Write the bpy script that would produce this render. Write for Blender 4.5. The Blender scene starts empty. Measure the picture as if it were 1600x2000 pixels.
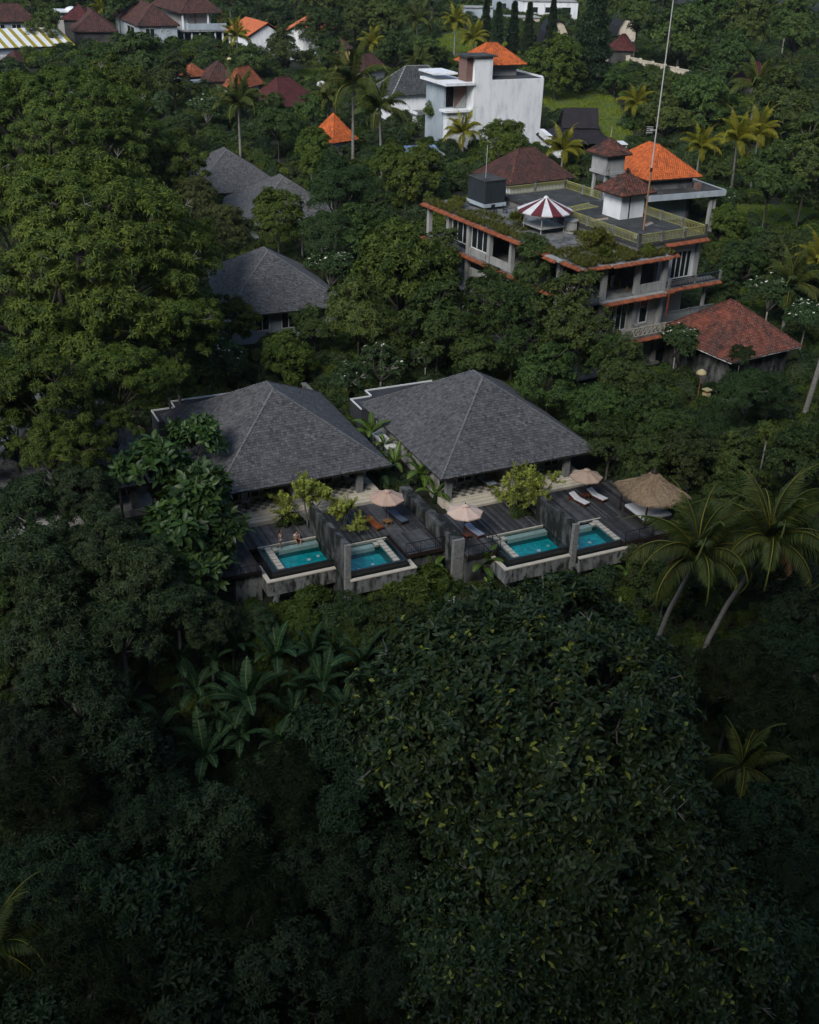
import bpy, bmesh, math, random
import numpy as np
from mathutils import Vector, Matrix, Euler

scene = bpy.context.scene
R = math.radians

# ------------------------------------------------------------------ camera
CAM_H, PITCH, ROLL, FOC = 46.0, R(28.5), R(2.0), 2200.0      # focal length in pixels of a 1600x2000 picture
cam_data = bpy.data.cameras.new("camera")
cam = bpy.data.objects.new("camera", cam_data)
scene.collection.objects.link(cam)
_Rt, _Up, _Fw = Vector((1, 0, 0)), Vector((0, math.sin(PITCH), math.cos(PITCH))), Vector((0, math.cos(PITCH), -math.sin(PITCH)))
_r = math.cos(ROLL) * _Rt + math.sin(ROLL) * _Up
_u = -math.sin(ROLL) * _Rt + math.cos(ROLL) * _Up
cam.matrix_world = Matrix(((_r.x, _u.x, -_Fw.x, 0), (_r.y, _u.y, -_Fw.y, 0), (_r.z, _u.z, -_Fw.z, CAM_H), (0, 0, 0, 1)))
cam_data.sensor_fit = 'VERTICAL'
cam_data.sensor_height = 24.0
cam_data.lens = 24.0 * FOC / 2000.0
cam_data.clip_start, cam_data.clip_end = 0.5, 6000
scene.camera = cam

# ------------------------------------------------------------------ light
SUN_EL, SUN_AZ = R(38.5), R(-155)          # azimuth from +Y, negative = to the left of the picture
world = bpy.data.worlds.new("World")
scene.world = world
world.use_nodes = True
wn = world.node_tree
bg = wn.nodes["Background"]
sky = wn.nodes.new("ShaderNodeTexSky")
sky.sky_type = 'NISHITA'
sky.sun_disc = False
sky.sun_elevation = SUN_EL
sky.sun_rotation = SUN_AZ
sky.air_density, sky.dust_density, sky.ozone_density = 1.0, 1.5, 1.0
wn.links.new(sky.outputs[0], bg.inputs[0])
bg.inputs[1].default_value = 0.094
sun_data = bpy.data.lights.new("sun", 'SUN')
sun_data.energy, sun_data.angle, sun_data.color = 1.5, R(26), (1.0, 0.975, 0.93)
sun = bpy.data.objects.new("sun", sun_data)
scene.collection.objects.link(sun)
sun.rotation_euler = Vector((math.sin(SUN_AZ) * math.cos(SUN_EL), math.cos(SUN_AZ) * math.cos(SUN_EL), math.sin(SUN_EL))).to_track_quat('Z', 'Y').to_euler()
vs = scene.view_settings
vs.view_transform, vs.look, vs.gamma, vs.use_curve_mapping = 'Standard', 'None', 1.0, False
vs.exposure = 0.9
cy = scene.cycles
cy.max_bounces, cy.diffuse_bounces, cy.glossy_bounces, cy.transmission_bounces, cy.transparent_max_bounces = 4, 2, 2, 2, 6
cy.use_denoising = True
cy.caustics_reflective = cy.caustics_refractive = False

# ------------------------------------------------------------------ helpers
COL = scene.collection
AZ = R(26)                                             # heading of the villas
EA, EB = Vector((math.cos(AZ), math.sin(AZ), 0)), Vector((-math.sin(AZ), math.cos(AZ), 0))
VO = Vector((-10.522, 72.591, 0))

def VW(a, b, z=0.0):                                   # villa plan coordinates -> world
    return VO + a * EA + b * EB + Vector((0, 0, z))

def view_ray(x, y):                                    # direction in which the drone sees a place of the photograph
    u, v = (x - 800) / FOC, (1000 - y) / FOC
    return u * _r + v * _u + _Fw

def at_height(x, y, z):
    d = view_ray(x, y)
    return d * ((z - CAM_H) / d.z) + Vector((0, 0, CAM_H))

def px_per_m(p):
    return FOC / (Vector(p) - Vector((0, 0, CAM_H))).dot(_Fw)

_KB = [-400, -175, -140, -118, -100, -88, -80, -55, -38, -24, -13, -6, -2.2, 0.6, 4, 30, 50, 75, 110, 150, 200, 290, 420, 800, 2500]
_KZ = [190, 172, 150, 116, 58, -5, -27, -32, -26, -19, -12.5, -7.5, -4.6, -3.2, -0.45, 0.6, 1.8, 4.0, 7.5, 10.0, 12.2, 14.5, 19, 40, 120]  # leading knots: unseen high rim behind the camera, added to shade the foreground
def terrain(x, y):
    d = Vector((x, y, 0)) - VO
    a, b = d.dot(EA), d.dot(EB)
    aa = max(-60, min(90, a))
    tb = (b - 0.95) + 0.25 * (aa - 3)
    z = float(np.interp(tb, _KB, _KZ))
    far = min(1, max(0, (abs(tb - 12) - 22) / 30))
    z += far * (0.9 * math.sin(x * .043 + 1.3) * math.cos(y * .037) + 0.5 * math.sin(x * .11 + y * .09))
    return z

def on_ground(x, y, h=0.0):                            # where the view line passes h metres above the ground
    d = view_ray(x, y)
    t, step = 25.0, 1.0
    o = Vector((0, 0, CAM_H))
    while t < 900:
        p = o + d * t
        if p.z < terrain(p.x, p.y) + h:
            lo, hi = t - step, t
            for _ in range(12):
                m = (lo + hi) / 2
                q = o + d * m
                if q.z < terrain(q.x, q.y) + h: hi = m
                else: lo = m
            return o + d * hi
        t += step
    return o + d * t

class MB:
    """collects faces of one mesh"""
    def __init__(s):
        s.v, s.f, s.m, s.t = [], [], [], []
    def quad(s, pts, m=0, t=0.5):
        n = len(s.v); s.v += [tuple(p) for p in pts]; s.f.append(tuple(range(n, n + len(pts)))); s.m.append(m); s.t.append(t)
    def box(s, x0, x1, y0, y1, z0, z1, m=0, t=0.5, M=None):
        p = [(x0, y0, z0), (x1, y0, z0), (x1, y1, z0), (x0, y1, z0), (x0, y0, z1), (x1, y0, z1), (x1, y1, z1), (x0, y1, z1)]
        if M is not None: p = [tuple(M @ Vector(q)) for q in p]
        n = len(s.v); s.v += p
        for f in ((0, 3, 2, 1), (4, 5, 6, 7), (0, 1, 5, 4), (1, 2, 6, 5), (2, 3, 7, 6), (3, 0, 4, 7)):
            s.f.append(tuple(n + i for i in f)); s.m.append(m); s.t.append(t)
    def bar(s, p, q, w, h=None, m=0, t=0.5):           # square bar between two points
        p, q = Vector(p), Vector(q); h = h or w
        d = (q - p); L = d.length
        if L < 1e-6: return
        M = Matrix.Translation(p) @ d.to_track_quat('Z', 'Y').to_matrix().to_4x4()
        s.box(-w / 2, w / 2, -h / 2, h / 2, 0, L, m, t, M)
    def vwall(s, p, q, th, z0, z1, m=0, t=0.5):        # upright wall between two plan points
        p, q = Vector((p[0], p[1], 0)), Vector((q[0], q[1], 0)); d = q - p
        M = Matrix.Translation(p) @ Matrix.Rotation(math.atan2(d.y, d.x), 4, 'Z')
        s.box(0, d.length, -th / 2, th / 2, z0, z1, m, t, M)
    def tube(s, path, rad, n=6, m=0, t=0.5, cap=True):
        path = [Vector(p) for p in path]
        if not hasattr(rad, '__len__'): rad = [rad] * len(path)
        rings = []
        for i, p in enumerate(path):
            d = (path[min(i + 1, len(path) - 1)] - path[max(i - 1, 0)]).normalized()
            q = d.to_track_quat('Z', 'Y')
            k = len(s.v)
            for j in range(n):
                an = 2 * math.pi * j / n
                s.v.append(tuple(p + q @ Vector((math.cos(an) * rad[i], math.sin(an) * rad[i], 0))))
            rings.append(k)
        for i in range(len(path) - 1):
            for j in range(n):
                s.f.append((rings[i] + j, rings[i] + (j + 1) % n, rings[i + 1] + (j + 1) % n, rings[i + 1] + j)); s.m.append(m); s.t.append(t)
        if cap:
            s.f.append(tuple(rings[-1] + j for j in range(n))); s.m.append(m); s.t.append(t)
            s.f.append(tuple(rings[0] + j for j in reversed(range(n)))); s.m.append(m); s.t.append(t)
    def lathe(s, prof, n=12, m=0, c=(0, 0, 0), t=0.5):
        k = len(s.v)
        for r, z in prof:
            for j in range(n):
                an = 2 * math.pi * j / n
                s.v.append((c[0] + r * math.cos(an), c[1] + r * math.sin(an), c[2] + z))
        for i in range(len(prof) - 1):
            for j in range(n):
                s.f.append((k + i * n + j, k + i * n + (j + 1) % n, k + (i + 1) * n + (j + 1) % n, k + (i + 1) * n + j)); s.m.append(m); s.t.append(t)
        s.f.append(tuple(k + (len(prof) - 1) * n + j for j in range(n))); s.m.append(m); s.t.append(t)
        s.f.append(tuple(k + j for j in reversed(range(n)))); s.m.append(m); s.t.append(t)
    def prism(s, poly, z0, z1, m=0, t=0.5):            # poly counter-clockwise
        k, n = len(s.v), len(poly)
        s.v += [(p[0], p[1], z0) for p in poly] + [(p[0], p[1], z1) for p in poly]
        s.f.append(tuple(k + i for i in reversed(range(n)))); s.f.append(tuple(k + n + i for i in range(n)))
        for i in range(n):
            s.f.append((k + i, k + (i + 1) % n, k + n + (i + 1) % n, k + n + i))
        s.m += [m] * (n + 2); s.t += [t] * (n + 2)
    def mesh(s, name, mats, smooth=False):
        me = bpy.data.meshes.new(name)
        me.from_pydata(s.v, [], s.f)
        if not isinstance(mats, (list, tuple)): mats = [mats]
        for x in mats: me.materials.append(MAT[x] if isinstance(x, str) else x)
        if len(mats) > 1: me.polygons.foreach_set("material_index", s.m)
        if any(abs(x - 0.5) > 1e-6 for x in s.t):
            at = me.attributes.new("tint", 'FLOAT', 'FACE'); at.data.foreach_set("value", s.t)
        if smooth: me.polygons.foreach_set("use_smooth", [True] * len(s.f))
        me.update()
        return me
    def build(s, name, mats, parent=None, loc=None, smooth=False):
        return place(s.mesh(name, mats, smooth), name, parent, loc)

def place(me, name, parent=None, loc=None, rot=None, scale=None):
    o = bpy.data.objects.new(name, me)
    COL.objects.link(o)
    if parent is not None: o.parent = parent
    if loc is not None: o.location = loc
    if rot is not None: o.rotation_euler = rot
    if scale is not None: o.scale = (scale,) * 3 if not hasattr(scale, '__len__') else scale
    return o

def tag(o, label=None, cat=None, group=None, kind=None):
    if label: o["label"] = label
    if cat: o["category"] = cat
    if group: o["group"] = group
    if kind: o["kind"] = kind
    return o

def thing(name, label, cat, loc=(0, 0, 0), rotz=0.0, group=None):
    o = bpy.data.objects.new(name, None)
    COL.objects.link(o)
    o.empty_display_size = 0.3
    o.location = loc
    o.rotation_euler = (0, 0, rotz)
    return tag(o, label, cat, group)

# ------------------------------------------------------------------ materials
MAT = {}
def _nt(name):
    m = bpy.data.materials.new(name); m.use_nodes = True
    MAT[name] = m
    nt = m.node_tree
    return m, nt, nt.nodes["Principled BSDF"], nt.nodes.new, nt.links.new

def mat(name, c1, c2=None, rough=0.8, spec=0.3, scale=2.0, lo=0.35, hi=0.65, stretch=(1, 1, 1), tint=0.0, bump=0.0, bscale=30.0, c3=None, scale3=8.0, lo3=0.55, hi3=0.7, metal=0.0):
    m, nt, bs, new, ln = _nt(name)
    bs.inputs["Roughness"].default_value = rough
    bs.inputs["Specular IOR Level"].default_value = spec
    bs.inputs["Metallic"].default_value = metal
    geo = new("ShaderNodeNewGeometry")
    mp = new("ShaderNodeMapping"); mp.inputs["Scale"].default_value = stretch
    ln(geo.outputs["Position"], mp.inputs[0])
    def noise(sc, det=5):
        n = new("ShaderNodeTexNoise"); n.inputs["Scale"].default_value = sc; n.inputs["Detail"].default_value = det; n.inputs["Roughness"].default_value = .62
        ln(mp.outputs[0], n.inputs["Vector"]); return n
    def rng(src, a, b):
        r = new("ShaderNodeMapRange"); r.inputs[1].default_value = a; r.inputs[2].default_value = b
        ln(src, r.inputs[0]); return r.outputs[0]
    def mix(fac, a, b, mode='MIX'):
        x = new("ShaderNodeMix"); x.data_type = 'RGBA'; x.blend_type = mode
        if isinstance(fac, float): x.inputs[0].default_value = fac
        else: ln(fac, x.inputs[0])
        for i, c in ((6, a), (7, b)):
            if isinstance(c, tuple): x.inputs[i].default_value = (*c, 1)
            else: ln(c, x.inputs[i])
        return x.outputs[2]
    c2 = c2 or tuple(x * .7 for x in c1)
    col = mix(rng(noise(scale).outputs[0], lo, hi), c1, c2)
    if c3: col = mix(rng(noise(scale3, 7).outputs[0], lo3, hi3), col, c3)
    if tint:
        at = new("ShaderNodeAttribute"); at.attribute_name = "tint"
        r = new("ShaderNodeMapRange"); r.inputs[3].default_value = 1 - tint; r.inputs[4].default_value = 1 + tint
        ln(at.outputs["Fac"], r.inputs[0])
        v = new("ShaderNodeVectorMath"); v.operation = 'SCALE'
        ln(col, v.inputs[0]); ln(r.outputs[0], v.inputs["Scale"])
        col = v.outputs[0]
    ln(col, bs.inputs["Base Color"])
    if bump:
        b = new("ShaderNodeBump"); b.inputs["Strength"].default_value = bump; b.inputs["Distance"].default_value = 0.05
        ln(noise(bscale, 4).outputs[0], b.inputs["Height"]); ln(b.outputs[0], bs.inputs["Normal"])
    return m

def leafmat(name, c1, c2, rough=0.45, spec=0.35, trans=0.22, vary=0.25, hue=0.02, c3=None):
    """leaf: two greens picked leaf by leaf, each plant a little different, some light through the blade"""
    m, nt, bs, new, ln = _nt(name)
    at = new("ShaderNodeAttribute"); at.attribute_name = "tint"
    x = new("ShaderNodeValToRGB")
    x.color_ramp.elements[0].color = (*c1, 1); x.color_ramp.elements[1].color = (*c2, 1)
    x.color_ramp.elements[0].position, x.color_ramp.elements[1].position = 0.1, 0.92
    if c3:
        e = x.color_ramp.elements.new(1.0); e.color = (*c3, 1)
        x.color_ramp.elements[1].position = 0.9
    ln(at.outputs["Fac"], x.inputs[0])
    oi = new("ShaderNodeObjectInfo")
    hsv = new("ShaderNodeHueSaturation")
    r1 = new("ShaderNodeMapRange"); r1.inputs[3].default_value = 0.5 - hue; r1.inputs[4].default_value = 0.5 + hue
    r2 = new("ShaderNodeMapRange"); r2.inputs[3].default_value = 1 - vary; r2.inputs[4].default_value = 1 + vary
    mm = new("ShaderNodeMath"); mm.operation = 'FRACT'
    m2 = new("ShaderNodeMath"); m2.operation = 'MULTIPLY'; m2.inputs[1].default_value = 7.31
    ln(oi.outputs["Random"], m2.inputs[0]); ln(m2.outputs[0], mm.inputs[0])
    ln(mm.outputs[0], r1.inputs[0]); ln(oi.outputs["Random"], r2.inputs[0])
    ln(r1.outputs[0], hsv.inputs["Hue"]); ln(r2.outputs[0], hsv.inputs["Value"])
    ln(x.outputs[0], hsv.inputs["Color"])
    ln(hsv.outputs[0], bs.inputs["Base Color"])
    bs.inputs["Roughness"].default_value = rough
    bs.inputs["Specular IOR Level"].default_value = spec
    tr = new("ShaderNodeBsdfTranslucent")
    sc = new("ShaderNodeMix"); sc.data_type = 'RGBA'; sc.blend_type = 'MULTIPLY'; sc.inputs[0].default_value = 1.0; sc.inputs[7].default_value = (1.3, 1.35, 0.5, 1)
    ln(hsv.outputs[0], sc.inputs[6]); ln(sc.outputs[2], tr.inputs[0])
    mx = new("ShaderNodeMixShader"); mx.inputs[0].default_value = trans
    ln(bs.outputs[0], mx.inputs[1]); ln(tr.outputs[0], mx.inputs[2])
    ln(mx.outputs[0], nt.nodes["Material Output"].inputs[0])
    return m

mat("soil", (.016, .022, .010), (.024, .022, .013), scale=.35, rough=.95, bump=.6, bscale=2, c3=(.012, .018, .008), scale3=.9)
mat("shingle", (.105, .106, .108), (.088, .089, .091), scale=.5, rough=.8, spec=.22, tint=.42, c3=(.135, .135, .13), scale3=.25, lo3=.52, hi3=.75)
mat("shingle_dark", (.085, .09, .10), (.06, .065, .075), scale=.9, rough=.8, tint=.4)
mat("ridge_cap", (.19, .19, .19), (.13, .13, .13), scale=3, rough=.85)
mat("fascia", (.05, .045, .04), rough=.8)
mat("white_wall", (.76, .77, .76), (.62, .63, .63), scale=.8, rough=.85, c3=(.36, .37, .36), scale3=2.5, lo3=.62, hi3=.85, stretch=(1, 1, .35))
mat("villa_wall", (.42, .415, .40), (.33, .325, .31), scale=1.2, rough=.85)
mat("cream_stone", (.66, .60, .48), (.56, .51, .41), scale=1.6, rough=.7, c3=(.33, .30, .25), scale3=4, lo3=.62, hi3=.8)
mat("tile_cream", (.55, .51, .42), (.47, .43, .35), scale=3, rough=.55)
mat("tile_grey", (.17, .17, .15), (.12, .12, .11), scale=3, rough=.55)
mat("concrete_mossy", (.27, .28, .27), (.14, .145, .135), scale=1.1, rough=.9, stretch=(1, 1, .35), c3=(.025, .027, .025), scale3=2.2, lo3=.47, hi3=.62, bump=.4, bscale=9)
mat("wall_stained", (.17, .175, .17), (.055, .058, .055), scale=.7, rough=.9, stretch=(1, 1, .45), c3=(.016, .018, .016), scale3=1.1, lo3=.40, hi3=.56, bump=.5, bscale=8)
mat("stone_block", (.30, .30, .285), (.20, .20, .19), scale=3, rough=.9, c3=(.06, .06, .055), scale3=5, lo3=.55, hi3=.75)
mat("column_stone", (.23, .235, .235), (.17, .175, .175), scale=2.5, rough=.85)
mat("black_tile", (.020, .024, .024), (.012, .014, .014), scale=6, rough=.35, spec=.5)
mat("pool_green", (.010, .055, .046), (.008, .045, .04), scale=5, rough=.4)
mat("pool_floor", (.003, .50, .50), (.001, .31, .33), scale=3.2, rough=.5, lo=.40, hi=.60, c3=(.08, .68, .67), scale3=4.2, lo3=.58, hi3=.70)
mat("pool_wall", (.003, .14, .145), (.002, .11, .115), scale=4, rough=.5)
mat("pool_ledge", (.55, .62, .54), (.46, .53, .46), scale=3, rough=.6)
mat("pool_lamp", (.85, .87, .85), rough=.4)
mat("deck", (.080, .080, .080), (.048, .049, .050), scale=1.4, rough=.8, tint=.5, c3=(.17, .17, .165), scale3=2.0, lo3=.58, hi3=.80, stretch=(1, 1, 1))
mat("black_metal", (.014, .015, .016), rough=.5, spec=.4)
mat("glass_dark", (.012, .016, .018), (.02, .026, .03), scale=.5, rough=.08, spec=.6)
mat("white_frame", (.68, .69, .68), (.56, .57, .56), scale=3, rough=.6)
mat("canvas_tan", (.56, .385, .29), (.51, .35, .26), scale=2, rough=.9)
mat("canvas_tan_pale", (.70, .52, .41), (.65, .48, .37), scale=2, rough=.9)
mat("canvas_tan_dull", (.44, .315, .225), (.39, .28, .195), scale=2, rough=.9)
mat("wood_orange", (.33, .105, .028), (.22, .065, .02), scale=5, rough=.6, tint=.25)
mat("wood_red", (.16, .05, .025), (.10, .03, .017), scale=5, rough=.6)
mat("wood_dark", (.035, .022, .016), (.02, .014, .012), scale=5, rough=.6)
mat("wood_tan", (.30, .16, .06), (.22, .11, .04), scale=5, rough=.6)
mat("cushion_white", (.66, .67, .68), (.58, .59, .61), scale=4, rough=.9)
mat("cushion_blue", (.085, .115, .165), (.06, .085, .13), scale=4, rough=.9)
mat("cushion_grey", (.30, .34, .42), (.24, .28, .36), scale=4, rough=.9)
mat("towel", (.32, .42, .50), (.26, .35, .42), scale=6, rough=.95)
mat("thatch", (.46, .35, .235), (.33, .245, .16), scale=2.5, rough=.95, tint=.38)
mat("plaster_cream", (.55, .50, .40), (.45, .40, .31), scale=1, rough=.9, c3=(.25, .22, .18), scale3=2, lo3=.58, hi3=.75)
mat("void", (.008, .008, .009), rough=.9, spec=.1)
mat("bark", (.11, .10, .085), (.07, .065, .055), scale=3, rough=.9, bump=.5, bscale=12)
mat("bark_pale", (.27, .26, .24), (.18, .175, .16), scale=3, rough=.9)
mat("bark_palm", (.24, .235, .215), (.15, .145, .13), scale=2, rough=.9, stretch=(1, 1, 4))
# ------------------------------------------------------------------ the ground
def build_ground():
    xs = sorted(set(list(np.linspace(-110, 130, 121)) + list(np.linspace(-700, -110, 40)) + list(np.linspace(130, 700, 40)) + [-3000, -1800, -1100, 1100, 1800, 3000]))
    ys = sorted(set(list(np.linspace(-60, 240, 151)) + list(np.linspace(240, 700, 60)) + [-1500, -800, -400, -200, -120, -90, 850, 1100, 1500, 2200, 3200]))
    v = [(x, y, terrain(x, y)) for y in ys for x in xs]
    n = len(xs)
    f = [(j * n + i, j * n + i + 1, (j + 1) * n + i + 1, (j + 1) * n + i) for j in range(len(ys) - 1) for i in range(n - 1)]
    me = bpy.data.meshes.new("ground"); me.from_pydata(v, [], f); me.materials.append(MAT["soil"])
    me.polygons.foreach_set("use_smooth", [True] * len(f))
    tag(place(me, "ground"), "dark jungle floor falling away into the ravine, with an unseen rim added for shade", None, kind="structure")
build_ground()

# ------------------------------------------------------------------ roofs
def hip_geometry(x0, x1, y0, y1, z, pitch, ridge_z=None):
    """corner, ridge points and faces (each a list of points, eave first) of a hip roof"""
    W, D = x1 - x0, y1 - y0
    s = min(W, D) / 2
    h = (ridge_z - z) if ridge_z is not None else s * math.tan(pitch)
    if W >= D:
        r0, r1 = Vector((x0 + s, (y0 + y1) / 2, z + h)), Vector((x1 - s, (y0 + y1) / 2, z + h))
    else:
        r0, r1 = Vector(((x0 + x1) / 2, y0 + s, z + h)), Vector(((x0 + x1) / 2, y1 - s, z + h))
    A, B, C, D_ = Vector((x0, y0, z)), Vector((x1, y0, z)), Vector((x1, y1, z)), Vector((x0, y1, z))
    if W >= D: faces = [[A, B, r1, r0], [B, C, r1], [C, D_, r0, r1], [D_, A, r0]]
    else: faces = [[A, B, r0], [B, C, r1, r0], [C, D_, r1], [D_, A, r0, r1]]
    hips = [(A, r0), (B, r1 if W >= D else r0), (C, r1), (D_, r0 if W >= D else r1)]
    if (r1 - r0).length > 0.2: hips.append((r0, r1))
    return faces, hips

def tile_faces(faces, tw, te, thick=0.03, over=1.25, jitter=0.3, rnd=None, barrel=False, flare=0.0, lift=0.012):
    """covers every roof face with overlapping courses of single shingles or tiles, one mesh"""
    rnd = rnd or random.Random(5)
    mb = MB()
    for F in faces:
        A, B = F[0], F[1]
        e = (B - A).normalized()
        n = (B - A).cross(F[2] - A).normalized()
        up = n.cross(e).normalized()
        poly = [((p - A).dot(e), (p - A).dot(up)) for p in F]
        top = max(p[1] for p in poly)
        nr = max(1, int(top / te))
        te2 = top / nr
        for r in range(nr):
            y0 = r * te2
            ym = y0 + te2 * .5
            xs = []
            for i in range(len(poly)):
                (xa, ya), (xb, yb) = poly[i], poly[(i + 1) % len(poly)]
                if (ya - ym) * (yb - ym) < 0: xs.append(xa + (xb - xa) * (ym - ya) / (yb - ya))
            if len(xs) < 2: continue
            lo, hi = min(xs), max(xs)
            x = lo - (rnd.random() * tw if not barrel else ((r % 2) * tw * .5))
            while x < hi:
                w = tw * (1 if barrel else rnd.uniform(.8, 1.2))
                xa, xb = max(x, lo - tw * .3), min(x + w, hi + tw * .3)
                x += w
                if xb - xa < tw * .25: continue
                g = tw * .04
                dy = rnd.uniform(-1, 1) * te2 * .10 * jitter / .3
                zt = lift + rnd.random() * thick * .5
                yb0, yt0 = y0 - te2 * .12 + dy, y0 + te2 * over
                tn = min(1, max(0, rnd.gauss(.5, .22)))
                z0, z1 = zt + thick, zt + .004
                def Q(u, v, h): return A + e * u + up * v + n * h
                if barrel:
                    xm = (xa + xb) / 2; hb = thick * 1.4
                    mb.quad([Q(xa + g, yb0, z0), Q(xm, yb0, z0 + hb), Q(xm, yt0, z1 + hb), Q(xa + g, yt0, z1)], 0, tn)
                    mb.quad([Q(xm, yb0, z0 + hb), Q(xb - g, yb0, z0), Q(xb - g, yt0, z1), Q(xm, yt0, z1 + hb)], 0, tn)
                    mb.quad([Q(xa + g, yb0, 0), Q(xb - g, yb0, 0), Q(xb - g, yb0, z0), Q(xm, yb0, z0 + hb), Q(xa + g, yb0, z0)], 0, tn * .8)
                else:
                    mb.quad([Q(xa + g, yb0, z0), Q(xb - g, yb0, z0), Q(xb - g, yt0, z1), Q(xa + g, yt0, z1)], 0, tn)
                    mb.quad([Q(xa + g, yb0, 0), Q(xb - g, yb0, 0), Q(xb - g, yb0, z0), Q(xa + g, yb0, z0)], 0, tn)
                    mb.quad([Q(xa + g, yt0, 0), Q(xa + g, yb0, 0), Q(xa + g, yb0, z0), Q(xa + g, yt0, z1)], 0, tn)
                    mb.quad([Q(xb - g, yb0, 0), Q(xb - g, yt0, 0), Q(xb - g, yt0, z1), Q(xb - g, yb0, z0)], 0, tn)
    return mb

def hip_caps(hips, w, seg, rnd=None):
    rnd = rnd or random.Random(3)
    mb = MB()
    for p, q in hips:
        L = (q - p).length
        k = max(1, int(L / seg))
        for i in range(k):
            a = p.lerp(q, i / k) + Vector((0, 0, .05 + .01 * rnd.random())); b = p.lerp(q, (i + 1.12) / k if i < k - 1 else 1) + Vector((0, 0, .03))
            mb.bar(a, b, w * rnd.uniform(.92, 1.08), w * .42, 0, rnd.random())
    return mb

def roof(parent, rect, z, ridge_z, cover_mat, cap_mat, tw, te, thick=.03, barrel=False, seed=1, overhang_mat="fascia", cache=None, cap_w=.22, name="roof", cover="shingle_cover"):
    x0, x1, y0, y1 = rect
    faces, hips = hip_geometry(x0, x1, y0, y1, z, 0, ridge_z)
    mb = MB()
    for F in faces: mb.quad(F)
    t = .14                                             # closed underside and fascia
    A, B, C, D = [Vector(c) for c in ((x0, y0, z), (x1, y0, z), (x1, y1, z), (x0, y1, z))]
    dn = Vector((0, 0, -t))
    for p, q in ((A, B), (B, C), (C, D), (D, A)): mb.quad([p + dn, q + dn, q, p])
    mb.quad([D + dn, C + dn, B + dn, A + dn])
    r = mb.build(name, overhang_mat, parent)
    rnd = random.Random(seed)
    c = tile_faces(faces, tw, te, thick, rnd=rnd, barrel=barrel).build(cover, cover_mat, r)
    tag(c, kind="stuff")
    hip_caps(hips, cap_w, te * 1.6, rnd).build("hip_ridge", cap_mat, r)
    return r

# ------------------------------------------------------------------ the two front villas
def frame_window(parent, x0, x1, y, z0, z1, leaves=3, depth=.08, name="glass_door", fm="white_frame", gm="glass_dark", axis='x', fw=.09):
    """framed glazing in the plane y = const (or x = const), facing -y (or -x)"""
    f = MB(); g = MB()
    def bx(mb, a0, a1, d0, d1, c0, c1):
        if axis == 'x': mb.box(a0, a1, y + d0, y + d1, c0, c1)
        else: mb.box(y + d0, y + d1, a0, a1, c0, c1)
    bx(f, x0, x1, -depth, depth, z1 - fw, z1); bx(f, x0, x1, -depth, depth, z0, z0 + fw * 1.2)
    for i in range(leaves + 1):
        c = x0 + (x1 - x0) * i / leaves
        w2 = fw * (.5 if 0 < i < leaves else .5)
        c = min(max(c, x0 + w2), x1 - w2)
        bx(f, c - w2, c + w2, -depth * .95, depth * .95, z0 + fw * 1.2, z1 - fw)
    d = f.build(name, fm, parent)
    for i in range(leaves):
        p = MB()
        a0, a1 = x0 + (x1 - x0) * i / leaves, x0 + (x1 - x0) * (i + 1) / leaves
        bx(p, a0 + fw * .4, a1 - fw * .4, -.012, .012, z0 + fw * 1.1, z1 - fw * .9)
        p.build("pane", gm, d)
    return d

FLOOR_TILE = {}
def checker(parent, x0, x1, y0, y1, z, size):
    if not FLOOR_TILE:
        for k in ("tile_cream", "tile_grey"):
            m = MB(); m.box(-.5, .5, -.5, .5, 0, .02); FLOOR_TILE[k] = m.mesh("floor_tile", k)
    nx, ny = int((x1 - x0) / size), int((y1 - y0) / size)
    for i in range(nx):
        for j in range(ny):
            place(FLOOR_TILE["tile_cream" if (i + j) % 2 else "tile_grey"], "floor_tile", parent, (x0 + (i + .5) * size, y0 + (j + .5) * size, z), None, (size * .97, size * .97, 1))

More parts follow.
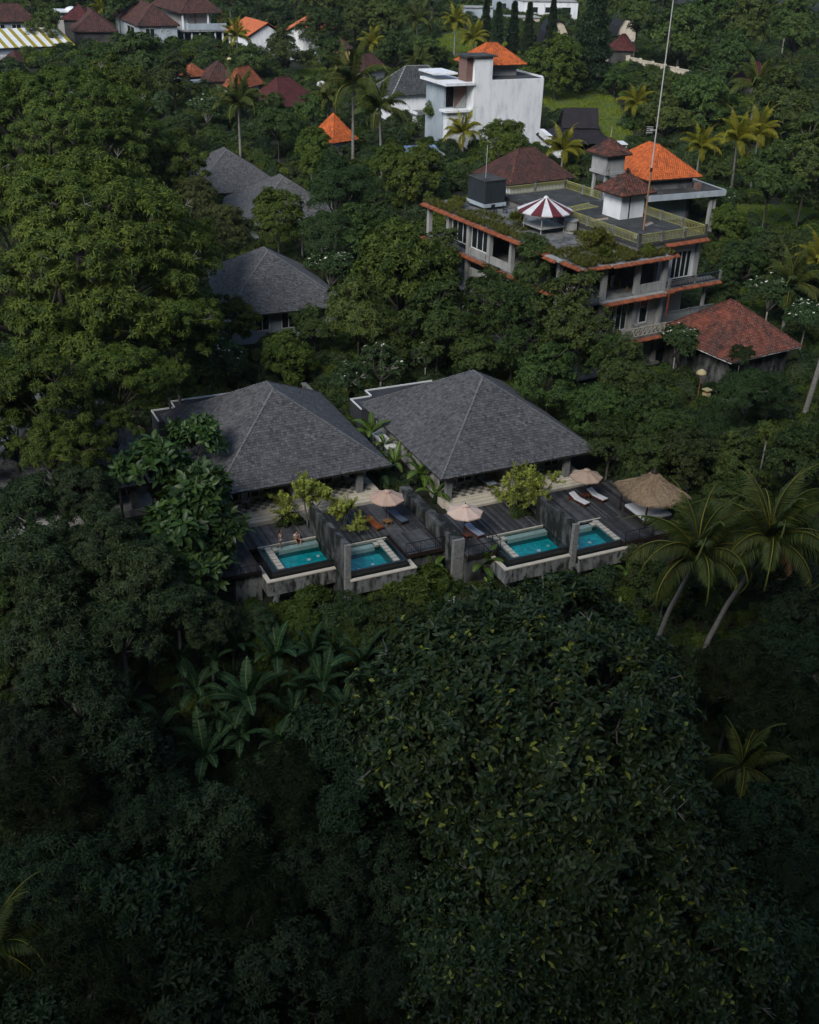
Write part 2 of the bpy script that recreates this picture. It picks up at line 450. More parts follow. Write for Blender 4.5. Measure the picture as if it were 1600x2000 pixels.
SHINGLES = {}
def villa(label, a0, b0, front=True):
    """front-left eave corner at (a0, b0); 15.8 m wide, 17.6 m deep"""
    t = thing("villa", label, "villa", VW(a0, b0, 0), AZ, "grey shingled villas above the ravine")
    W, D, EZ = 15.8, 17.6, 2.95
    # body
    body = MB()
    body.box(1.0, W - 1.0, 3.2, D - .9, -.5, 2.9)
    body.box(7.1, 7.9, .9, 3.2, 0, 2.85)                # wall between the two verandahs
    w = body.build("wall", "villa_wall", t)
    # verandah floor, steps
    v = MB(); v.box(.6, W - .9, .55, 3.2, -.6, .46); vf = v.build("verandah_floor", "cream_stone" if front else "villa_wall", t)
    for k in range(3 if front else 0):
        s = MB(); s.box(.75 + k * .02, W - 1.0 - k * .02, .55 - .36 * (3 - k), .55 - .36 * (2 - k) - .004, -.35, .115 * (k + 1)); s.build("step", "cream_stone", t)
    if front: checker(vf, .9, 7.0, .75, 3.15, .462, .42)
    if front: checker(vf, 8.0, W - 1.1, .75, 3.15, .462, .42)
    for x in (.95, 12.9):
        c = MB(); c.box(x, x + .5, .62, 1.1, 0, 2.85)
        col = c.build("column", "column_stone", t)
        for k in range(5):
            s = MB(); s.box(x - .012, x + .512, .608, 1.112, .05 + k * .56, .05 + k * .56 + .53); s.build("stone_block", "column_stone", col)
    for x in (1.4, 3.2, 10.0, 12.2):
        frame_window(t, x, x + 1.6, 3.14, .5, 2.65, 2)
    pic = MB(); pic.box(5.2, 6.6, 3.14, 3.198, .9, 2.3); pic.build("window", "glass_dark", t)
    # big roof
    faces, hips = hip_geometry(0, W, 0, D, EZ, 0, 8.15)
    mb = MB()
    for F in faces: mb.quad(F)
    A, B, C, Dd = [Vector(c) for c in ((0, 0, EZ), (W, 0, EZ), (W, D, EZ), (0, D, EZ))]
    dn = Vector((0, 0, -.16))
    for p, q in ((A, B), (B, C), (C, Dd), (Dd, A)): mb.quad([p + dn, q + dn, q, p])
    mb.quad([Dd + dn, C + dn, B + dn, A + dn])
    r = mb.build("roof", "fascia", t)
    if "v" not in SHINGLES:
        SHINGLES["v"] = tile_faces(faces, .27, .26, .055, rnd=random.Random(11)).mesh("shingle_cover", "shingle")
        SHINGLES["c"] = hip_caps(hips, .16, .3).mesh("hip_ridge", "ridge_cap")
    tag(place(SHINGLES["v"], "shingle_cover", r), kind="stuff")
    place(SHINGLES["c"], "hip_ridge", r)
    # flat roofed wing behind, white parapet line
    f = MB()
    f.box(-.6, 9.0, D - 1.6, D + 1.1, 0, 3.0); f.box(1.6, 9.0, D + 1.1, D + 2.6, 0, 3.0)
    fl = f.build("flat_roof_wing", "shingle_dark", t)
    p = MB()
    for (x0, x1, y0, y1) in ((-.62, -.50, D - 1.6, D + 1.0), (-.62, 1.5, D + 1.0, D + 1.12), (1.58, 1.70, D + 1.12, D + 2.5), (1.58, 9.0, D + 2.5, D + 2.62)):
        p.box(x0, x1, y0, y1, 3.0, 3.12)
    p.build("parapet", "white_wall", fl)
    # white garden wall cap under the left eave
    g = MB(); g.box(-.65, .25, 9.6, 13.4, -.4, 1.7); gw = g.build("garden_wall", "concrete_mossy", t)
    g = MB(); g.box(-.72, .32, 9.5, 13.5, 1.7, 1.86); g.build("coping", "white_wall", gw)
    return t
villa("grey shingled villa on the left with a sweeping hip roof behind the couple's pool", -1.25, 9.7)
villa("grey shingled villa on the right with the paler hip roof, next to the thatched pavilion", 17.3, 5.6)

# ------------------------------------------------------------------ decks, divider walls, pools
PLANK = {}
def deck(label, a0, a1, b0, b1, pw=.2, seed=0):
    t = thing("timber_deck", label, None, VW(a0, b0, 0), AZ)
    t["kind"] = "structure"
    rnd = random.Random(seed)
    j = MB(); j.box(0, a1 - a0, 0, b1 - b0, -.42, -.05); j.build("joist_frame", "wood_dark", t)
    n = int((a1 - a0) / pw)
    L = b1 - b0
    key = round(L, 2)
    if key not in PLANK:
        PLANK[key] = []
        for k in range(7):
            m = MB(); m.box(-pw * .47, pw * .47, 0, L, -.05, 0, 0, k / 6.0 * .9 + .05); PLANK[key].append(m.mesh("plank", "deck"))
    for i in range(n):
        place(rnd.choice(PLANK[key]), "plank", t, ((i + .5) * pw, rnd.uniform(-.015, .015), rnd.uniform(-.006, .004)))
    return t
deck("weathered grey timber deck of the pool with the couple", -2.0, 5.85, 5.32, 8.75, seed=1)
deck("grey timber deck with the orange lounger and the first parasol", 6.3, 14.95, 3.35, 8.9, seed=2)
deck("timber landing behind the black railing below the blue lounger", 11.55, 14.95, -.1, 3.345, seed=3)
deck("grey timber deck with the grey lounger under the parasol by the long wall", 15.95, 24.25, .1, 4.9, seed=4)
deck("narrow timber deck left of the third pool behind its railing", 15.95, 18.95, -2.2, .095, seed=5)
deck("grey timber deck with two white loungers", 24.75, 34.6, -1.0, 4.9, seed=6)
deck("timber deck strip running to the thatched pavilion", 29.1, 34.6, -5.0, -1.005, seed=7)

def divider(label, a0, a1, b0, b1, ztop, zbot, zback=None, matn="wall_stained", pier=True):
    t = thing("divider_wall", label, "wall", VW(a0, b0, 0), AZ)
    zb = ztop if zback is None else zback
    m = MB(); w, L = a1 - a0, b1 - b0
    n = 8
    for i in range(n):                                   # sloping top, deeper footing towards the ravine
        y0, y1 = L * i / n, L * (i + 1) / n
        za, zc = ztop + (zb - ztop) * i / n, ztop + (zb - ztop) * (i + 1) / n
        z0 = zbot if i < 3 else max(zbot, -1.2)
        A, B, C, D = (0, y0, za), (w, y0, za), (w, y1, zc), (0, y1, zc)
        E, F, G, H_ = (0, y0, z0), (w, y0, z0), (w, y1, z0), (0, y1, z0)
        m.quad([A, B, C, D]); m.quad([E, A, D, H_]); m.quad([B, F, G, C]); m.quad([E, H_, G, F])
        if i in (0, 3): m.quad([E, F, B, A])
        if i in (2, n - 1): m.quad([D, C, G, H_])
    m.build("wall_panel", matn, t)
    if pier:
        z = zbot
        k = 0
        rnd = random.Random(int(a0 * 7))
        while z < ztop - .1:
            h = min(rnd.uniform(.38, .55), ztop - z)
            s = MB(); s.box(-.03, w + .03 + rnd.uniform(0, .03), -.22 - rnd.uniform(0, .02), .12, z, z + h - .015); s.build("stone_block", "stone_block", t)
            z += h
    return t
divider("tall dark stained wall between the couple's pool and its neighbour", 5.86, 6.24, -.95, 6.9, 2.62, -2.9, 2.3)
divider("long black stained wall stepping down between the two villas", 15.02, 15.9, -1.35, 9.0, 1.3, -4.6, 1.1)
divider("stained dark wall between the two pools of the right villa", 24.3, 24.72, -4.35, 1.3, 2.4, -1.6, 2.1)

WATER = None
def water_material():
    m, nt, bs, new, ln = _nt("water")
    nt.nodes.remove(bs)
    fr = new("ShaderNodeFresnel"); fr.inputs[0].default_value = 1.33
    gl = new("ShaderNodeBsdfGlossy"); gl.inputs["Roughness"].default_value = .04
    tr = new("ShaderNodeBsdfTransparent"); tr.inputs[0].default_value = (.88, .98, .98, 1)
    n = new("ShaderNodeTexNoise"); n.inputs["Scale"].default_value = 2.6; n.inputs["Detail"].default_value = 3
    g = new("ShaderNodeNewGeometry"); ln(g.outputs["Position"], n.inputs["Vector"])
    b = new("ShaderNodeBump"); b.inputs["Strength"].default_value = .25; b.inputs["Distance"].default_value = .08
    ln(n.outputs[0], b.inputs["Height"]); ln(b.outputs[0], gl.inputs["Normal"]); ln(b.outputs[0], fr.inputs["Normal"])
    mx = new("ShaderNodeMixShader"); ln(fr.outputs[0], mx.inputs[0]); ln(tr.outputs[0], mx.inputs[1]); ln(gl.outputs[0], mx.inputs[2])
    ln(mx.outputs[0], nt.nodes["Material Output"].inputs[0])
water_material()

def pool(label, a0, b0, width, mirror, lamps):
    """front-left outer corner at (a0,b0); tiles on the right unless mirrored"""
    t = thing("swimming_pool", label, "pool", VW(a0, b0, 0), AZ, "plunge pools on the ravine edge")
    W = width
    def mx(x0, x1): return (x0, x1) if not mirror else (W - x1, W - x0)
    def bx(mb, x0, x1, y0, y1, z0, z1): x0, x1 = mx(x0, x1); mb.box(x0, x1, y0, y1, z0, z1)
    # inner pool spans x 0..xi ; outer trough beyond on the right and in front
    xi, yi0, yi1 = W - .78, .68, 4.36
    s = MB()
    bx(s, 0, W - .22, .22, yi1, -1.75, -1.25)            # slab under the trough
    s.box(0, W, 0, .24, -1.85, -.62) ; bx(s, W - .24, W, .24, 2.6, -1.85, -.62)
    s.build("shell", "concrete_mossy", t)
    b = MB(); b.box(.5, W - .5, .5, 3.8, -2.5, -1.86); b.build("beam", "concrete_mossy", t)
    c = MB(); c.box(-.04, W + .04, -.05, .30, -.62, -.52); bx(c, W - .30, W + .04, .305, 2.6, -.62, -.52); c.build("coping", "cream_stone", t)
    e = MB()                                             # black overflow edge
    bx(e, 0, xi, yi0 - .22, yi0, -1.25, -.03); bx(e, xi - .02, xi + .2, yi0 - .22, yi1, -1.25, -.034)
    e.build("overflow_edge", "black_tile", t)
    bs = MB()
    bx(bs, 0, xi - .95, yi0, yi1 - .95, -1.25, -.78)
    bs.build("pool_floor", "pool_floor", t)
    wl = MB()
    bx(wl, 0, xi - .85, yi1 - .95, yi1 - .88, -1.25, -.45); bx(wl, xi - .95, xi - .88, yi0, yi1 - .95, -1.25, -.12)
    wl.build("pool_wall", "pool_wall", t)
    ch = MB()                                            # shallow dark green channel behind and beside
    bx(ch, 0, xi - .02, yi1 - .34, yi1, -1.25, -.22); bx(ch, xi - .34, xi - .02, yi0, yi1 - .34, -1.25, -.22)
    bx(ch, xi - .88, xi - .34, yi0, yi1 - .88, -1.25, -.20)
    ch.build("channel", "pool_green", t)
    lg = MB(); bx(lg, .1, xi - 1.35, yi1 - .88, yi1 - .34, -1.25, -.10); lg.build("ledge", "pool_ledge", t)
    sg = MB(); bx(sg, xi - 1.35, xi - .88, yi1 - .88, yi1 - .34, -1.25, -.22); sg.build("channel", "pool_green", t)
    ed = MB(); bx(ed, 0, xi + .1, yi1, yi1 + .12, -.4, .01); ed.build("rim", "cream_stone", t)
    # stepping tiles
    m = MB(); x0, x1 = mx(xi - 1.30, xi - .93); m.box(x0, x1, yi1 - .84, yi1 - .36, -.2, .0); m.build("step_tile", "tile_cream", t)
    ys = np.linspace(yi0 + .05, yi1 - .05, 8)
    for i in range(7):
        m = MB(); x0, x1 = mx(xi - .86, xi - .36); m.box(x0, x1, ys[i], ys[i + 1] - .09, -.2, .002 * (i % 2)); m.build("step_tile", "tile_cream", t)
    wt = MB()
    x0, x1 = mx(.002, xi - .02); wt.quad([(x0, yi0 + .002, -.04), (x1, yi0 + .002, -.04), (x1, yi1 - .002, -.04), (x0, yi1 - .002, -.04)])
    wt.build("water", "water", t)
    for fx, fy, r in lamps:
        l = MB(); l.lathe([(r, 0), (r, .05), (r * .8, .07)], 12, 0, (0, 0, 0)); x = fx * (xi - 1) if not mirror else W - fx * (xi - 1)
        l.build("pool_lamp", "pool_lamp", t, (x, yi0 + .35 + fy * 2.2, -.78))
    return t
pool("teal plunge pool with the couple at its back edge", .22, .93, 5.62, True, ((.35, .62, .17), (.12, .72, .14), (.88, .25, .17)))
pool("turquoise plunge pool between the stained wall and the black railing, left villa", 6.26, -1.32, 5.6, False, ((.36, .3, .17), (.7, .45, .14), (.05, .12, .12)))
pool("turquoise plunge pool beside the grey lounger, right villa", 18.2, -4.42, 6.08, True, ((.42, .42, .17), (.72, .25, .14), (.15, .6, .12)))
pool("turquoise plunge pool right of the divider wall, nearest the thatched pavilion", 24.74, -5.15, 5.5, False, ((.3, .5, .17), (.65, .55, .15)))

def railing(label, pts, h=.95, gap=.16):
    t = thing("railing", label, "railing", pts[0], 0, "black bar railings on the decks")
    o = Vector(pts[0])
    P = [Vector(p) - o for p in pts]
    for k in range(len(P) - 1):
        p, q = P[k], P[k + 1]
        u = Vector((0, 0, 1))
        m = MB(); m.bar(p + u * h, q + u * h, .05); m.build("top_rail", "black_metal", t)
        m = MB(); m.bar(p + u * .1, q + u * .1, .035); m.build("bottom_rail", "black_metal", t)
        n = max(2, int((q - p).length / gap))
        for i in range(n + 1):
            x = p.lerp(q, i / n)
            post = i % 8 == 0 or i == n
            m = MB(); m.bar(x - u * (.3 if post else 0) + (u * .1 if not post else u * 0), x + u * (h + (.0 if not post else .03)), .055 if post else .018)
            m.build("post" if post else "baluster", "black_metal", t)
    return t
railing("black railing from the second pool to the long stained wall", [VW(11.5, -.02, 0), VW(14.95, -.02, 0)])
railing("black railing left of the third pool under the grey lounger", [VW(16.0, -2.25, 0), VW(18.9, -2.25, 0), VW(18.9, -.3, 0)])
railing("black railing at the right pool near the palm fronds", [VW(29.15, -5.0, 0), VW(32.0, -5.0, 0)])
railing("black railing on the left landing by the couple's pool", [VW(-2.9, 2.0, -.35), VW(.55, 2.0, -.35)])
deck("dark timber landing left of the couple's pool", -3.0, 0.15, 2.05, 5.3, seed=9)

# retaining walls under the decks, stone paving
def block_wall(name, label, a0, a1, b0, b1, z0, z1, matn, cat="wall"):
    t = thing(name, label, cat, VW(a0, b0, 0), AZ)
    m = MB(); m.box(0, a1 - a0, 0, b1 - b0, z0, z1); m.build("wall_panel", matn, t)
    return t
block_wall("retaining_wall", "pale stained retaining wall under the left landing", -1.9, .2, 2.35, 5.2, -4, -.45, "concrete_mossy")
block_wall("retaining_wall", "dark retaining wall below the railing of the second pool", 11.3, 15.0, .1, 3.3, -4.6, -.45, "wall_stained")
block_wall("retaining_wall", "dark retaining wall below the third pool's side deck", 15.92, 18.3, -2.1, 0, -5, -.45, "wall_stained")
block_wall("retaining_wall", "shaded retaining wall under the right hand deck", 29.9, 34.5, -4.9, -1.2, -5, -.45, "wall_stained")
def pillar(label, a, b, w, z0, z1, matn="concrete_mossy"):
    t = thing("support_pillar", label, "pillar", VW(a, b, 0), AZ, "concrete pillars under the pools")
    m = MB(); m.box(-w / 2, w / 2, -w / 2, w / 2, z0, z1); m.build("shaft", matn, t)
    m = MB(); m.box(-w * .62, w * .62, -w * .62, w * .62, z0, z0 + .35); m.build("footing", matn, t)
pillar("concrete pillar under the left end of the couple's pool", .95, 1.2, .45, -5, -1.86)
pillar("concrete pillar under the divider of the right villa", 24.4, -4.3, .55, -7, -1.6)
pillar("slim concrete post left of the couple's pool by the dark shed", -3.6, 3.0, .3, -4.6, -.2)
def shed():
    t = thing("pump_shed", "dark louvred shed below the left landing", "shed", VW(-3.45, 2.6, 0), AZ)
    m = MB(); m.box(0, 1.5, .1, 2.2, -4.4, -.6); m.build("wall", "villa_wall", t)
    for k in range(12):
        m = MB(); m.box(.05, 1.45, 0, .09, -3.6 + k * .24, -3.6 + k * .24 + .15); m.build("louvre", "wood_dark", t)
shed()
def rubble_wall():
    t = thing("stone_retaining_wall", "low rubble stone wall on the slope below the couple's pool", "wall", VW(.2, -2.2, 0), AZ)
    rnd = random.Random(6)
    m = MB(); m.box(0, 9.5, .12, .6, -7.5, -4.75); m.build("wall_core", "wall_stained", t)
    z = -7.2
    while z < -4.8:
        x = 0; h = rnd.uniform(.28, .4)
        while x < 9.4:
            w = rnd.uniform(.35, .7)
            s = MB(); d = rnd.uniform(0, .08); s.box(x + .02, min(9.5, x + w) - .02, -d, .13, z + .02, z + h - .02); s.build("stone", "stone_block", t)
            x += w
        z += h
    m = MB(); m.box(-.1, 9.6, -.12, .7, -4.75, -4.6); m.build("coping", "stone_block", t)
rubble_wall()
def paving():
    t = thing("stone_terrace", "pale stone terrace steps on the slope under the pools", "terrace", VW(1.0, -1.6, -4.6), AZ)
    rnd = random.Random(4)
    for i in range(9):
        for j in range(3):
            x, y = i * .62 + rnd.uniform(-.03, .03), -j * .6
            m = MB(); m.box(x, x + .58, y, y + .56, -j * .35 - .5, -j * .35 + rnd.uniform(-.02, .02)); m.build("paving_stone", "stone_block", t)
paving()
# ------------------------------------------------------------------ village materials
mat("tile_red", (.190, .058, .034), (.105, .042, .031), scale=.8, rough=.85, tint=.5, c3=(.045, .034, .030), scale3=.55, lo3=.48, hi3=.70)
mat("tile_red_dark", (.150, .050, .032), (.070, .035, .028), scale=1.2, rough=.85, tint=.45, c3=(.028, .024, .022), scale3=1.0, lo3=.45, hi3=.65)
mat("tile_orange", (.500, .118, .026), (.380, .090, .026), scale=1.4, rough=.8, tint=.38, c3=(.13, .055, .035), scale3=1.1, lo3=.58, hi3=.76)
mat("tile_orange_old", (.300, .085, .034), (.18, .058, .028), scale=1.3, rough=.75, tint=.3, c3=(.10, .05, .035), scale3=.9, lo3=.56, hi3=.74)
mat("tile_salmon", (.520, .150, .060), (.430, .120, .050), scale=1.0, rough=.8, tint=.2)
mat("tile_brown", (.085, .036, .028), (.050, .026, .023), scale=.9, rough=.85, tint=.35, c3=(.030, .024, .022), scale3=.6, lo3=.52, hi3=.7)
mat("tile_maroon", (.090, .022, .020), (.055, .016, .016), scale=.9, rough=.8, tint=.3)
mat("tile_black", (.022, .018, .022), (.014, .012, .015), scale=.9, rough=.7, tint=.3)
mat("tile_darkgrey", (.060, .066, .066), (.040, .045, .046), scale=.9, rough=.8, tint=.4)
mat("render_white", (.80, .82, .83), (.70, .73, .75), scale=.35, rough=.9, c3=(.46, .49, .52), scale3=1.4, lo3=.50, hi3=.80, stretch=(1, 1, .25))
mat("render_blue", (.40, .46, .50), (.30, .35, .39), scale=.6, rough=.9, c3=(.18, .21, .23), scale3=1.5, lo3=.55, hi3=.8, stretch=(1, 1, .3))
mat("brick", (.19, .115, .095), (.13, .08, .07), scale=4, rough=.9)
mat("concrete_old", (.20, .205, .20), (.12, .122, .118), scale=.5, rough=.92, c3=(.040, .042, .038), scale3=.9, lo3=.50, hi3=.68, bump=.3, bscale=4)
mat("concrete_pale", (.36, .37, .36), (.25, .255, .25), scale=.7, rough=.9, c3=(.10, .10, .095), scale3=1.6, lo3=.56, hi3=.74, stretch=(1, 1, .4))
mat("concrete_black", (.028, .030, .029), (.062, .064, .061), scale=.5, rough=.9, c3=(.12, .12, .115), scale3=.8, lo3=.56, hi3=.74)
mat("rail_yellow", (.30, .29, .10), (.20, .20, .08), scale=2, rough=.7)
mat("rail_grey", (.17, .19, .19), (.11, .125, .125), scale=2, rough=.8)
mat("lattice", (.45, .42, .33), (.33, .31, .25), scale=3, rough=.8)
mat("sheet_white", (.72, .74, .74), (.62, .64, .64), scale=1, rough=.6)
mat("sheet_yellow", (.33, .27, .025), (.26, .21, .02), scale=1.2, rough=.6)
mat("sheet_blue", (.22, .31, .46), (.16, .24, .37), scale=1.2, rough=.5)
mat("tank_black", (.030, .038, .044), (.020, .026, .030), scale=1.0, rough=.6, c3=(.16, .17, .17), scale3=1.4, lo3=.70, hi3=.8, stretch=(1, 1, .4))
mat("canopy_maroon", (.13, .022, .028), (.09, .016, .02), scale=2, rough=.7)
mat("canopy_white", (.68, .68, .67), (.55, .55, .54), scale=2, rough=.7, c3=(.2, .17, .17), scale3=2.5, lo3=.62, hi3=.75)
mat("ochre_wall", (.46, .30, .12), (.38, .25, .10), scale=1, rough=.9)
mat("mast_metal", (.50, .50, .50), (.36, .34, .33), scale=.3, rough=.5)
mat("mast_rust", (.32, .19, .09), (.22, .13, .07), scale=.6, rough=.8)
mat("gold_cloth", (.50, .44, .24), (.42, .36, .18), scale=3, rough=.8)
mat("dish", (.62, .63, .64), rough=.5)
mat("turf", (.060, .090, .016), (.085, .115, .022), scale=.5, rough=.95, c3=(.045, .060, .014), scale3=.3)
mat("ground_tile", (.20, .20, .19), rough=.9)

KEEP_CLEAR, FIELDS = [], []
def keep(o, ang, x0, x1, y0, y1): KEEP_CLEAR.append((x0, x1, y0, y1, ang, o.x, o.y))

def hip_house(name, label, F, Rr, D, ze, zr, wall="render_white", tile="tile_brown", cap=None, tw=.34, te=.32, over=.8, barrel=True, base=None, cat="house", group=None, windows=(), seed=1, thick=.04, drop=0.0, L=None, overmat="fascia", zmin=None):
    """hip roofed house; F, Rr = front and right eave corners as seen in the photograph at eave height ze; D = depth in metres"""
    f, r = at_height(*F, ze), at_height(*Rr, ze)
    d = r - f
    W, ang = d.length, math.atan2(d.y, d.x)
    if L is not None:
        l = at_height(*L, ze) - f
        D = abs(-l.x * math.sin(ang) + l.y * math.cos(ang))
    t = thing(name, label, cat, (f.x, f.y, 0), ang, group)
    keep(f, ang, 0, W, 0, D)
    if base is None:
        base = min(terrain(*(f + Vector((math.cos(ang) * u * W - math.sin(ang) * v * D, math.sin(ang) * u * W + math.cos(ang) * v * D, 0))).xy) for u in (0, 1) for v in (0, 1)) - .3
    b = MB(); b.box(over, W - over, over, D - over, base, ze - .02); wl = b.build("wall", wall, t)
    roof(t, (0, W, 0, D), ze, zr, tile, cap or tile, tw, te, thick, barrel, seed, overmat, cap_w=.24, cover="tile_cover")
    for (u0, u1, z0, z1, side) in windows:                # u along the wall 0..1, heights below the eave
        if side == 'f': frame_window(t, over + u0 * (W - 2 * over), over + u1 * (W - 2 * over), over - .01, ze + z0, ze + z1, 2, .06, "window")
        else: frame_window(t, over + u0 * (D - 2 * over), over + u1 * (D - 2 * over), over - .01, ze + z0, ze + z1, 2, .06, "window", axis='y')
    return t, W, D, ang

def xbox(t, name, m, *dims):
    b = MB()
    for d in dims: b.box(*d)
    return b.build(name, m, t)

# ------------------------------------------------------------------ grey villas behind
def back_villa(label, apex, az_, za, s):
    p = at_height(*apex, za)
    z0 = za - 8.15 * s
    c, sn = math.cos(az_), math.sin(az_)
    o = Vector((p.x - (7.9 * c - 7.9 * sn) * s, p.y - (7.9 * sn + 7.9 * c) * s, 0))
    t = thing("back_villa", label, "villa", (o.x, o.y, z0), az_, "grey shingled villas in the second row")
    keep(o, az_, 0, 15.8 * s, 0, 17.6 * s)
    xbox(t, "wall", "render_blue", (1.3 * s, 14.5 * s, 1.6 * s, 16 * s, -3, 2.9 * s))
    rf = MB()
    faces, hips = hip_geometry(0, 15.8 * s, 0, 17.6 * s, 2.95 * s, 0, 8.15 * s)
    for F in faces: rf.quad(F)
    rf.quad([(0, 17.6 * s, 2.8 * s), (15.8 * s, 17.6 * s, 2.8 * s), (15.8 * s, 0, 2.8 * s), (0, 0, 2.8 * s)])
    for a, b in (((0, 0), (15.8 * s, 0)), ((15.8 * s, 0), (15.8 * s, 17.6 * s)), ((15.8 * s, 17.6 * s), (0, 17.6 * s)), ((0, 17.6 * s), (0, 0))):
        rf.quad([(*a, 2.8 * s), (*b, 2.8 * s), (*b, 2.95 * s), (*a, 2.95 * s)])
    r = rf.build("roof", "fascia", t)
    tag(place(SHINGLES["v"], "shingle_cover", r, None, None, s), kind="stuff")
    place(SHINGLES["c"], "hip_ridge", r, None, None, s)
    for x in (1.8, 4.2, 7.5, 10.0): frame_window(t, x * s, (x + 1.8) * s, 1.55 * s, .3, 2.5 * s, 2, .05, "window")
    return t
back_villa("grey shingled villa in the middle distance with white framed windows under its eave", (523, 490), R(24), 10.4, .93)
back_villa("nearer one of the two overlapping far grey roofs", (553, 345), R(24), 11.6, .9)
back_villa("farthest grey shingled roof, left of the overlapping pair", (442, 292), R(24), 12.6, .9)
def third_villa():
    t = villa("grey shingled villa almost hidden in shade under the left canopy", -19.9, 13.9, False)
third_villa()

# ------------------------------------------------------------------ the tall unfinished building
BA = R(32.5)
BO = Vector((16.91, 112.51, 0))
def BW(x, y, z): return BO + Vector((math.cos(BA) * x - math.sin(BA) * y, math.sin(BA) * x + math.cos(BA) * y, z))
def fringe(parent, p, q, out, z, w=.55, drop=.28, tw=.27, m="tile_orange_old", name="tile_fringe", seed=0):
    """short sloping skirt of roof tiles along an edge from p to q, hanging outwards"""
    p, q, out = Vector((*p, z)), Vector((*q, z)), Vector((*out, 0)).normalized()
    rnd = random.Random(seed); mb = MB()
    L = (q - p).length; e = (q - p) / L; n = int(L / tw)
    for i in range(n):
        a, b = p + e * (i * tw + .01), p + e * ((i + 1) * tw - .01)
        o = out * (w + rnd.uniform(-.03, .03)) + Vector((0, 0, -drop + rnd.uniform(-.015, .015)))
        mid = (a + b) / 2 + Vector((0, 0, .07))
        t = rnd.random()
        mb.quad([a + o, mid + o, mid, a], 0, t); mb.quad([mid + o, b + o, b, mid], 0, t)
        mb.quad([a + o - Vector((0, 0, .07)), b + o - Vector((0, 0, .07)), b + o, mid + o, a + o], 0, t * .7)
        mb.quad([a - Vector((0, 0, .1)), b - Vector((0, 0, .1)), b + o - Vector((0, 0, .07)), a + o - Vector((0, 0, .07))], 0, .2)
    o = mb.build(name, m, parent); tag(o, kind="stuff"); return o
def slat_rail(t, p, q, z, h, m="rail_yellow", gap=.22, name="balustrade", posts=3.2, solid=False):
    p, q = Vector((*p, z)), Vector((*q, z)); u = Vector((0, 0, 1))
    mb = MB()
    mb.bar(p + u * h, q + u * h, .12, .09); mb.bar(p + u * .12, q + u * .12, .08, .06); mb.bar(p + u * h * .8, q + u * h * .8, .05)
    b = mb.build(name, m, t)
    n = int((q - p).length / gap); k = max(1, int((q - p).length / posts))
    bb = MB()
    for i in range(n + 1):
        x = p.lerp(q, i / n); bb.bar(x + u * .1, x + u * h * .98, .05, .05)
    tag(bb.build("baluster_row", m, b), kind="stuff")
    for i in range(k + 1):
        x = p.lerp(q, i / k); pb = MB(); pb.box(x.x - .13, x.x + .13, x.y - .13, x.y + .13, z, z + h + .12); pb.build("post", "concrete_old", b)
    return b
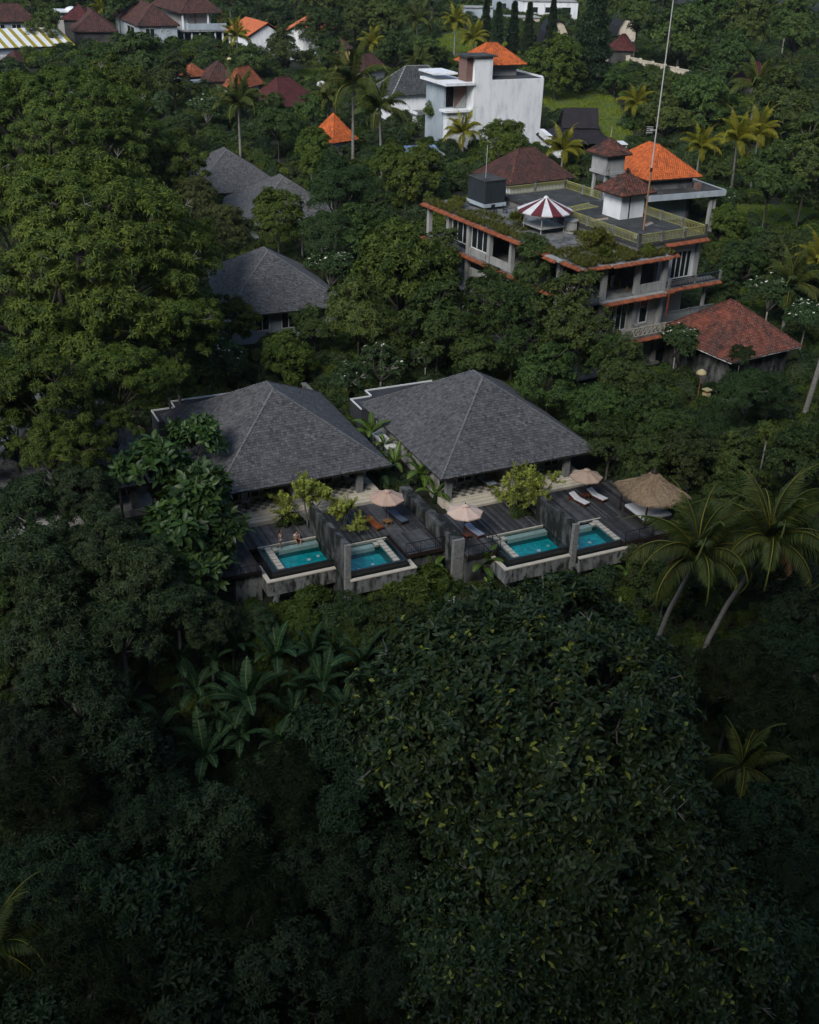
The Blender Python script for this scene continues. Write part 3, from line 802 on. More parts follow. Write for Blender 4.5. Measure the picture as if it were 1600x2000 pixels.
def unfinished_building():
    t = thing("unfinished_building", "tall unfinished concrete building with open storeys, tiled ledges and a weedy flat roof", "building", (BO.x, BO.y, 0), BA)
    keep(BO, BA, -1.5, 21, -1.5, 31.5)
    floors = (1.6, 5.75, 9.85, 13.8)
    # slabs
    for i, z in enumerate(floors):
        xbox(t, "floor_slab", "concrete_old", (-.2, 12.3, .0, 30.6, z - .28, z)) 
    xbox(t, "floor_slab", "concrete_black", (8.2, 18.2, 1.3, 26, 14.45, 14.8))
    xbox(t, "roof_step", "concrete_old", (8.25, 12.2, 1.35, 26, 13.81, 14.44))
    xbox(t, "roof_surface", "concrete_old", (.35, 8.19, .5, 30.2, 13.81, 13.9))
    # columns on the long left side and on the front
    for i, z in enumerate(floors[:-1]):
        zt = floors[i + 1] - .28
        for y in (.3, 4.1, 8.3, 12.6, 16.8, 21.0, 25.3, 29.6):
            xbox(t, "column", "concrete_pale", (.15, .65, y, y + .5, z, zt))
        for x in (3.0, 7.6, 11.4):
            xbox(t, "column", "concrete_pale", (x, x + .5, .25, .75, z, zt))
    # inner walls, dark rooms behind the columns
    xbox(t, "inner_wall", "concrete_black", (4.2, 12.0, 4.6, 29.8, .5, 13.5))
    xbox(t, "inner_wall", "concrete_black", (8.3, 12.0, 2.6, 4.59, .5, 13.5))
    # parapets / infill blocks on the long side, one glazed bay
    for y0, y1 in ((12.9, 16.7), (17.2, 20.9)):
        xbox(t, "infill_wall", "concrete_pale", (.2, .45, y0 + .3, y1 - .1, 9.86, 10.7))
    for y0 in (17.3, 21.4):
        frame_window(t, y0, y0 + 3.4, .42, 10.7, 13.3, 3, .06, "window", axis='y')
    frame_window(t, 8.9, 12.2, .42, 5.9, 8.8, 3, .06, "window", axis='y')
    for y0 in (1.0, 17.5): xbox(t, "infill_wall", "concrete_pale", (.2, .45, y0, y0 + 3.0, 5.76, 8.4))
    xbox(t, "infill_wall", "concrete_pale", (8.1, 11.3, .32, .6, 9.86, 10.75))
    xbox(t, "infill_wall", "concrete_pale", (.7, 3.0, .32, .55, 9.86, 10.3))
    # clutter in the open storey
    rnd = random.Random(8)
    for k in range(26):
        x, y = rnd.uniform(1.0, 4.0) if k % 2 else rnd.uniform(1.2, 7.5), rnd.uniform(1.2, 4.2) if not k % 2 else rnd.uniform(4, 28)
        s = rnd.uniform(.15, .5)
        xbox(t, "stored_board", rnd.choice(("concrete_pale", "wood_tan", "villa_wall", "render_blue")), (x, x + s, y, y + s * .6, 9.86, 9.86 + rnd.uniform(.2, 1.3)))
    # front face of the second storey: glazing and tall window
    xbox(t, "front_wall", "villa_wall", (3.6, 11.4, .8, 1.0, 5.76, 9.5), (3.6, 11.4, .8, 1.0, 1.0, 5.45))
    for x0, x1 in ((4.0, 5.4), (5.6, 7.2)): frame_window(t, x0, x1, .74, 5.9, 9.0, 2, .06, "glass_door")
    frame_window(t, 8.9, 10.2, .74, 6.2, 9.0, 1, .06, "window", fw=.16)
    for x0 in (4.2, 6.4, 8.6): frame_window(t, x0, x0 + 1.4, .74, 2.0, 4.8, 2, .06, "window")
    # balcony with a lattice rail
    xbox(t, "balcony_slab", "concrete_old", (2.6, 11.2, -1.5, -.01, 5.5, 5.75))
    lt = MB()
    for i in range(13):
        x = 2.8 + i * .63
        lt.bar((x, -1.4, 5.85), (x + .55, -1.4, 6.65), .05); lt.bar((x + .55, -1.4, 5.85), (x, -1.4, 6.65), .05); lt.bar((x + .59, -1.4, 5.8), (x + .59, -1.4, 6.7), .06)
    lt.bar((2.7, -1.4, 6.72), (11.1, -1.4, 6.72), .1); lt.bar((2.7, -1.4, 5.82), (11.1, -1.4, 5.82), .08)
    lt.build("lattice_rail", "lattice", t)
    g = MB(); g.lathe([(.35, 0), (.3, .2), (.22, .5), (.3, .9), (.42, 1.15), (.40, 1.2)], 10); g.build("urn", "concrete_old", t, (7.3, -.9, 5.76))
    # tiled ledges
    for k, (p, q, o, z, w) in enumerate([((-.2, 30.6), (-.2, 5.4), (-1, 0), 13.8, .6), ((-.9, 5.4), (-.9, 3.0), (-1, 0), 13.78, .55), ((-.4, 3.0), (-.4, -.25), (-1, 0), 13.76, .55), ((-.4, -.25), (3.2, -.25), (0, -1), 13.78, .55), ((3.2, -.5), (11.2, -.5), (0, -1), 13.76, .55), ((11.2, -.1), (12.9, -.1), (0, -1), 13.72, .5),
            ((2.4, -.6), (11.3, -.6), (0, -1), 9.82, .6), ((11.3, -.2), (12.8, -.2), (0, -1), 9.8, .5), ((-.2, 30.6), (-.2, .2), (-1, 0), 9.8, .5), ((2.6, -1.5), (11.2, -1.5), (0, -1), 5.5, .45), ((12.0, 1.25), (18.3, 1.25), (0, -1), 14.5, .6), ((12.6, .2), (20.3, .2), (0, -1), 9.75, .4)]):
        fringe(t, p, q, o, z, w * .8, .2, .27, seed=k)
    for (x0, x1, y0, y1, z) in ((-1.0, -.2, 3.0, 5.4, 13.78), (-.5, 3.2, -.3, 0, 13.78), (3.2, 11.2, -.55, 0, 13.76), (2.4, 11.3, -.65, 0, 9.82)):
        xbox(t, "ledge", "concrete_pale", (x0, x1, y0, y1, z - .16, z + .04))
    # right wing: white wall with tall windows, balconies
    xbox(t, "right_wing_wall", "render_white", (12.35, 17.6, 2.2, 20, 9.85, 14.4)); xbox(t, "right_wing_wall", "villa_wall", (12.35, 17.6, 3.2, 20, 1.0, 9.8))
    frame_window(t, 12.6, 13.6, 2.12, 10.1, 13.2, 2, .06, "glass_door"); frame_window(t, 14.1, 17.0, 2.12, 10.1, 13.2, 4, .06, "glass_door", fw=.12)
    xbox(t, "column", "concrete_pale", (17.65, 18.15, 2.0, 2.5, 9.85, 14.4), (18.7, 19.0, 1.0, 1.3, 1.0, 9.6))
    xbox(t, "balcony_slab", "concrete_old", (12.35, 20.2, .25, 2.15, 9.6, 9.84)); xbox(t, "balcony_slab", "concrete_pale", (12.35, 21.0, .8, 3.1, 5.45, 5.7))
    slat_rail(t, (12.5, .35), (20.1, .35), 9.85, .9, "black_metal"); slat_rail(t, (12.4, .9), (20.9, .9), 5.7, 1.1, "rail_grey", .16)
    xbox(t, "drain_post", "tile_orange_old", (11.6, 11.75, -.75, -.6, 7.2, 9.7))
    # yellow railings round the roof terrace
    for p, q in (((8.4, 1.5), (18.0, 1.5)), ((18.0, 1.5), (18.0, 15.5)), ((8.4, 1.5), (8.4, 14.2)), ((8.4, 25.8), (17.8, 25.8)), ((17.9, 19.0), (17.9, 25.8))):
        slat_rail(t, p, q, 14.8, 1.0)
    pg = MB()                                              # broken pergola beams on the terrace
    pg.bar((8.6, 15.0, 15.1), (13.6, 14.4, 15.5), .12); pg.bar((8.6, 16.2, 15.1), (13.4, 15.8, 15.6), .12)
    for i in range(12): pg.bar((8.7 + i * .42, 14.8 - i * .03, 15.2 + i * .03), (8.7 + i * .4, 16.4 - i * .03, 15.2 + i * .03), .05)
    pg.build("pergola_beams", "rail_yellow", t)
    return t
unfinished_building()

def roof_litter():
    for k, (x, y, L, lab) in enumerate([(11.4, 11.6, 2.4, "pale boards stacked left of the stair hut"), (15.2, 7.6, 1.8, "loose plank lying in front of the stair hut"), (10.2, 4.2, 1.6, "loose plank near the terrace's front railing")]):
        t = thing("scrap_timber", lab, "planks", BW(x, y, 14.81), BA + .4 * k, "loose timber on the roof terrace")
        for j in range(3): m = MB(); m.box(-L / 2 + .1 * j, L / 2 + .13 * j, -.28 + .2 * j, -.12 + .2 * j, 0, .06 + .01 * j); m.build("board", ("lattice", "concrete_pale", "wood_tan")[j], t)
roof_litter()
def stair_hut():
    o = BW(13.6, 10.6, 14.8)
    t = thing("stair_hut", "white stair hut with a dark red tiled cap on the roof terrace", "hut", o, BA)
    xbox(t, "wall", "render_white", (0, 3.5, 0, 3.0, 0, 3.0))
    xbox(t, "drain_pipe", "black_metal", (1.2, 1.3, -.08, -.01, 0, 3.0))
    roof(t, (-.9, 4.4, -.9, 3.9), 2.85, 4.75, "tile_red_dark", "tile_red_dark", .36, .34, .05, True, 3, cap_w=.3, cover="tile_cover")
    f = MB()
    for i in range(5):
        a = i * 1.257; f.bar((1.75, 1.5, 4.7), (1.75 + math.cos(a) * .35, 1.5 + math.sin(a) * .35, 5.15), .1)
    f.bar((1.75, 1.5, 4.6), (1.75, 1.5, 5.35), .16); f.build("finial", "tile_brown", t)
stair_hut()
def mast():
    o = BW(13.1, 6.0, 14.8)
    t = thing("radio_mast", "tall thin radio mast rising from the roof terrace", "mast", o, 0)
    m = MB(); m.tube([(0, 0, 0), (0, 0, 6.5)], [.10, .09], 8); m.build("lower_pole", "mast_rust", t)
    m = MB(); m.tube([(0, 0, 6.5), (0, 0, 18), (0, 0, 34)], [.075, .06, .035], 8); m.build("upper_pole", "mast_metal", t)
    m = MB(); m.bar((0, 0, 10.6), (-.7, 0, 10.6), .06); m.build("bracket", "mast_metal", t)
    m = MB()
    for i in range(4): m.bar((-1.05, 0, 10.3 + i * .2), (-.35, 0, 10.3 + i * .2), .05)
    m.build("antenna_panel", "mast_metal", t)
    m = MB(); m.tube([(0, 0, 6.3), (0, 0, 6.7)], [.14, .14], 8); m.build("joint", "black_metal", t)
mast()
def tank():
    t = thing("water_tank", "big black water tank on a pale stand at the roof's far end", "tank", BW(4.0, 23.6, 13.9), BA)
    xbox(t, "tank_body", "tank_black", (0, 2.9, 0, 3.6, .75, 3.35)); xbox(t, "lid", "concrete_black", (-.1, 3.0, -.1, 3.7, 3.36, 3.46))
    xbox(t, "stand", "render_blue", (-.15, 3.05, -.15, 3.75, .35, .74)); xbox(t, "leg", "concrete_old", (0, .2, 0, .2, 0, .35)); xbox(t, "leg", "concrete_old", (2.7, 2.9, 0, .2, 0, .35))
    m = MB(); m.bar((1, 1.5, 3.4), (1, 1.5, 7.2), .05); m.build("aerial", "mast_metal", t)
tank()
def canopy():
    c = BW(4.9, 13.3, 13.9)
    t = thing("striped_canopy", "maroon and white striped metal canopy on the weedy roof", "canopy", c, BA)
    n, r, z0, z1 = 16, 3.1, 2.35, 3.75
    for i in range(n):
        a0, a1 = 2 * math.pi * i / n, 2 * math.pi * (i + 1) / n
        m = MB(); p = Vector((math.cos(a0) * r, math.sin(a0) * r, z0)); q = Vector((math.cos(a1) * r, math.sin(a1) * r, z0)); ap = Vector((0, 0, z1))
        e = .03
        a_, b_ = ap.lerp(p, .08), ap.lerp(q, .08)
        m.quad([p, q, b_, a_]); m.quad([p - Vector((0, 0, .12)), q - Vector((0, 0, .12)), q, p]); m.quad([a_ - Vector((0, 0, e)), b_ - Vector((0, 0, e)), q - Vector((0, 0, e)), p - Vector((0, 0, e))])
        m.build("canopy_panel", "canopy_maroon" if i % 2 else "canopy_white", t)
    m = MB(); m.lathe([(.3, 0), (.22, .15), (.03, .25)], 10); m.build("crown_cap", "canopy_white", t, (0, 0, z1 - .12))
    for x in (-1.6, 1.6):
        for y in (-1.6, 1.6): xbox(t, "post", "mast_metal", (x - .04, x + .04, y - .04, y + .04, 0, z0 + .45))
    xbox(t, "bench_top", "concrete_pale", (-1.75, 1.75, -1.75, 1.75, .62, .72))
canopy()
def cistern():
    t = thing("cistern", "round pale concrete cistern beside the striped canopy", "cistern", BW(7.4, 11.6, 13.9), BA)
    m = MB(); m.lathe([(.95, 0), (.95, .12), (.7, .14), (.7, 1.2), (.8, 1.22), (.8, 1.32), (.6, 1.34)], 14); m.build("drum", "concrete_pale", t)
    xbox(t, "door", "villa_wall", (-.25, .25, -.74, -.68, .2, 1.0))
cistern()
for k, (x, y, lab) in enumerate([(4.2, 22.0, "black plastic chair by the water tank"), (5.6, 21.2, "dark chair next to the black chair on the weedy roof")]):
    t = thing("plastic_chair", lab, "chair", BW(x, y, 13.9), BA + k, "chairs on the weedy roof")
    xbox(t, "seat", "black_metal", (0, .5, 0, .5, .42, .47)); xbox(t, "backrest", "black_metal", (0, .5, .46, .51, .47, .95))
    for u in (0, .44):
        for v in (0, .44): xbox(t, "leg", "black_metal", (u, u + .05, v, v + .05, 0, .42))

# ------------------------------------------------------------------ other houses
t, W, D, ang = hip_house("tiled_house", "single storey house under a red brown tiled hip roof at the right", (1428, 709), (1567, 676), 11.6, 4.8, 9.0, "wall_stained", "tile_red", "tile_red_dark", .36, .34, 1.0, thick=.05, overmat="white_frame")
t, W, D, ang = hip_house("orange_house", "house with the big bright orange tiled hip roof behind the roof terrace", (1265, 353), (1372, 345), 11.8, 13.0, 16.7, "concrete_old", "tile_orange", "tile_orange", .34, .34, .9, thick=.045)
xbox(t, "flat_slab", "concrete_black", (-1.2, W + 2.6, -2.2, D, 11.0, 11.4)); xbox(t, "slab_fascia", "render_blue", (-1.3, W + 2.7, -2.35, -2.21, 10.7, 11.5), (W + 2.61, W + 2.75, -2.2, D, 10.7, 11.5))
xbox(t, "lower_wall", "concrete_black", (-.6, W - .6, 1.0, D - 1, 4, 10.99)); xbox(t, "lower_panel", "render_blue", (.2, W - 1.4, .85, .99, 7.0, 10.6))
xbox(t, "post", "concrete_pale", (W + .8, W + 1.2, -1.6, -1.2, 4, 10.99)); xbox(t, "post", "concrete_pale", (W + 1.5, W + 1.8, -1.6, -1.3, 4, 10.99)); xbox(t, "chimney", "brick", (W - 1.4, W - .6, -.9, -.1, 11.4, 12.3))
hip_house("brown_house", "low house with a dark brown tiled hip roof behind the weedy roof", (996, 362), (1124, 347), 0, 9.6, 13.6, "render_white", "tile_brown", "tile_red_dark", .34, .32, .8, L=(944, 335))
def water_tower():
    p = at_height(1186, 335, 14.5)
    t = thing("water_tower", "concrete water tower on legs with a mossy tiled cap left of the orange roof", "water tower", (p.x, p.y, 0), BA)
    g = terrain(p.x, p.y)
    for u in (-1.35, 1.0):
        for v in (-1.35, 1.0): xbox(t, "leg", "concrete_pale", (u, u + .35, v, v + .35, g - .3, 14.4))
    xbox(t, "brace", "concrete_pale", (-1.0, 1.0, -1.3, -1.05, 12.2, 12.5)); xbox(t, "tank_box", "concrete_pale", (-1.55, 1.55, -1.55, 1.55, 14.41, 17.0)); xbox(t, "ledge", "concrete_pale", (-1.7, 1.7, -1.7, 1.7, 14.4, 14.75))
    roof(t, (-2.2, 2.2, -2.2, 2.2), 17.0, 18.9, "tile_red_dark", "tile_brown", .34, .32, .05, True, 9, cover="tile_cover")
    m = MB(); m.bar((0, 0, 18.8), (0, 0, 20.4), .05); m.build("lightning_rod", "mast_metal", t)
water_tower()
def white_building():
    f, r = at_height(961, 156, 20), at_height(1063, 152, 20)
    ang = math.atan2(r.y - f.y, r.x - f.x); W = (r - f).length
    t = thing("white_building", "tall blank white building with an orange tiled roof on top", "building", (f.x, f.y, 0), ang)
    keep(f, ang, -8, W, 0, 11)
    xbox(t, "wall", "render_white", (0, W, 0, 10.5, 4, 19.95)); xbox(t, "roof_deck", "concrete_black", (.3, W - .3, .3, 10.2, 19.96, 20.0))
    xbox(t, "parapet", "render_white", (0, .25, .25, 10.5, 19.96, 20.25), (W - .25, W, .25, 10.5, 19.96, 20.25))
    xbox(t, "stair_tower", "render_white", (-3.4, -.003, -.06, 3.4, 4, 23.6)); xbox(t, "tower_cap", "concrete_black", (-5.2, .6, -.5, 3.9, 23.61, 23.85)); xbox(t, "tower_side", "brick", (-4.6, -3.41, .6, 3.3, 19.8, 23.6))
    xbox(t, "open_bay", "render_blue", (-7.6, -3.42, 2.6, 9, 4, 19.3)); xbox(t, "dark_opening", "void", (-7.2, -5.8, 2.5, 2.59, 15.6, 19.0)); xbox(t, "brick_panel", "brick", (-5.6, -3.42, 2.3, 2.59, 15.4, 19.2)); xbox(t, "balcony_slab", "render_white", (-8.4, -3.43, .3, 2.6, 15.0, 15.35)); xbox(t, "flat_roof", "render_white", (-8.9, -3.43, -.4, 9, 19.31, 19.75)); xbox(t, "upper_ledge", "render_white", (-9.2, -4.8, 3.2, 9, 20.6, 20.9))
    st = MB()
    for i in range(7): st.box(-5.5 + i * .28, -5.5 + (i + 1) * .28, 2.2, 2.29, 15.4, 15.7 + i * .33)
    st.build("stair", "concrete_pale", t)
    xbox(t, "lower_wing", "render_white", (-7.6, -3.41, 1.0, 2.5, 4, 14.9))
    pen = xbox(t, "penthouse", "villa_wall", (1.5, 7.2, 4, 9.5, 20.01, 21.9))
    roof(t, (-1.6, 8.4, 2.6, 10.6), 21.9, 25.0, "tile_orange", "tile_orange", .36, .36, .04, True, 5, cover="tile_cover")
    for x, y in ((7.2, 10.3), (W - .6, 9.9)):
        m = MB(); m.lathe([(.35, 0), (.35, .7), (.3, .72)], 8); l = m.build("roof_lamp", "render_white", t, (x, y, 20.3)); m = MB(); m.lathe([(.75, 0), (.6, .3), (.2, .45)], 10); m.build("cap", "render_white", l, (0, 0, 1.2))
    slat_rail(t, (8.2, 10.2), (W - .3, 10.2), 20.0, .9, "black_metal", .3)
white_building()
t, W, D, ang = hip_house("grey_roofed_house", "white house under a dark grey tiled hip roof beside the white building", (766, 187), (900, 182), 9.5, 14.6, 19.0, "render_white", "tile_darkgrey", "concrete_pale", .38, .36, .7)
xbox(t, "annex", "render_white", (3.2, 9.0, -4.2, .5, 6, 11.6)); xbox(t, "annex_roof", "concrete_old", (2.9, 9.3, -4.5, .6, 11.61, 11.85)); xbox(t, "parapet", "render_white", (2.85, 3.1, -4.55, .6, 11.86, 12.3)); frame_window(t, -3.2, -1.6, 3.12, 7.6, 10.6, 2, .08, "window", axis='y')
frame_window(t, .9, 2.2, .65, 9.0, 11.0, 1, .06, "window")
def blue_shed():
    p = at_height(800, 300, 10.5)
    t = thing("blue_roof_shed", "small shed with a pale blue corrugated roof below the grey roofed house", "shed", (p.x, p.y, 0), R(20))
    xbox(t, "wall", "render_blue", (0.2, 5.2, .2, 2.8, 4, 10.4)); xbox(t, "side_wall", "concrete_pale", (5.21, 6.2, .3, 2.8, 4, 10.2))
    for i in range(8):
        m = MB(); x = i * .68
        m.quad([(x, 0, 10.4), (x + .34, 0, 10.48), (x + .34, 3, 11.2), (x, 3, 11.12)]); m.quad([(x + .34, 0, 10.48), (x + .68, 0, 10.4), (x + .68, 3, 11.12), (x + .34, 3, 11.2)])
        m.build("roof_sheet", "sheet_blue", t)
blue_shed()
def joglo():
    f = at_height(1100, 278, 11.4)
    t = thing("black_roofed_house", "small house with a stepped black roof and white gable by the meadow", "house", (f.x, f.y, 0), R(8))
    keep(f, R(8), -2, 10, 0, 8)
    g = terrain(f.x, f.y) - .5
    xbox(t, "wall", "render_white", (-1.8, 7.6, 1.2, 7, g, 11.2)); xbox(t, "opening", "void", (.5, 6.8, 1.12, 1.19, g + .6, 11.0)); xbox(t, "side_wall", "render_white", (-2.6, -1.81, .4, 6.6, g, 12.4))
    mb = MB()                                             # lower skirt, then the steep upper gable
    o = [(-2.8, 0, 11.2), (8.9, 0, 11.2), (8.9, 8.2, 11.2), (-2.8, 8.2, 11.2)]; i_ = [(.4, 2.6, 13.1), (6.2, 2.6, 13.1), (6.2, 5.6, 13.1), (.4, 5.6, 13.1)]
    fc = []
    for k in range(4): fc.append([Vector(o[k]), Vector(o[(k + 1) % 4]), Vector(i_[(k + 1) % 4]), Vector(i_[k])])
    up = [[Vector((.1, 2.3, 13.3)), Vector((6.5, 2.3, 13.3)), Vector((6.5, 4.1, 16.2)), Vector((.7, 4.1, 16.2))], [Vector((6.5, 5.9, 13.3)), Vector((.1, 5.9, 13.3)), Vector((.7, 4.1, 16.2)), Vector((6.5, 4.1, 16.2))]]
    for F in fc + up: mb.quad(F)
    mb.quad([(8.9, 8.2, 11.1), (-2.8, 8.2, 11.1), (-2.8, 0, 11.1), (8.9, 0, 11.1)][::-1])
    r = mb.build("roof", "tile_black", t)
    tag(tile_faces(fc + up, .4, .36, .03, rnd=random.Random(2)).build("tile_cover", "tile_black", r), kind="stuff")
    gb = MB(); gb.quad([(.9, 5.6, 13.1), (.9, 2.6, 13.1), (1.0, 4.1, 15.9)]); gb.quad([(6.2, 2.6, 13.1), (6.2, 5.6, 13.1), (6.2, 4.1, 15.9)]); gb.build("gable", "render_white", t)
    xbox(t, "awning", "sheet_white", (8.2, 12.0, 2.5, 5.5, 10.6, 10.75)); xbox(t, "awning_post", "concrete_pale", (11.7, 11.9, 2.7, 2.9, g, 10.6))
joglo()
# --- top left hamlet
hip_house("white_gabled_house", "white walled house with a dark brown roof at the top left", (268, 51), (352, 50), 0, 18.4, 22.6, "render_blue", "tile_brown", "tile_brown", .45, .42, .6, L=(222, 30), windows=((.15, .4, -2.6, -.6, 'f'), (.55, .62, -1.6, -.9, 'f'), (.72, .79, -1.6, -.9, 'f'), (.2, .5, -2.6, -.8, 'l')))
t, W, D, ang = hip_house("pillared_house", "two storey pillared house under a broad dark roof at the top left", (352, 26), (436, 25), 0, 20.6, 25.5, "villa_wall", "tile_brown", "tile_brown", .45, .42, 2.4, L=(300, 8))
xbox(t, "upper_floor", "concrete_pale", (-.4, W + .2, -1.4, D, 16.6, 16.95)); xbox(t, "parapet", "render_blue", (1.5, W + .2, -1.5, -1.25, 16.96, 18.4), (1.5, 1.75, -1.24, 6, 16.96, 18.4))
for i in range(6): xbox(t, "pillar", "render_white", (.2 + i * W / 5.5, .55 + i * W / 5.5, -.9, -.55, 11, 16.6))
for i in range(5): xbox(t, "pillar", "render_white", (.3, .65, 1.5 + i * 2.4, 1.85 + i * 2.4, 11, 16.6))
for i in range(4): xbox(t, "upper_post", "tile_red" if i % 2 else "render_white", (.6 + i * W / 3.4, .95 + i * W / 3.4, .6, .95, 16.95, 20.5))
xbox(t, "base_wall", "render_blue", (1, W + 2, -3.5, -3.2, 9, 12.6))
t, W, D, ang = hip_house("long_brown_house", "long low house with a brown roof behind the striped shed", (-60, 44), (78, 42), 8, 18.2, 21.8, "render_blue", "tile_brown", "tile_brown", .45, .42, .6, windows=((.1, .25, -1.9, -.5, 'f'), (.35, .5, -1.9, -.5, 'f'), (.6, .75, -1.9, -.5, 'f'), (.82, .96, -1.9, -.5, 'f')))
hip_house("maroon_roof_house", "dark maroon roofed house right of the striped shed", (142, 62), (232, 62), 0, 17.4, 21.2, "concrete_black", "tile_brown", "tile_brown", .45, .42, .6, L=(116, 44))
hip_house("maroon_roof_house", "small maroon roof behind, touching the flat roofed pavilion", (118, 38), (178, 40), 7, 19.0, 22.0, "concrete_black", "tile_maroon", "tile_brown", .45, .42, .6)
def flat_pavilion():
    p = at_height(110, 28, 19.5)
    t = thing("flat_pavilion", "grey pavilion with a pale flat roof at the top left", "pavilion", (p.x, p.y, 0), R(15))
    xbox(t, "wall", "villa_wall", (0, 7, 0, 5, 12, 19.2)); xbox(t, "roof", "sheet_white", (-.9, 8, -.9, 6, 20.0, 20.25)); xbox(t, "awning", "tile_salmon", (5.0, 6.6, -.5, -.1, 18.4, 19.4))
    m = MB(); m.lathe([(1.6, 0), (1.2, .5), (.5, .8)], 10); m.build("roof_cap", "sheet_white", t, (3.5, 2.5, 20.26))
    for x in (.1, 6.7): xbox(t, "post", "villa_wall", (x, x + .2, .05, .25, 19.21, 19.99))
flat_pavilion()
def striped_shed():
    f, r = at_height(-40, 95, 15.5), at_height(147, 88, 15.5)
    b = at_height(137, 52, 18.2)
    ang = math.atan2(r.y - f.y, r.x - f.x); W = (r - f).length
    Db = -(b.x - f.x) * math.sin(ang) + (b.y - f.y) * math.cos(ang)
    t = thing("striped_shed", "long shed with a yellow and white striped metal roof at the left edge", "shed", (f.x, f.y, 0), ang)
    keep(f, ang, 0, W, 0, Db)
    xbox(t, "wall", "render_blue", (.4, W - .8, .7, Db - .3, 8, 15.3))
    n = int(W / 1.02)
    for i in range(n):
        m = MB(); x0, x1 = W * i / n, W * (i + 1) / n
        m.quad([(x0, 0, 15.5), (x1, 0, 15.5), (x1, Db, 18.2), (x0, Db, 18.2)]); m.quad([(x0, 0, 15.4), (x0, Db, 18.1), (x1, Db, 18.1), (x1, 0, 15.4)]); m.quad([(x0, 0, 15.4), (x1, 0, 15.4), (x1, 0, 15.5), (x0, 0, 15.5)])
        m.build("roof_sheet", "sheet_yellow" if i % 2 else "sheet_white", t)
        m = MB(); m.bar((x0, 0, 15.54), (x0, Db, 18.24), .06); m.build("seam", "sheet_white", t)
striped_shed()
def small_sheet_shed():
    p = at_height(-30, 122, 13)
    t = thing("sheet_shed", "low shed with a grey corrugated roof at the left edge under the striped one", "shed", (p.x, p.y, 0), R(20))
    xbox(t, "wall", "villa_wall", (.3, 5.6, .3, 2.6, 7, 12.9))
    for i in range(7):
        m = MB(); x = i * .85; m.quad([(x, 0, 13), (x + .8, 0, 13.05), (x + .8, 3, 14.2), (x, 3, 14.15)]); m.build("roof_sheet", "concrete_pale", t)
small_sheet_shed()
hip_house("brown_roof_hut", "small hut with a brown roof tucked under the striped shed", (34, 122), (62, 117), 4.2, 13.4, 15.4, "render_white", "tile_brown", "tile_brown", .4, .4, .3)
def gable_house(label, ridge0, ridge1, zr, half, ze, tile, wall="render_white", base=8, seed=0):
    """gable roof whose ridge runs between two seen points; gable ends walled"""
    p, q = at_height(*ridge0, zr), at_height(*ridge1, zr)
    d = q - p; L = d.length; ang = math.atan2(d.y, d.x)
    t = thing("gable_house", label, "house", (p.x, p.y, 0), ang, "salmon tiled gable houses")
    keep(p, ang, 0, L, -half, half)
    fc = [[Vector((0, -half, ze)), Vector((L, -half, ze)), Vector((L, 0, zr)), Vector((0, 0, zr))], [Vector((L, half, ze)), Vector((0, half, ze)), Vector((0, 0, zr)), Vector((L, 0, zr))]]
    mb = MB()
    for F in fc: mb.quad(F); mb.quad([v - Vector((0, 0, .1)) for v in reversed(F)])
    r = mb.build("roof", tile, t); tag(tile_faces(fc, .42, .4, .035, rnd=random.Random(seed), barrel=True).build("tile_cover", tile, r), kind="stuff")
    hip_caps([(Vector((0, 0, zr)), Vector((L, 0, zr)))], .25, .5).build("hip_ridge", tile, r)
    w = MB(); i = .6; w.box(i, L - i, -half + i, half - i, base, ze - .3)
    for x in (i, L - i): w.quad([(x, -half + i, ze - .3), (x, half - i, ze - .3), (x, 0, zr - .5)] if x > i else [(x, half - i, ze - .3), (x, -half + i, ze - .3), (x, 0, zr - .5)])
    w.build("wall", wall, t)
    return t
gable_house("salmon orange gable house with a white end wall, left of the pair", (480, 33), (523, 45), 20.5, 5.2, 17.6, "tile_salmon", seed=3)
gable_house("salmon orange gable house, right of the pair at the top", (610, 25), (585, 45), 20.6, 5.6, 17.4, "tile_salmon", seed=4)
hip_house("orange_pavilion", "pyramid shaped orange roof between the palms, upper left centre", (472, 174), (517, 163), 0, 12.6, 16.0, "villa_wall", "tile_orange_old", "tile_orange_old", .38, .36, .5, L=(437, 169))
t, W, D, ang = hip_house("orange_shrine", "small orange roofed shrine pavilion with white posts", (366, 151), (409, 148), 5.0, 13.6, 15.8, "villa_wall", "tile_orange_old", "tile_orange_old", .38, .36, 1.2)
xbox(t, "flat_slab", "render_blue", (-1.0, W + 1.2, -1.4, D, 12.7, 13.1)); xbox(t, "awning", "render_blue", (-.5, W - .3, -2.4, -1.41, 11.6, 11.8))
for x in (.0, 1.6, 3.2, W + .2): xbox(t, "post", "render_white", (x, x + .3, -1.1, -.8, 7, 12.69))
hip_house("brown_roof_house", "brown roofed house behind the orange pavilion", (405, 160), (470, 158), 8, 13.2, 16.5, "villa_wall", "tile_brown", "tile_brown", .4, .38, .6)
hip_house("maroon_roof_house", "broad maroon roof left of the dish antenna", (545, 212), (628, 198), 9, 11.8, 16.2, "concrete_black", "tile_maroon", "tile_maroon", .4, .38, .6)
hip_house("orange_pavilion", "small bright orange roof peeping out between trees below the tall palms", (650, 280), (700, 272), 6, 10.6, 14.6, "villa_wall", "tile_orange", "tile_orange", .36, .34, .5)
hip_house("brown_roof_house", "brown roof half hidden right of the watch tower", (712, 140), (758, 134), 5, 14.2, 17.2, "villa_wall", "tile_brown", "tile_brown", .4, .38, .5)
hip_house("maroon_roof_house", "maroon roof behind the cream wall", (1192, 98), (1246, 100), 6, 16.0, 19.4, "concrete_black", "tile_maroon", "tile_maroon", .45, .42, .5)
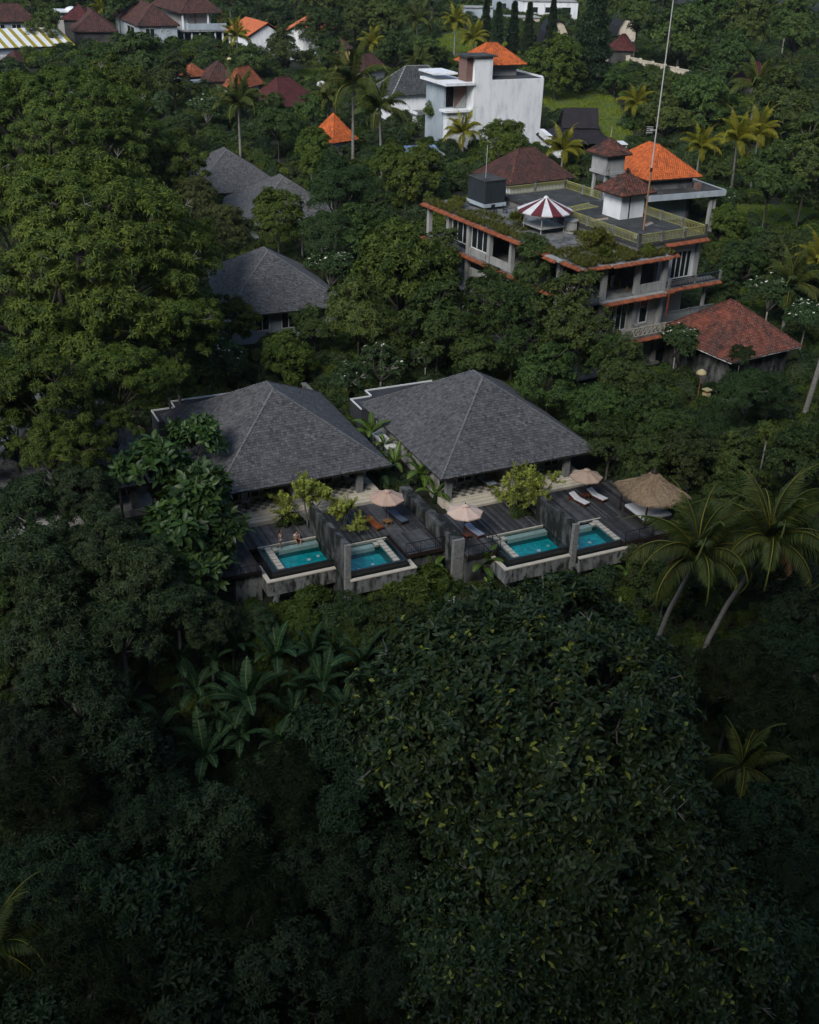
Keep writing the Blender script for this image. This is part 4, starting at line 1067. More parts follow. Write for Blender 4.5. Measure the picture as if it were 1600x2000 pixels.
hip_house("maroon_roof_house", "maroon roof end glimpsed in the upper right wood", (1432, 150), (1466, 160), 6, 14.5, 18.0, "concrete_black", "tile_maroon", "tile_maroon", .45, .42, .5)
def watch_tower():
    p = at_height(667, 120, 13.5)
    t = thing("watch_tower", "ochre watch tower on posts with a small brown roof", "tower", (p.x, p.y, 0), R(12))
    for x in (-1.5, -.4, .6, 1.2): xbox(t, "post", "ochre_wall", (x, x + .3, -1.4, -1.1, 9, 13.5))
    xbox(t, "cabin", "ochre_wall", (-1.7, 1.7, -1.6, 1.6, 13.5, 15.8)); xbox(t, "ledge", "ochre_wall", (-1.9, 1.9, -1.8, 1.8, 13.3, 13.6)); xbox(t, "back_post", "ochre_wall", (-1.5, 1.5, 1.0, 1.3, 9, 13.5))
    roof(t, (-2.2, 2.2, -2.1, 2.1), 16.4, 18.2, "tile_brown", "tile_brown", .4, .38, .04, True, 2, cover="tile_cover")
    for x in (-1.6, 1.4): xbox(t, "cabin_post", "ochre_wall", (x, x + .2, -1.5, -1.3, 15.81, 16.4))
watch_tower()
def cream_wall():
    a, b = on_ground(1118, 108, 0), on_ground(1345, 165, 0)
    t = thing("compound_wall", "long weathered cream compound wall at the upper right", "wall", (a.x, a.y, 0), 0)
    n = 10
    for i in range(n):
        p, q = (b - a) * (i / n), (b - a) * ((i + .97) / n)
        g = terrain(a.x + p.x, a.y + p.y)
        m = MB(); m.vwall(p, q, .3, g - 1.5, g + 2.7); m.build("wall_panel", "plaster_cream", t)
        m = MB(); m.vwall(p, q, .5, g + 2.7, g + 2.9); m.build("coping", "plaster_cream", t)
        m = MB(); m.box(p.x - .3, p.x + .3, p.y - .3, p.y + .3, g - 1.5, g + 3.2); m.build("pier", "plaster_cream", t)
cream_wall()
def a_frame(label, x, y, zt, w, h, d, az_):
    p = at_height(x, y, zt)
    t = thing("a_frame_house", label, "house", (p.x, p.y, zt - h), az_, "steep roofed houses at the top")
    pts = [(-w, 0), (-w * .8, h * .55), (-w * .35, h * .93), (0, h), (w * .35, h * .93), (w * .8, h * .55), (w, 0)]
    mb = MB()
    for k in range(6):
        (x0, z0), (x1, z1) = pts[k], pts[k + 1]
        mb.quad([(x0, -.6, z0), (x0, d, z0), (x1, d, z1), (x1, -.6, z1)]); mb.quad([(x0 * .95, -.6, z0 * .97), (x1 * .95, -.6, z1 * .97), (x1 * .95, d, z1 * .97), (x0 * .95, d, z0 * .97)])
        mb.quad([(x0, -.6, z0), (x1, -.6, z1), (x1 * .95, -.6, z1 * .97), (x0 * .95, -.6, z0 * .97)])
    mb.build("roof", "tile_black", t)
    g = MB(); g.quad([(px_ * .93, .1, pz * .95) for px_, pz in pts]); g.build("gable", "plaster_cream", t)
    xbox(t, "wall", "render_white", (-w * .8, w * .8, .2, d - .3, -4, h * .3))
a_frame("steep black arched roof house with a pale gable at the top centre", 1092, 38, 21, 3.4, 6.5, 9, R(8))
a_frame("steep black arched roof house in the shade at the top, right of the casuarina", 1228, 30, 21, 3.0, 6.0, 8, R(8))
for k, (x, y, zt, w, d, h, m, lab) in enumerate([(935, 45, 15, 4.2, 4, 9, "render_blue", "pale blue building at the top left of the columnar trees"), (1022, 48, 15, 5.0, 5, 4, "plaster_cream", "cream stepped building between the columnar trees"), (1075, 22, 17, 9, 6, 6, "render_white", "weathered white building at the very top centre"), (1005, 14, 17, 6, 5, 7, "render_blue", "pale turquoise roofed building at the very top"), (1108, 75, 13, 4, 4, 2.4, "plaster_cream", "low cream outbuilding below the arched roof house")]):
    p = at_height(x, y, zt)
    t = thing("block_house", lab, "building", (p.x, p.y, 0), R(14), "pale buildings at the top centre")
    xbox(t, "wall", m, (-w, w, 0, d, zt - 7, zt + h * .45)); xbox(t, "roof", "concrete_pale", (-w - .3, w + .3, -.3, d + .3, zt + h * .45, zt + h * .45 + .3))
    for i in range(3): frame_window(t, -w * .8 + i * w * .6, -w * .45 + i * w * .6, -.02, zt - .5, zt + 1.2, 1, .05, "window")
# --- small things of the village
def dish(x, y, z, r, label):
    p = at_height(x, y, z)
    t = thing("dish_antenna", label, "antenna", (p.x, p.y, z - 2), R(200), "dish antennas")
    m = MB(); m.lathe([(.05, 0), (r * .5, r * .1), (r, r * .4), (r * .97, r * .42), (r * .48, r * .16), (.04, .06)], 14)
    o = m.build("dish", "dish", t, (0, 0, 2), True); o.rotation_euler = (R(-55), 0, R(170))
    m = MB(); m.bar((0, 0, -6), (0, 0, 2), .08); m.build("pole", "mast_metal", t)
dish(628, 168, 13.2, .95, "white dish antenna on a pole above the small field")
def temple_parasol(x, y, z, label, m="gold_cloth"):
    p = at_height(x, y, z)
    g = terrain(p.x, p.y)
    t = thing("temple_parasol", label, "parasol", (p.x, p.y, g), 0, "ceremonial parasols")
    b = MB(); b.lathe([(.5, 0), (.55, .14), (.42, .36), (.18, .5), (.03, .55)], 12); b.build("canopy", m, t, (0, 0, z - g), True)
    b = MB(); b.bar((0, 0, 0), (0, 0, z - g + .1), .05); b.build("pole", "wood_tan", t)
temple_parasol(1370, 731, 4.2, "pale gold ceremonial parasol beside the red tiled house")
temple_parasol(1420, 402, 7.2, "golden ceremonial parasol near the palm trunks")
temple_parasol(448, 117, 14.4, "orange ceremonial parasol by the family shrine")
def shrine():
    p = at_height(1384, 745, 3.0)
    t = thing("offering_shrine", "small stone shrine wrapped in yellow cloth by the red tiled house", "shrine", (p.x, p.y, terrain(p.x, p.y)), BA); t.scale = (.65,) * 3
    xbox(t, "plinth", "concrete_old", (-.4, .4, -.4, .4, -.3, 1.2)); xbox(t, "cloth_skirt", "gold_cloth", (-.48, .48, -.48, .48, 1.2, 1.9)); xbox(t, "niche_roof", "gold_cloth", (-.6, .6, -.6, .6, 2.4, 2.55)); xbox(t, "niche", "wood_tan", (-.3, .3, -.3, .3, 1.9, 2.4))
shrine()
def garden_wall():
    t = thing("garden_brick_wall", "dark red brick garden wall behind the left villa", "wall", VW(14.7, 22.5, 0), AZ + R(90))
    m = MB(); m.box(0, 9, 0, .35, -.5, 2.2); m.build("wall_panel", "brick", t); m = MB(); m.box(-.1, 9.1, -.08, .43, 2.2, 2.35); m.build("coping", "concrete_old", t)
    t = thing("garden_brick_wall", "dark red brick wall beside the shaded third roof", "wall", VW(-3.4, 19.5, 0), AZ + R(90))
    m = MB(); m.box(0, 7, 0, .4, -.5, 2.6); m.build("wall_panel", "brick", t)
    t = thing("brick_pedestal", "brick pedestal carrying the potted plant before the middle villa", "pedestal", on_ground(597, 672), AZ)
    m = MB(); m.box(-.35, .35, -.35, .35, -.3, 2.0); m.build("shaft", "brick", t); m = MB(); m.box(-.45, .45, -.45, .45, 2.0, 2.15); m.build("cap", "brick", t)
    t = thing("compound_wall", "long dark wall along the back of the small field", "wall", (0, 0, 0), 0)
    a, b = at_height(590, 160, 10.0), at_height(660, 166, 10.0)
    m = MB(); m.vwall(a, b, .3, 7, 10.6); m.build("wall_panel", "concrete_black", t)
garden_wall()
def sheet_porch():
    p = at_height(596, 455, 5.2)
    t = thing("sheet_porch", "small porch with a pale sheet roof below the far grey roofs", "porch", (p.x, p.y, 0), R(24))
    m = MB(); m.box(-1.6, 2.0, 0, 1.6, 5.0, 5.15); m.build("roof", "sheet_white", t)
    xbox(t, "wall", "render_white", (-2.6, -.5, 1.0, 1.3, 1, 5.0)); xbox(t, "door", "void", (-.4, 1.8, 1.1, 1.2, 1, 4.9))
    for i in range(7): xbox(t, "rail_bar", "black_metal", (-2.4 + i * .3, -2.36 + i * .3, .2, .24, 1.6, 2.6))
sheet_porch()
def bare_trunk():
    c = on_ground(590, 520, 0)
    t = thing("bare_tree", "bare pale trunk with cut branches beside the far grey roofs", "tree", c, 0)
    h = 8.2
    m = MB(); m.tube([(0, 0, -.5), (.1, 0, h * .5), (0, .1, h)], [.16, .12, .07], 7); m.build("trunk", "bark_pale", t)
    for a, z, l in ((2.8, 5.6, 1.4), (.2, 6.4, 1.2), (2.4, 7.9, 1.3), (5.5, 7.4, .8)):
        m = MB(); m.tube([(0, 0, z), (math.cos(a) * l * .6, math.sin(a) * l * .3, z + l * .5), (math.cos(a) * l, math.sin(a) * l * .5, z + l)], [.07, .05, .03], 5); m.build("branch", "bark_pale", t)
bare_trunk()
def pale_pole():
    c = on_ground(1567, 820, 0)
    t = thing("leaning_palm_trunk", "pale bare palm trunk at the right edge beside the red tiled house", "trunk", c, 0)
    m = MB(); m.tube([(0, 0, -.5), (.5, .2, 4), (1.0, .5, 9), (1.2, .6, 14)], [.30, .26, .24, .22], 9); m.build("trunk", "bark_palm", t)
pale_pole()
# --- open meadows
def meadow(label, pts, seed):
    P = [on_ground(x, y, 0) for x, y in pts]
    poly = [(p.x, p.y) for p in P]
    FIELDS.append(poly)
    xs, ys = [p[0] for p in poly], [p[1] for p in poly]
    rnd = random.Random(seed)
    def inside_(x, y):
        c = False
        for k in range(len(poly)):
            (xa, ya), (xb, yb) = poly[k], poly[(k + 1) % len(poly)]
            if (ya > y) != (yb > y) and x < (xb - xa) * (y - ya) / (yb - ya) + xa: c = not c
        return c
    sh = MB(); st = 1.2; x = min(xs)
    while x < max(xs):
        y = min(ys)
        while y < max(ys):
            if inside_(x + st / 2, y + st / 2): sh.quad([(u, v, terrain(u, v) + .12) for u, v in ((x, y), (x + st, y), (x + st, y + st), (x, y + st))])
            y += st
        x += st
    tag(sh.build("meadow_ground", "turf"), label.replace("meadow", "meadow turf").replace("field", "field turf").replace("grass", "grass turf"), None, kind="structure")
    L, W_, Tt, Dd, Nn, Pp = [], [], [], [], [], []
    area = (max(xs) - min(xs)) * (max(ys) - min(ys))
    n = int(min(42000, area * 14))
    for i in range(n):
        x, y = rnd.uniform(min(xs), max(xs)), rnd.uniform(min(ys), max(ys))
        inside = False
        for k in range(len(poly)):
            (xa, ya), (xb, yb) = poly[k], poly[(k + 1) % len(poly)]
            if (ya > y) != (yb > y) and x < (xb - xa) * (y - ya) / (yb - ya) + xa: inside = not inside
        if not inside: continue
        tuft = .5 + .5 * math.sin(x * .7) * math.cos(y * .5 + x * .2)
        Pp.append((x, y, terrain(x, y) - .05)); a = rnd.uniform(0, 6.28)
        Dd.append((math.cos(a) * .6, math.sin(a) * .6, rnd.uniform(.5, 1.2))); Nn.append((-math.sin(a), math.cos(a), .4))
        L.append(rnd.uniform(.35, .7) * (.6 + tuft * .7)); W_.append(rnd.uniform(.07, .16)); Tt.append(min(1, max(0, rnd.gauss(.3 + .4 * tuft, .2))))
    tag(place(leaf_mesh("meadow_grass", Pp, Dd, Nn, L, W_, Tt, "grass", 2), "meadow_grass"), label, None, kind="stuff")
MEADOWS = [("bright green meadow right of the white building", [(1055, 165), (1110, 140), (1160, 150), (1215, 215), (1240, 275), (1215, 300), (1160, 260), (1060, 225)], 1),
 ("meadow strip behind the white building's roof", [(840, 75), (905, 58), (1015, 92), (1040, 115), (1000, 135), (850, 105)], 2),
 ("small walled green field above the dish antenna", [(545, 142), (660, 132), (662, 160), (570, 160)], 3),
 ("grass strip under the pale palm trunks at the right", [(1440, 400), (1600, 395), (1600, 440), (1450, 440), (1425, 420)], 4),
 ("grassy slope below the cream wall", [(1130, 125), (1180, 130), (1180, 150), (1135, 150)], 5)]
# ------------------------------------------------------------------ plants
leafmat("leaf_rain", (.030, .062, .014), (.122, .160, .022), rough=.6, spec=.2, trans=.26, vary=.14, hue=.010)
leafmat("leaf_dense", (.020, .044, .014), (.080, .114, .021), rough=.55, spec=.22, trans=.24, vary=.32, hue=.022)
leafmat("leaf_mango", (.019, .042, .018), (.064, .096, .030), rough=.5, spec=.25, trans=.2, vary=.2, hue=.012)
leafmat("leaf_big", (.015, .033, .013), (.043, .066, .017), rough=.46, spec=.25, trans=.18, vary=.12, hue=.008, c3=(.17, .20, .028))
leafmat("leaf_plate", (.018, .046, .016), (.064, .116, .023), rough=.42, spec=.3, trans=.2, vary=.15, hue=.01)
leafmat("leaf_feather", (.026, .056, .024), (.070, .112, .040), rough=.65, spec=.15, trans=.3, vary=.2, hue=.012)
leafmat("leaf_olive", (.034, .046, .016), (.078, .088, .026), rough=.55, spec=.15, trans=.22, vary=.2, hue=.015)
leafmat("leaf_round", (.028, .058, .012), (.112, .150, .019), rough=.55, spec=.2, trans=.25, vary=.18, hue=.012)
leafmat("leaf_painted_shade", (.010, .025, .013), (.031, .052, .018), rough=.6, spec=.15, trans=.15, vary=.3, hue=.02)  # green darkened so the ravine's shade sits in the leaf colour
leafmat("leaf_palm", (.040, .070, .018), (.110, .130, .026), rough=.5, spec=.2, trans=.28, vary=.15, hue=.010, c3=(.22, .21, .03))
leafmat("leaf_palm_yellow", (.130, .155, .016), (.330, .290, .026), rough=.5, spec=.2, trans=.32, vary=.12, hue=.008)
leafmat("leaf_banana", (.016, .042, .018), (.034, .070, .024), rough=.55, spec=.12, trans=.2, vary=.2, hue=.01, c3=(.10, .14, .05))
leafmat("leaf_banana_bright", (.055, .115, .016), (.10, .17, .022), rough=.38, spec=.45, trans=.3, vary=.15, hue=.01, c3=(.22, .26, .06))
leafmat("leaf_lime", (.20, .24, .045), (.46, .48, .10), rough=.6, spec=.2, trans=.25, vary=.08, hue=.008)
leafmat("leaf_painted_shade_olive", (.013, .026, .011), (.036, .052, .017), rough=.65, spec=.1, trans=.12, vary=.25, hue=.015)  # olive variant, ravine shade painted into it as well
leafmat("leaf_conifer", (.012, .030, .014), (.032, .056, .020), rough=.6, trans=.12, vary=.2, hue=.01)
leafmat("grass", (.095, .150, .018), (.230, .290, .034), rough=.8, spec=.1, trans=.35, vary=.05, hue=.005)
leafmat("moss_grass", (.060, .070, .014), (.150, .155, .026), rough=.8, trans=.2, vary=.1, hue=.008)
mat("petal", (.75, .74, .66), (.62, .6, .5), scale=3, rough=.7)
mat("coconut", (.16, .12, .02), rough=.6)
mat("frond_dry", (.22, .13, .05), (.15, .09, .04), scale=2, rough=.9)

LEAF = {
 2: ([(0, 0, 0), (.5, .42, .10), (0, 1, -.06), (-.5, .42, .10)], [(0, 1, 2), (0, 2, 3)]),
 4: ([(0, 0, 0), (.5, .40, .11), (.30, .78, .04), (0, 1, -.12), (-.30, .78, .04), (-.5, .40, .11), (0, .45, .0)], [(0, 1, 6), (1, 2, 3, 6), (3, 4, 5, 6), (5, 0, 6)]),
 6: ([(0, 0, 0), (.42, .25, .08), (.5, .55, .08), (.28, .84, -.02), (0, 1, -.14), (-.28, .84, -.02), (-.5, .55, .08), (-.42, .25, .08), (0, .3, 0), (0, .62, -.01)],
     [(0, 1, 8), (1, 2, 9, 8), (2, 3, 4, 9), (4, 5, 6, 9), (6, 7, 8, 9), (7, 0, 8)]),
}
def leaf_mesh(name, P, D, N, L, W, T, matn, kind=4, extra=None):
    """one mesh of many leaves: base point, direction, blade normal, length, width, tint of each"""
    tv, tf = LEAF[kind]
    tv = np.array(tv)
    P, D, N = np.asarray(P), np.asarray(D), np.asarray(N)
    D = D / np.linalg.norm(D, axis=1, keepdims=True)
    S = np.cross(D, N); S /= np.linalg.norm(S, axis=1, keepdims=True) + 1e-9
    N = np.cross(S, D)
    L, W, T = np.asarray(L)[:, None, None], np.asarray(W)[:, None, None], np.asarray(T)
    V = P[:, None, :] + S[:, None, :] * (tv[None, :, 0:1] * W) + D[:, None, :] * (tv[None, :, 1:2] * L) + N[:, None, :] * (tv[None, :, 2:3] * L)
    n, k = len(P), len(tv)
    V = V.reshape(-1, 3)
    nf = len(tf)
    sizes = np.array([len(f) for f in tf])
    loops = np.concatenate([np.array(f) for f in tf])
    LI = (loops[None, :] + (np.arange(n) * k)[:, None]).reshape(-1)
    starts = np.concatenate([[0], np.cumsum(sizes)[:-1]])
    LS = (starts[None, :] + (np.arange(n) * sizes.sum())[:, None]).reshape(-1)
    me = bpy.data.meshes.new(name)
    me.vertices.add(len(V)); me.vertices.foreach_set("co", V.astype(np.float32).reshape(-1))
    me.loops.add(len(LI)); me.loops.foreach_set("vertex_index", LI.astype(np.int32))
    me.polygons.add(n * nf); me.polygons.foreach_set("loop_start", LS.astype(np.int32))
    at = me.attributes.new("tint", 'FLOAT', 'FACE'); at.data.foreach_set("value", np.repeat(T, nf).astype(np.float32))
    me.materials.append(MAT[matn])
    me.update(calc_edges=True)
    me.validate()
    return me

def unit(v): return v / (np.linalg.norm(v, axis=1, keepdims=True) + 1e-9)

def rosettes(rng, P, A, k, L, W, e0, e1, tmin=0.0, tmax=1.0, lj=.3, flush=0.0):
    """k leaves round each point P about axis A, raised e0..e1 degrees from the plane across the axis"""
    n = len(P)
    A = unit(A)
    ref = unit(rng.normal(size=(n, 3)))
    U = unit(np.cross(A, ref)); V = np.cross(A, U)
    ph = rng.random((n, 1)) * 6.28 + np.arange(k)[None, :] * (6.28 / k) + rng.normal(0, .35, (n, k))
    el = np.radians(rng.uniform(e0, e1, (n, k)))
    H = U[:, None, :] * np.cos(ph)[..., None] + V[:, None, :] * np.sin(ph)[..., None]
    D = H * np.cos(el)[..., None] + A[:, None, :] * np.sin(el)[..., None]
    N = A[:, None, :] * np.cos(el)[..., None] - H * np.sin(el)[..., None]
    N = N + rng.normal(0, .25, N.shape)
    PP = np.repeat(P[:, None, :], k, 1) + D * (L * .08)
    LL = L * (1 + rng.uniform(-lj, lj, (n, k)))
    WW = W * (1 + rng.uniform(-.2, .2, (n, k)))
    base = rng.random((n, 1)) * .5 + rng.random((n, k)) * .5
    T = tmin + (tmax - tmin) * base
    if flush:                                            # a few young bright leaves
        T = np.where(rng.random((n, k)) < flush, 1.0, T * .88)
    return [x.reshape(-1, 3) if x.ndim == 3 else x.reshape(-1) for x in (PP, D, N, LL, WW, T)]

def crown_points(rng, R, squash, nl, lobe_r, ncl, clump_r, per, low=-.25, fill=.25, even=False):
    """lobes on a dome -> clumps on lobes -> twig tips on clumps; returns tips, outward axes, lobe and clump centres"""
    lob = []
    if even:                                              # one closed dome: lobes spread evenly, radius uneven
        for i in range(nl):
            z = 1 - (1 - low) * (i + .5) / nl
            a = i * 2.39996 + rng.uniform(-.25, .25); q = math.sqrt(max(0, 1 - z * z))
            bump = 1 + .07 * math.sin(3 * a + 1) * q + .06 * math.cos(5 * a + 4 * z)
            lob.append(np.array([q * math.cos(a), q * math.sin(a), z]) * (1 - lobe_r) * R * rng.uniform(.93, 1.06) * bump)
    for i in range(0 if even else nl):
        for _ in range(40):
            d = rng.normal(size=3); d /= np.linalg.norm(d)
            if d[2] > low: break
        r = (1 - lobe_r) * R * rng.uniform(.75, 1.08)
        c = d * r
        if all(np.linalg.norm(c - o) > R * lobe_r * .75 for o in lob) or i > nl - 3: lob.append(c)
    lob.append(np.array([0, 0, R * .25]))
    lob = np.array(lob)
    C = []
    for c in lob:
        lr = R * lobe_r * rng.uniform(.8, 1.2)
        d = unit(rng.normal(size=(ncl * 2, 3)))
        out = c / (np.linalg.norm(c) + 1e-6)
        sc = d @ out * .6 + d[:, 2] * .7 + rng.normal(0, .35, len(d))
        d = d[np.argsort(-sc)[:ncl]]
        C.append(c + d * lr * rng.uniform(.55, 1.0, (ncl, 1)))
    C = np.concatenate(C)
    C[:, 2] *= squash
    d = unit(rng.normal(size=(len(C), per * 2, 3)).reshape(-1, 3)).reshape(len(C), per * 2, 3)
    out = unit(C)[:, None, :]
    sc = (d * out).sum(2) * .7 + d[:, :, 2] * .8 + rng.normal(0, .5, d.shape[:2])
    idx = np.argsort(-sc, 1)[:, :per]
    d = np.take_along_axis(d, idx[..., None], 1)
    cr = clump_r * rng.uniform(.7, 1.3, (len(C), 1, 1))
    rad = rng.uniform(0, 1, d.shape[:2]) ** (fill) 
    off = d * cr * rad[..., None]
    off[..., 2] *= .75
    P = (C[:, None, :] + off).reshape(-1, 3)
    A = unit(d.reshape(-1, 3) * .7 + np.repeat(unit(C), per, 0) * .4 + np.array([0, 0, .55]) + rng.normal(0, .2, (len(P), 3)))
    lob[:, 2] *= squash
    return P, A, lob, C

def trunk_mesh(name, rng, R, lob, C, r0, depth, matn="bark", twig=.35, tw_r=.05, lean=.12):
    mb = MB()
    f = Vector((rng.uniform(-1, 1) * R * .08, rng.uniform(-1, 1) * R * .08, -R * .55))
    path = [Vector((f.x + rng.uniform(-1, 1) * lean * depth * .3, f.y + rng.uniform(-1, 1) * lean * depth * .3, -depth)),
            Vector((f.x + rng.uniform(-1, 1) * R * .06, f.y, -depth * .6)), f]
    mb.tube(path, [r0 * 1.35, r0 * 1.05, r0 * .85], 8)
    for c in lob:
        c = Vector(c)
        m = f.lerp(c, .5) + Vector((rng.uniform(-1, 1), rng.uniform(-1, 1), rng.uniform(-.2, .9))) * R * .09
        mb.tube([f, m, c], [r0 * .62, r0 * .4, r0 * .2], 6)
    for c in C[:: max(1, int(1 / twig))]:
        c = Vector(c)
        l = Vector(min(lob, key=lambda q: (Vector(q) - c).length))
        mb.tube([l, l.lerp(c, .55) + Vector((0, 0, -.04 * R)), c], [r0 * .2, tw_r * 1.4, tw_r], 4)
    return mb.mesh(name, matn, True)

TREE = {}
def tree_kind(key, seed, R, squash, nl, lobe_r, ncl, clump_r, per, k, L, W, e0, e1, matn, leaf=4, r0=.3, depth=None, bark="bark", flowers=0, twigs=0, **kw):
    rng = np.random.default_rng(seed)
    pk = {a: kw.pop(a) for a in ("low", "fill", "even") if a in kw}
    tk = {a: kw.pop(a) for a in ("twig", "tw_r", "lean") if a in kw}
    P, A, lob, C = crown_points(rng, R, squash, nl, lobe_r, ncl, clump_r, per, **pk)
    parts = rosettes(rng, P, A, k, L, W, e0, e1, **kw)
    me = leaf_mesh("crown", *parts, matn, leaf)
    tr = trunk_mesh("trunk", rng, R, lob, C, r0, depth or R * 3.2, bark, **tk)
    fl = None
    if flowers:
        top = P[np.argsort(-(P[:, 2] + rng.normal(0, R * .35, len(P))))[:flowers]]
        up = np.tile(np.array([0, 0, 1.0]), (len(top), 1)) + rng.normal(0, .3, (len(top), 3))
        fl = leaf_mesh("blossom", *rosettes(rng, top + up * L * .25, up, 5, .16, .12, 10, 40), "petal", 2)
    tg = None
    if twigs:                                             # bare pale twigs sticking out of the leaves
        mb = MB()
        for c in C[rng.choice(len(C), twigs, replace=False)]:
            c = Vector(c); o = c.normalized()
            for j in range(4):
                d = (o + Vector(rng.normal(0, .55, 3))).normalized()
                q = c + o * .7 + d * rng.uniform(.5, 1.1)
                mb.tube([tuple(c), tuple(c + o * .7), tuple(q)], [.035, .028, .012], 4)
        tg = mb.mesh("bare_twigs", "bark_pale")
    TREE[key] = dict(R=R, crown=me, trunk=tr, flowers=fl, twigs=tg)

#          key      seed  R  squash nl lobe ncl clump per  k   L    W    e0  e1
tree_kind("rain0",   1, 7.0, .85, 15, .42, 18, .80, 15, 8, .48, .14, -40, 12, "leaf_rain", 4, .26, fill=.4, low=-.55, twigs=7)
tree_kind("rain1",   2, 7.0, .95, 15, .44, 18, .85, 15, 8, .48, .14, -40, 12, "leaf_rain", 4, .26, fill=.4, low=-.55, twigs=7)
tree_kind("giant",  36, 13., .82, 74, .19, 15, .85, 14, 8, .46, .135, -40, 12, "leaf_rain", 2, .5, fill=.4, low=-.4, twigs=22, even=True, twig=.15)
tree_kind("dense0",  3, 5.0, 1.0, 16, .38, 15, .75, 15, 6, .36, .16, -15, 35, "leaf_dense", 2, .20, low=-.7)
tree_kind("dense1",  4, 5.0, .90, 16, .40, 15, .80, 15, 6, .36, .16, -15, 35, "leaf_dense", 2, .20, low=-.7)
tree_kind("dense2",  5, 4.5, 1.35, 16, .38, 14, .70, 15, 6, .34, .15, -15, 35, "leaf_dense", 2, .18, low=-.75)
tree_kind("mango0",  6, 5.0, .85, 15, .40, 15, .68, 10, 10, .50, .11, -30, 28, "leaf_mango", 4, .22, bark="bark_pale", fill=.45, low=-.6)
tree_kind("mango1",  7, 5.0, .95, 15, .40, 15, .70, 10, 10, .50, .11, -30, 28, "leaf_mango", 4, .22, bark="bark_pale", fill=.45, low=-.6)
tree_kind("big0",    8, 11., .85, 62, .20, 12, 1.15, 15, 6, .46, .25, -12, 50, "leaf_big", 4, .36, flush=.045, fill=.5, bark="bark", twig=.2, low=-.35, twigs=12, even=True, lj=.5)
tree_kind("big1",    9, 9.0, .90, 46, .22, 12, 1.15, 14, 6, .46, .25, -12, 50, "leaf_big", 4, .36, flush=.045, fill=.5, bark="bark", twig=.2, low=-.35, twigs=8, even=True, lj=.5)
tree_kind("plate0", 10, 3.6, 1.15, 9, .45, 8, .75, 4, 6, 1.05, .46, -10, 50, "leaf_plate", 6, .18, fill=.5)
tree_kind("plate1", 11, 3.4, 1.0, 8, .45, 8, .75, 4, 6, 1.05, .46, -10, 50, "leaf_plate", 6, .18, fill=.5)
tree_kind("feather0", 12, 4.0, 1.25, 12, .38, 16, .75, 15, 7, .42, .06, -45, 20, "leaf_feather", 2, .15, fill=.6)
tree_kind("feather1", 13, 4.0, 1.0, 12, .40, 16, .80, 15, 7, .42, .06, -45, 20, "leaf_feather", 2, .15, fill=.6, bark="bark_pale")
tree_kind("olive0", 14, 5.0, .95, 15, .40, 15, .80, 14, 6, .36, .13, -25, 30, "leaf_olive", 2, .20, fill=.4, low=-.65)
tree_kind("round0", 15, 4.0, 1.0, 18, .36, 12, .60, 17, 6, .30, .13, -10, 40, "leaf_round", 2, .18, low=-.7)
tree_kind("round1", 16, 4.0, 1.25, 18, .36, 12, .60, 17, 6, .30, .13, -10, 40, "leaf_round", 2, .18, low=-.75)
tree_kind("frangi0", 17, 2.6, .60, 11, .40, 9, .42, 7, 8, .34, .12, -5, 40, "leaf_feather", 2, .075, bark="bark_pale", flowers=60, twig=1.0, tw_r=.03, low=-.4)
tree_kind("frangi1", 18, 2.6, .75, 9, .42, 7, .42, 4, 7, .34, .12, -5, 40, "leaf_feather", 2, .08, bark="bark_pale", flowers=10, twig=1.0, tw_r=.035)
tree_kind("shade0", 19, 5.5, .95, 16, .40, 14, .85, 12, 6, .42, .16, -20, 30, "leaf_painted_shade", 2, .22, fill=.4, low=-.6)
tree_kind("shade1", 20, 5.5, .85, 16, .40, 13, .85, 9, 9, .50, .10, -35, 20, "leaf_painted_shade", 2, .22, fill=.45, low=-.6)
tree_kind("shade2", 26, 5.5, .90, 18, .36, 12, .85, 8, 6, .66, .30, -15, 45, "leaf_painted_shade", 4, .22, fill=.5, low=-.6)
tree_kind("shade3", 27, 5.0, 1.0, 16, .38, 14, .85, 11, 8, .60, .055, -55, 10, "leaf_painted_shade_olive", 2, .18, fill=.6, low=-.6)
tree_kind("shrub0", 21, 1.5, .75, 8, .45, 9, .34, 9, 6, .26, .11, -10, 45, "leaf_round", 2, .06)
tree_kind("shrub1", 22, 1.5, .70, 8, .45, 9, .36, 8, 6, .30, .10, -20, 40, "leaf_dense", 2, .06)
tree_kind("shrub2", 23, 1.6, .70, 8, .45, 8, .40, 7, 7, .34, .09, -25, 35, "leaf_mango", 2, .06)

tree_kind("papaya", 25, 1.7, .5, 8, .45, 5, .35, 4, 7, .55, .22, -35, 10, "leaf_round", 2, .10, bark="bark_pale", depth=9)

def conifer(key, seed, H, R, matn, n, L):
    rng = np.random.default_rng(seed)
    z = rng.random(n) ** .8
    r = R * (1 - z) ** .75 * (.75 + .25 * np.sin(z * 40)) * rng.uniform(.5, 1.0, n) ** .4 + .12
    ph = rng.random(n) * 6.28
    P = np.stack([np.cos(ph) * r, np.sin(ph) * r, (z - .5) * H], 1)
    A = np.stack([np.cos(ph), np.sin(ph), np.full(n, -.25)], 1)
    me = leaf_mesh("crown", *rosettes(rng, P, A, 5, L, L * .28, -10, 60), matn, 2)
    mb = MB(); mb.tube([(0, 0, -H * 1.2), (0, 0, H * .45)], [.22, .05], 7)
    for i in range(26):
        q = P[i * (n // 26)]
        mb.tube([(0, 0, q[2] + .2), tuple(q * np.array([.8, .8, 1]))], [.05, .02], 4)
    TREE[key] = dict(R=R, crown=me, trunk=mb.mesh("trunk", "bark"), flowers=None)
conifer("column", 31, 13, 1.9, "leaf_conifer", 2600, .5)
conifer("casuarina", 32, 17, 4.6, "leaf_conifer", 4200, .7)

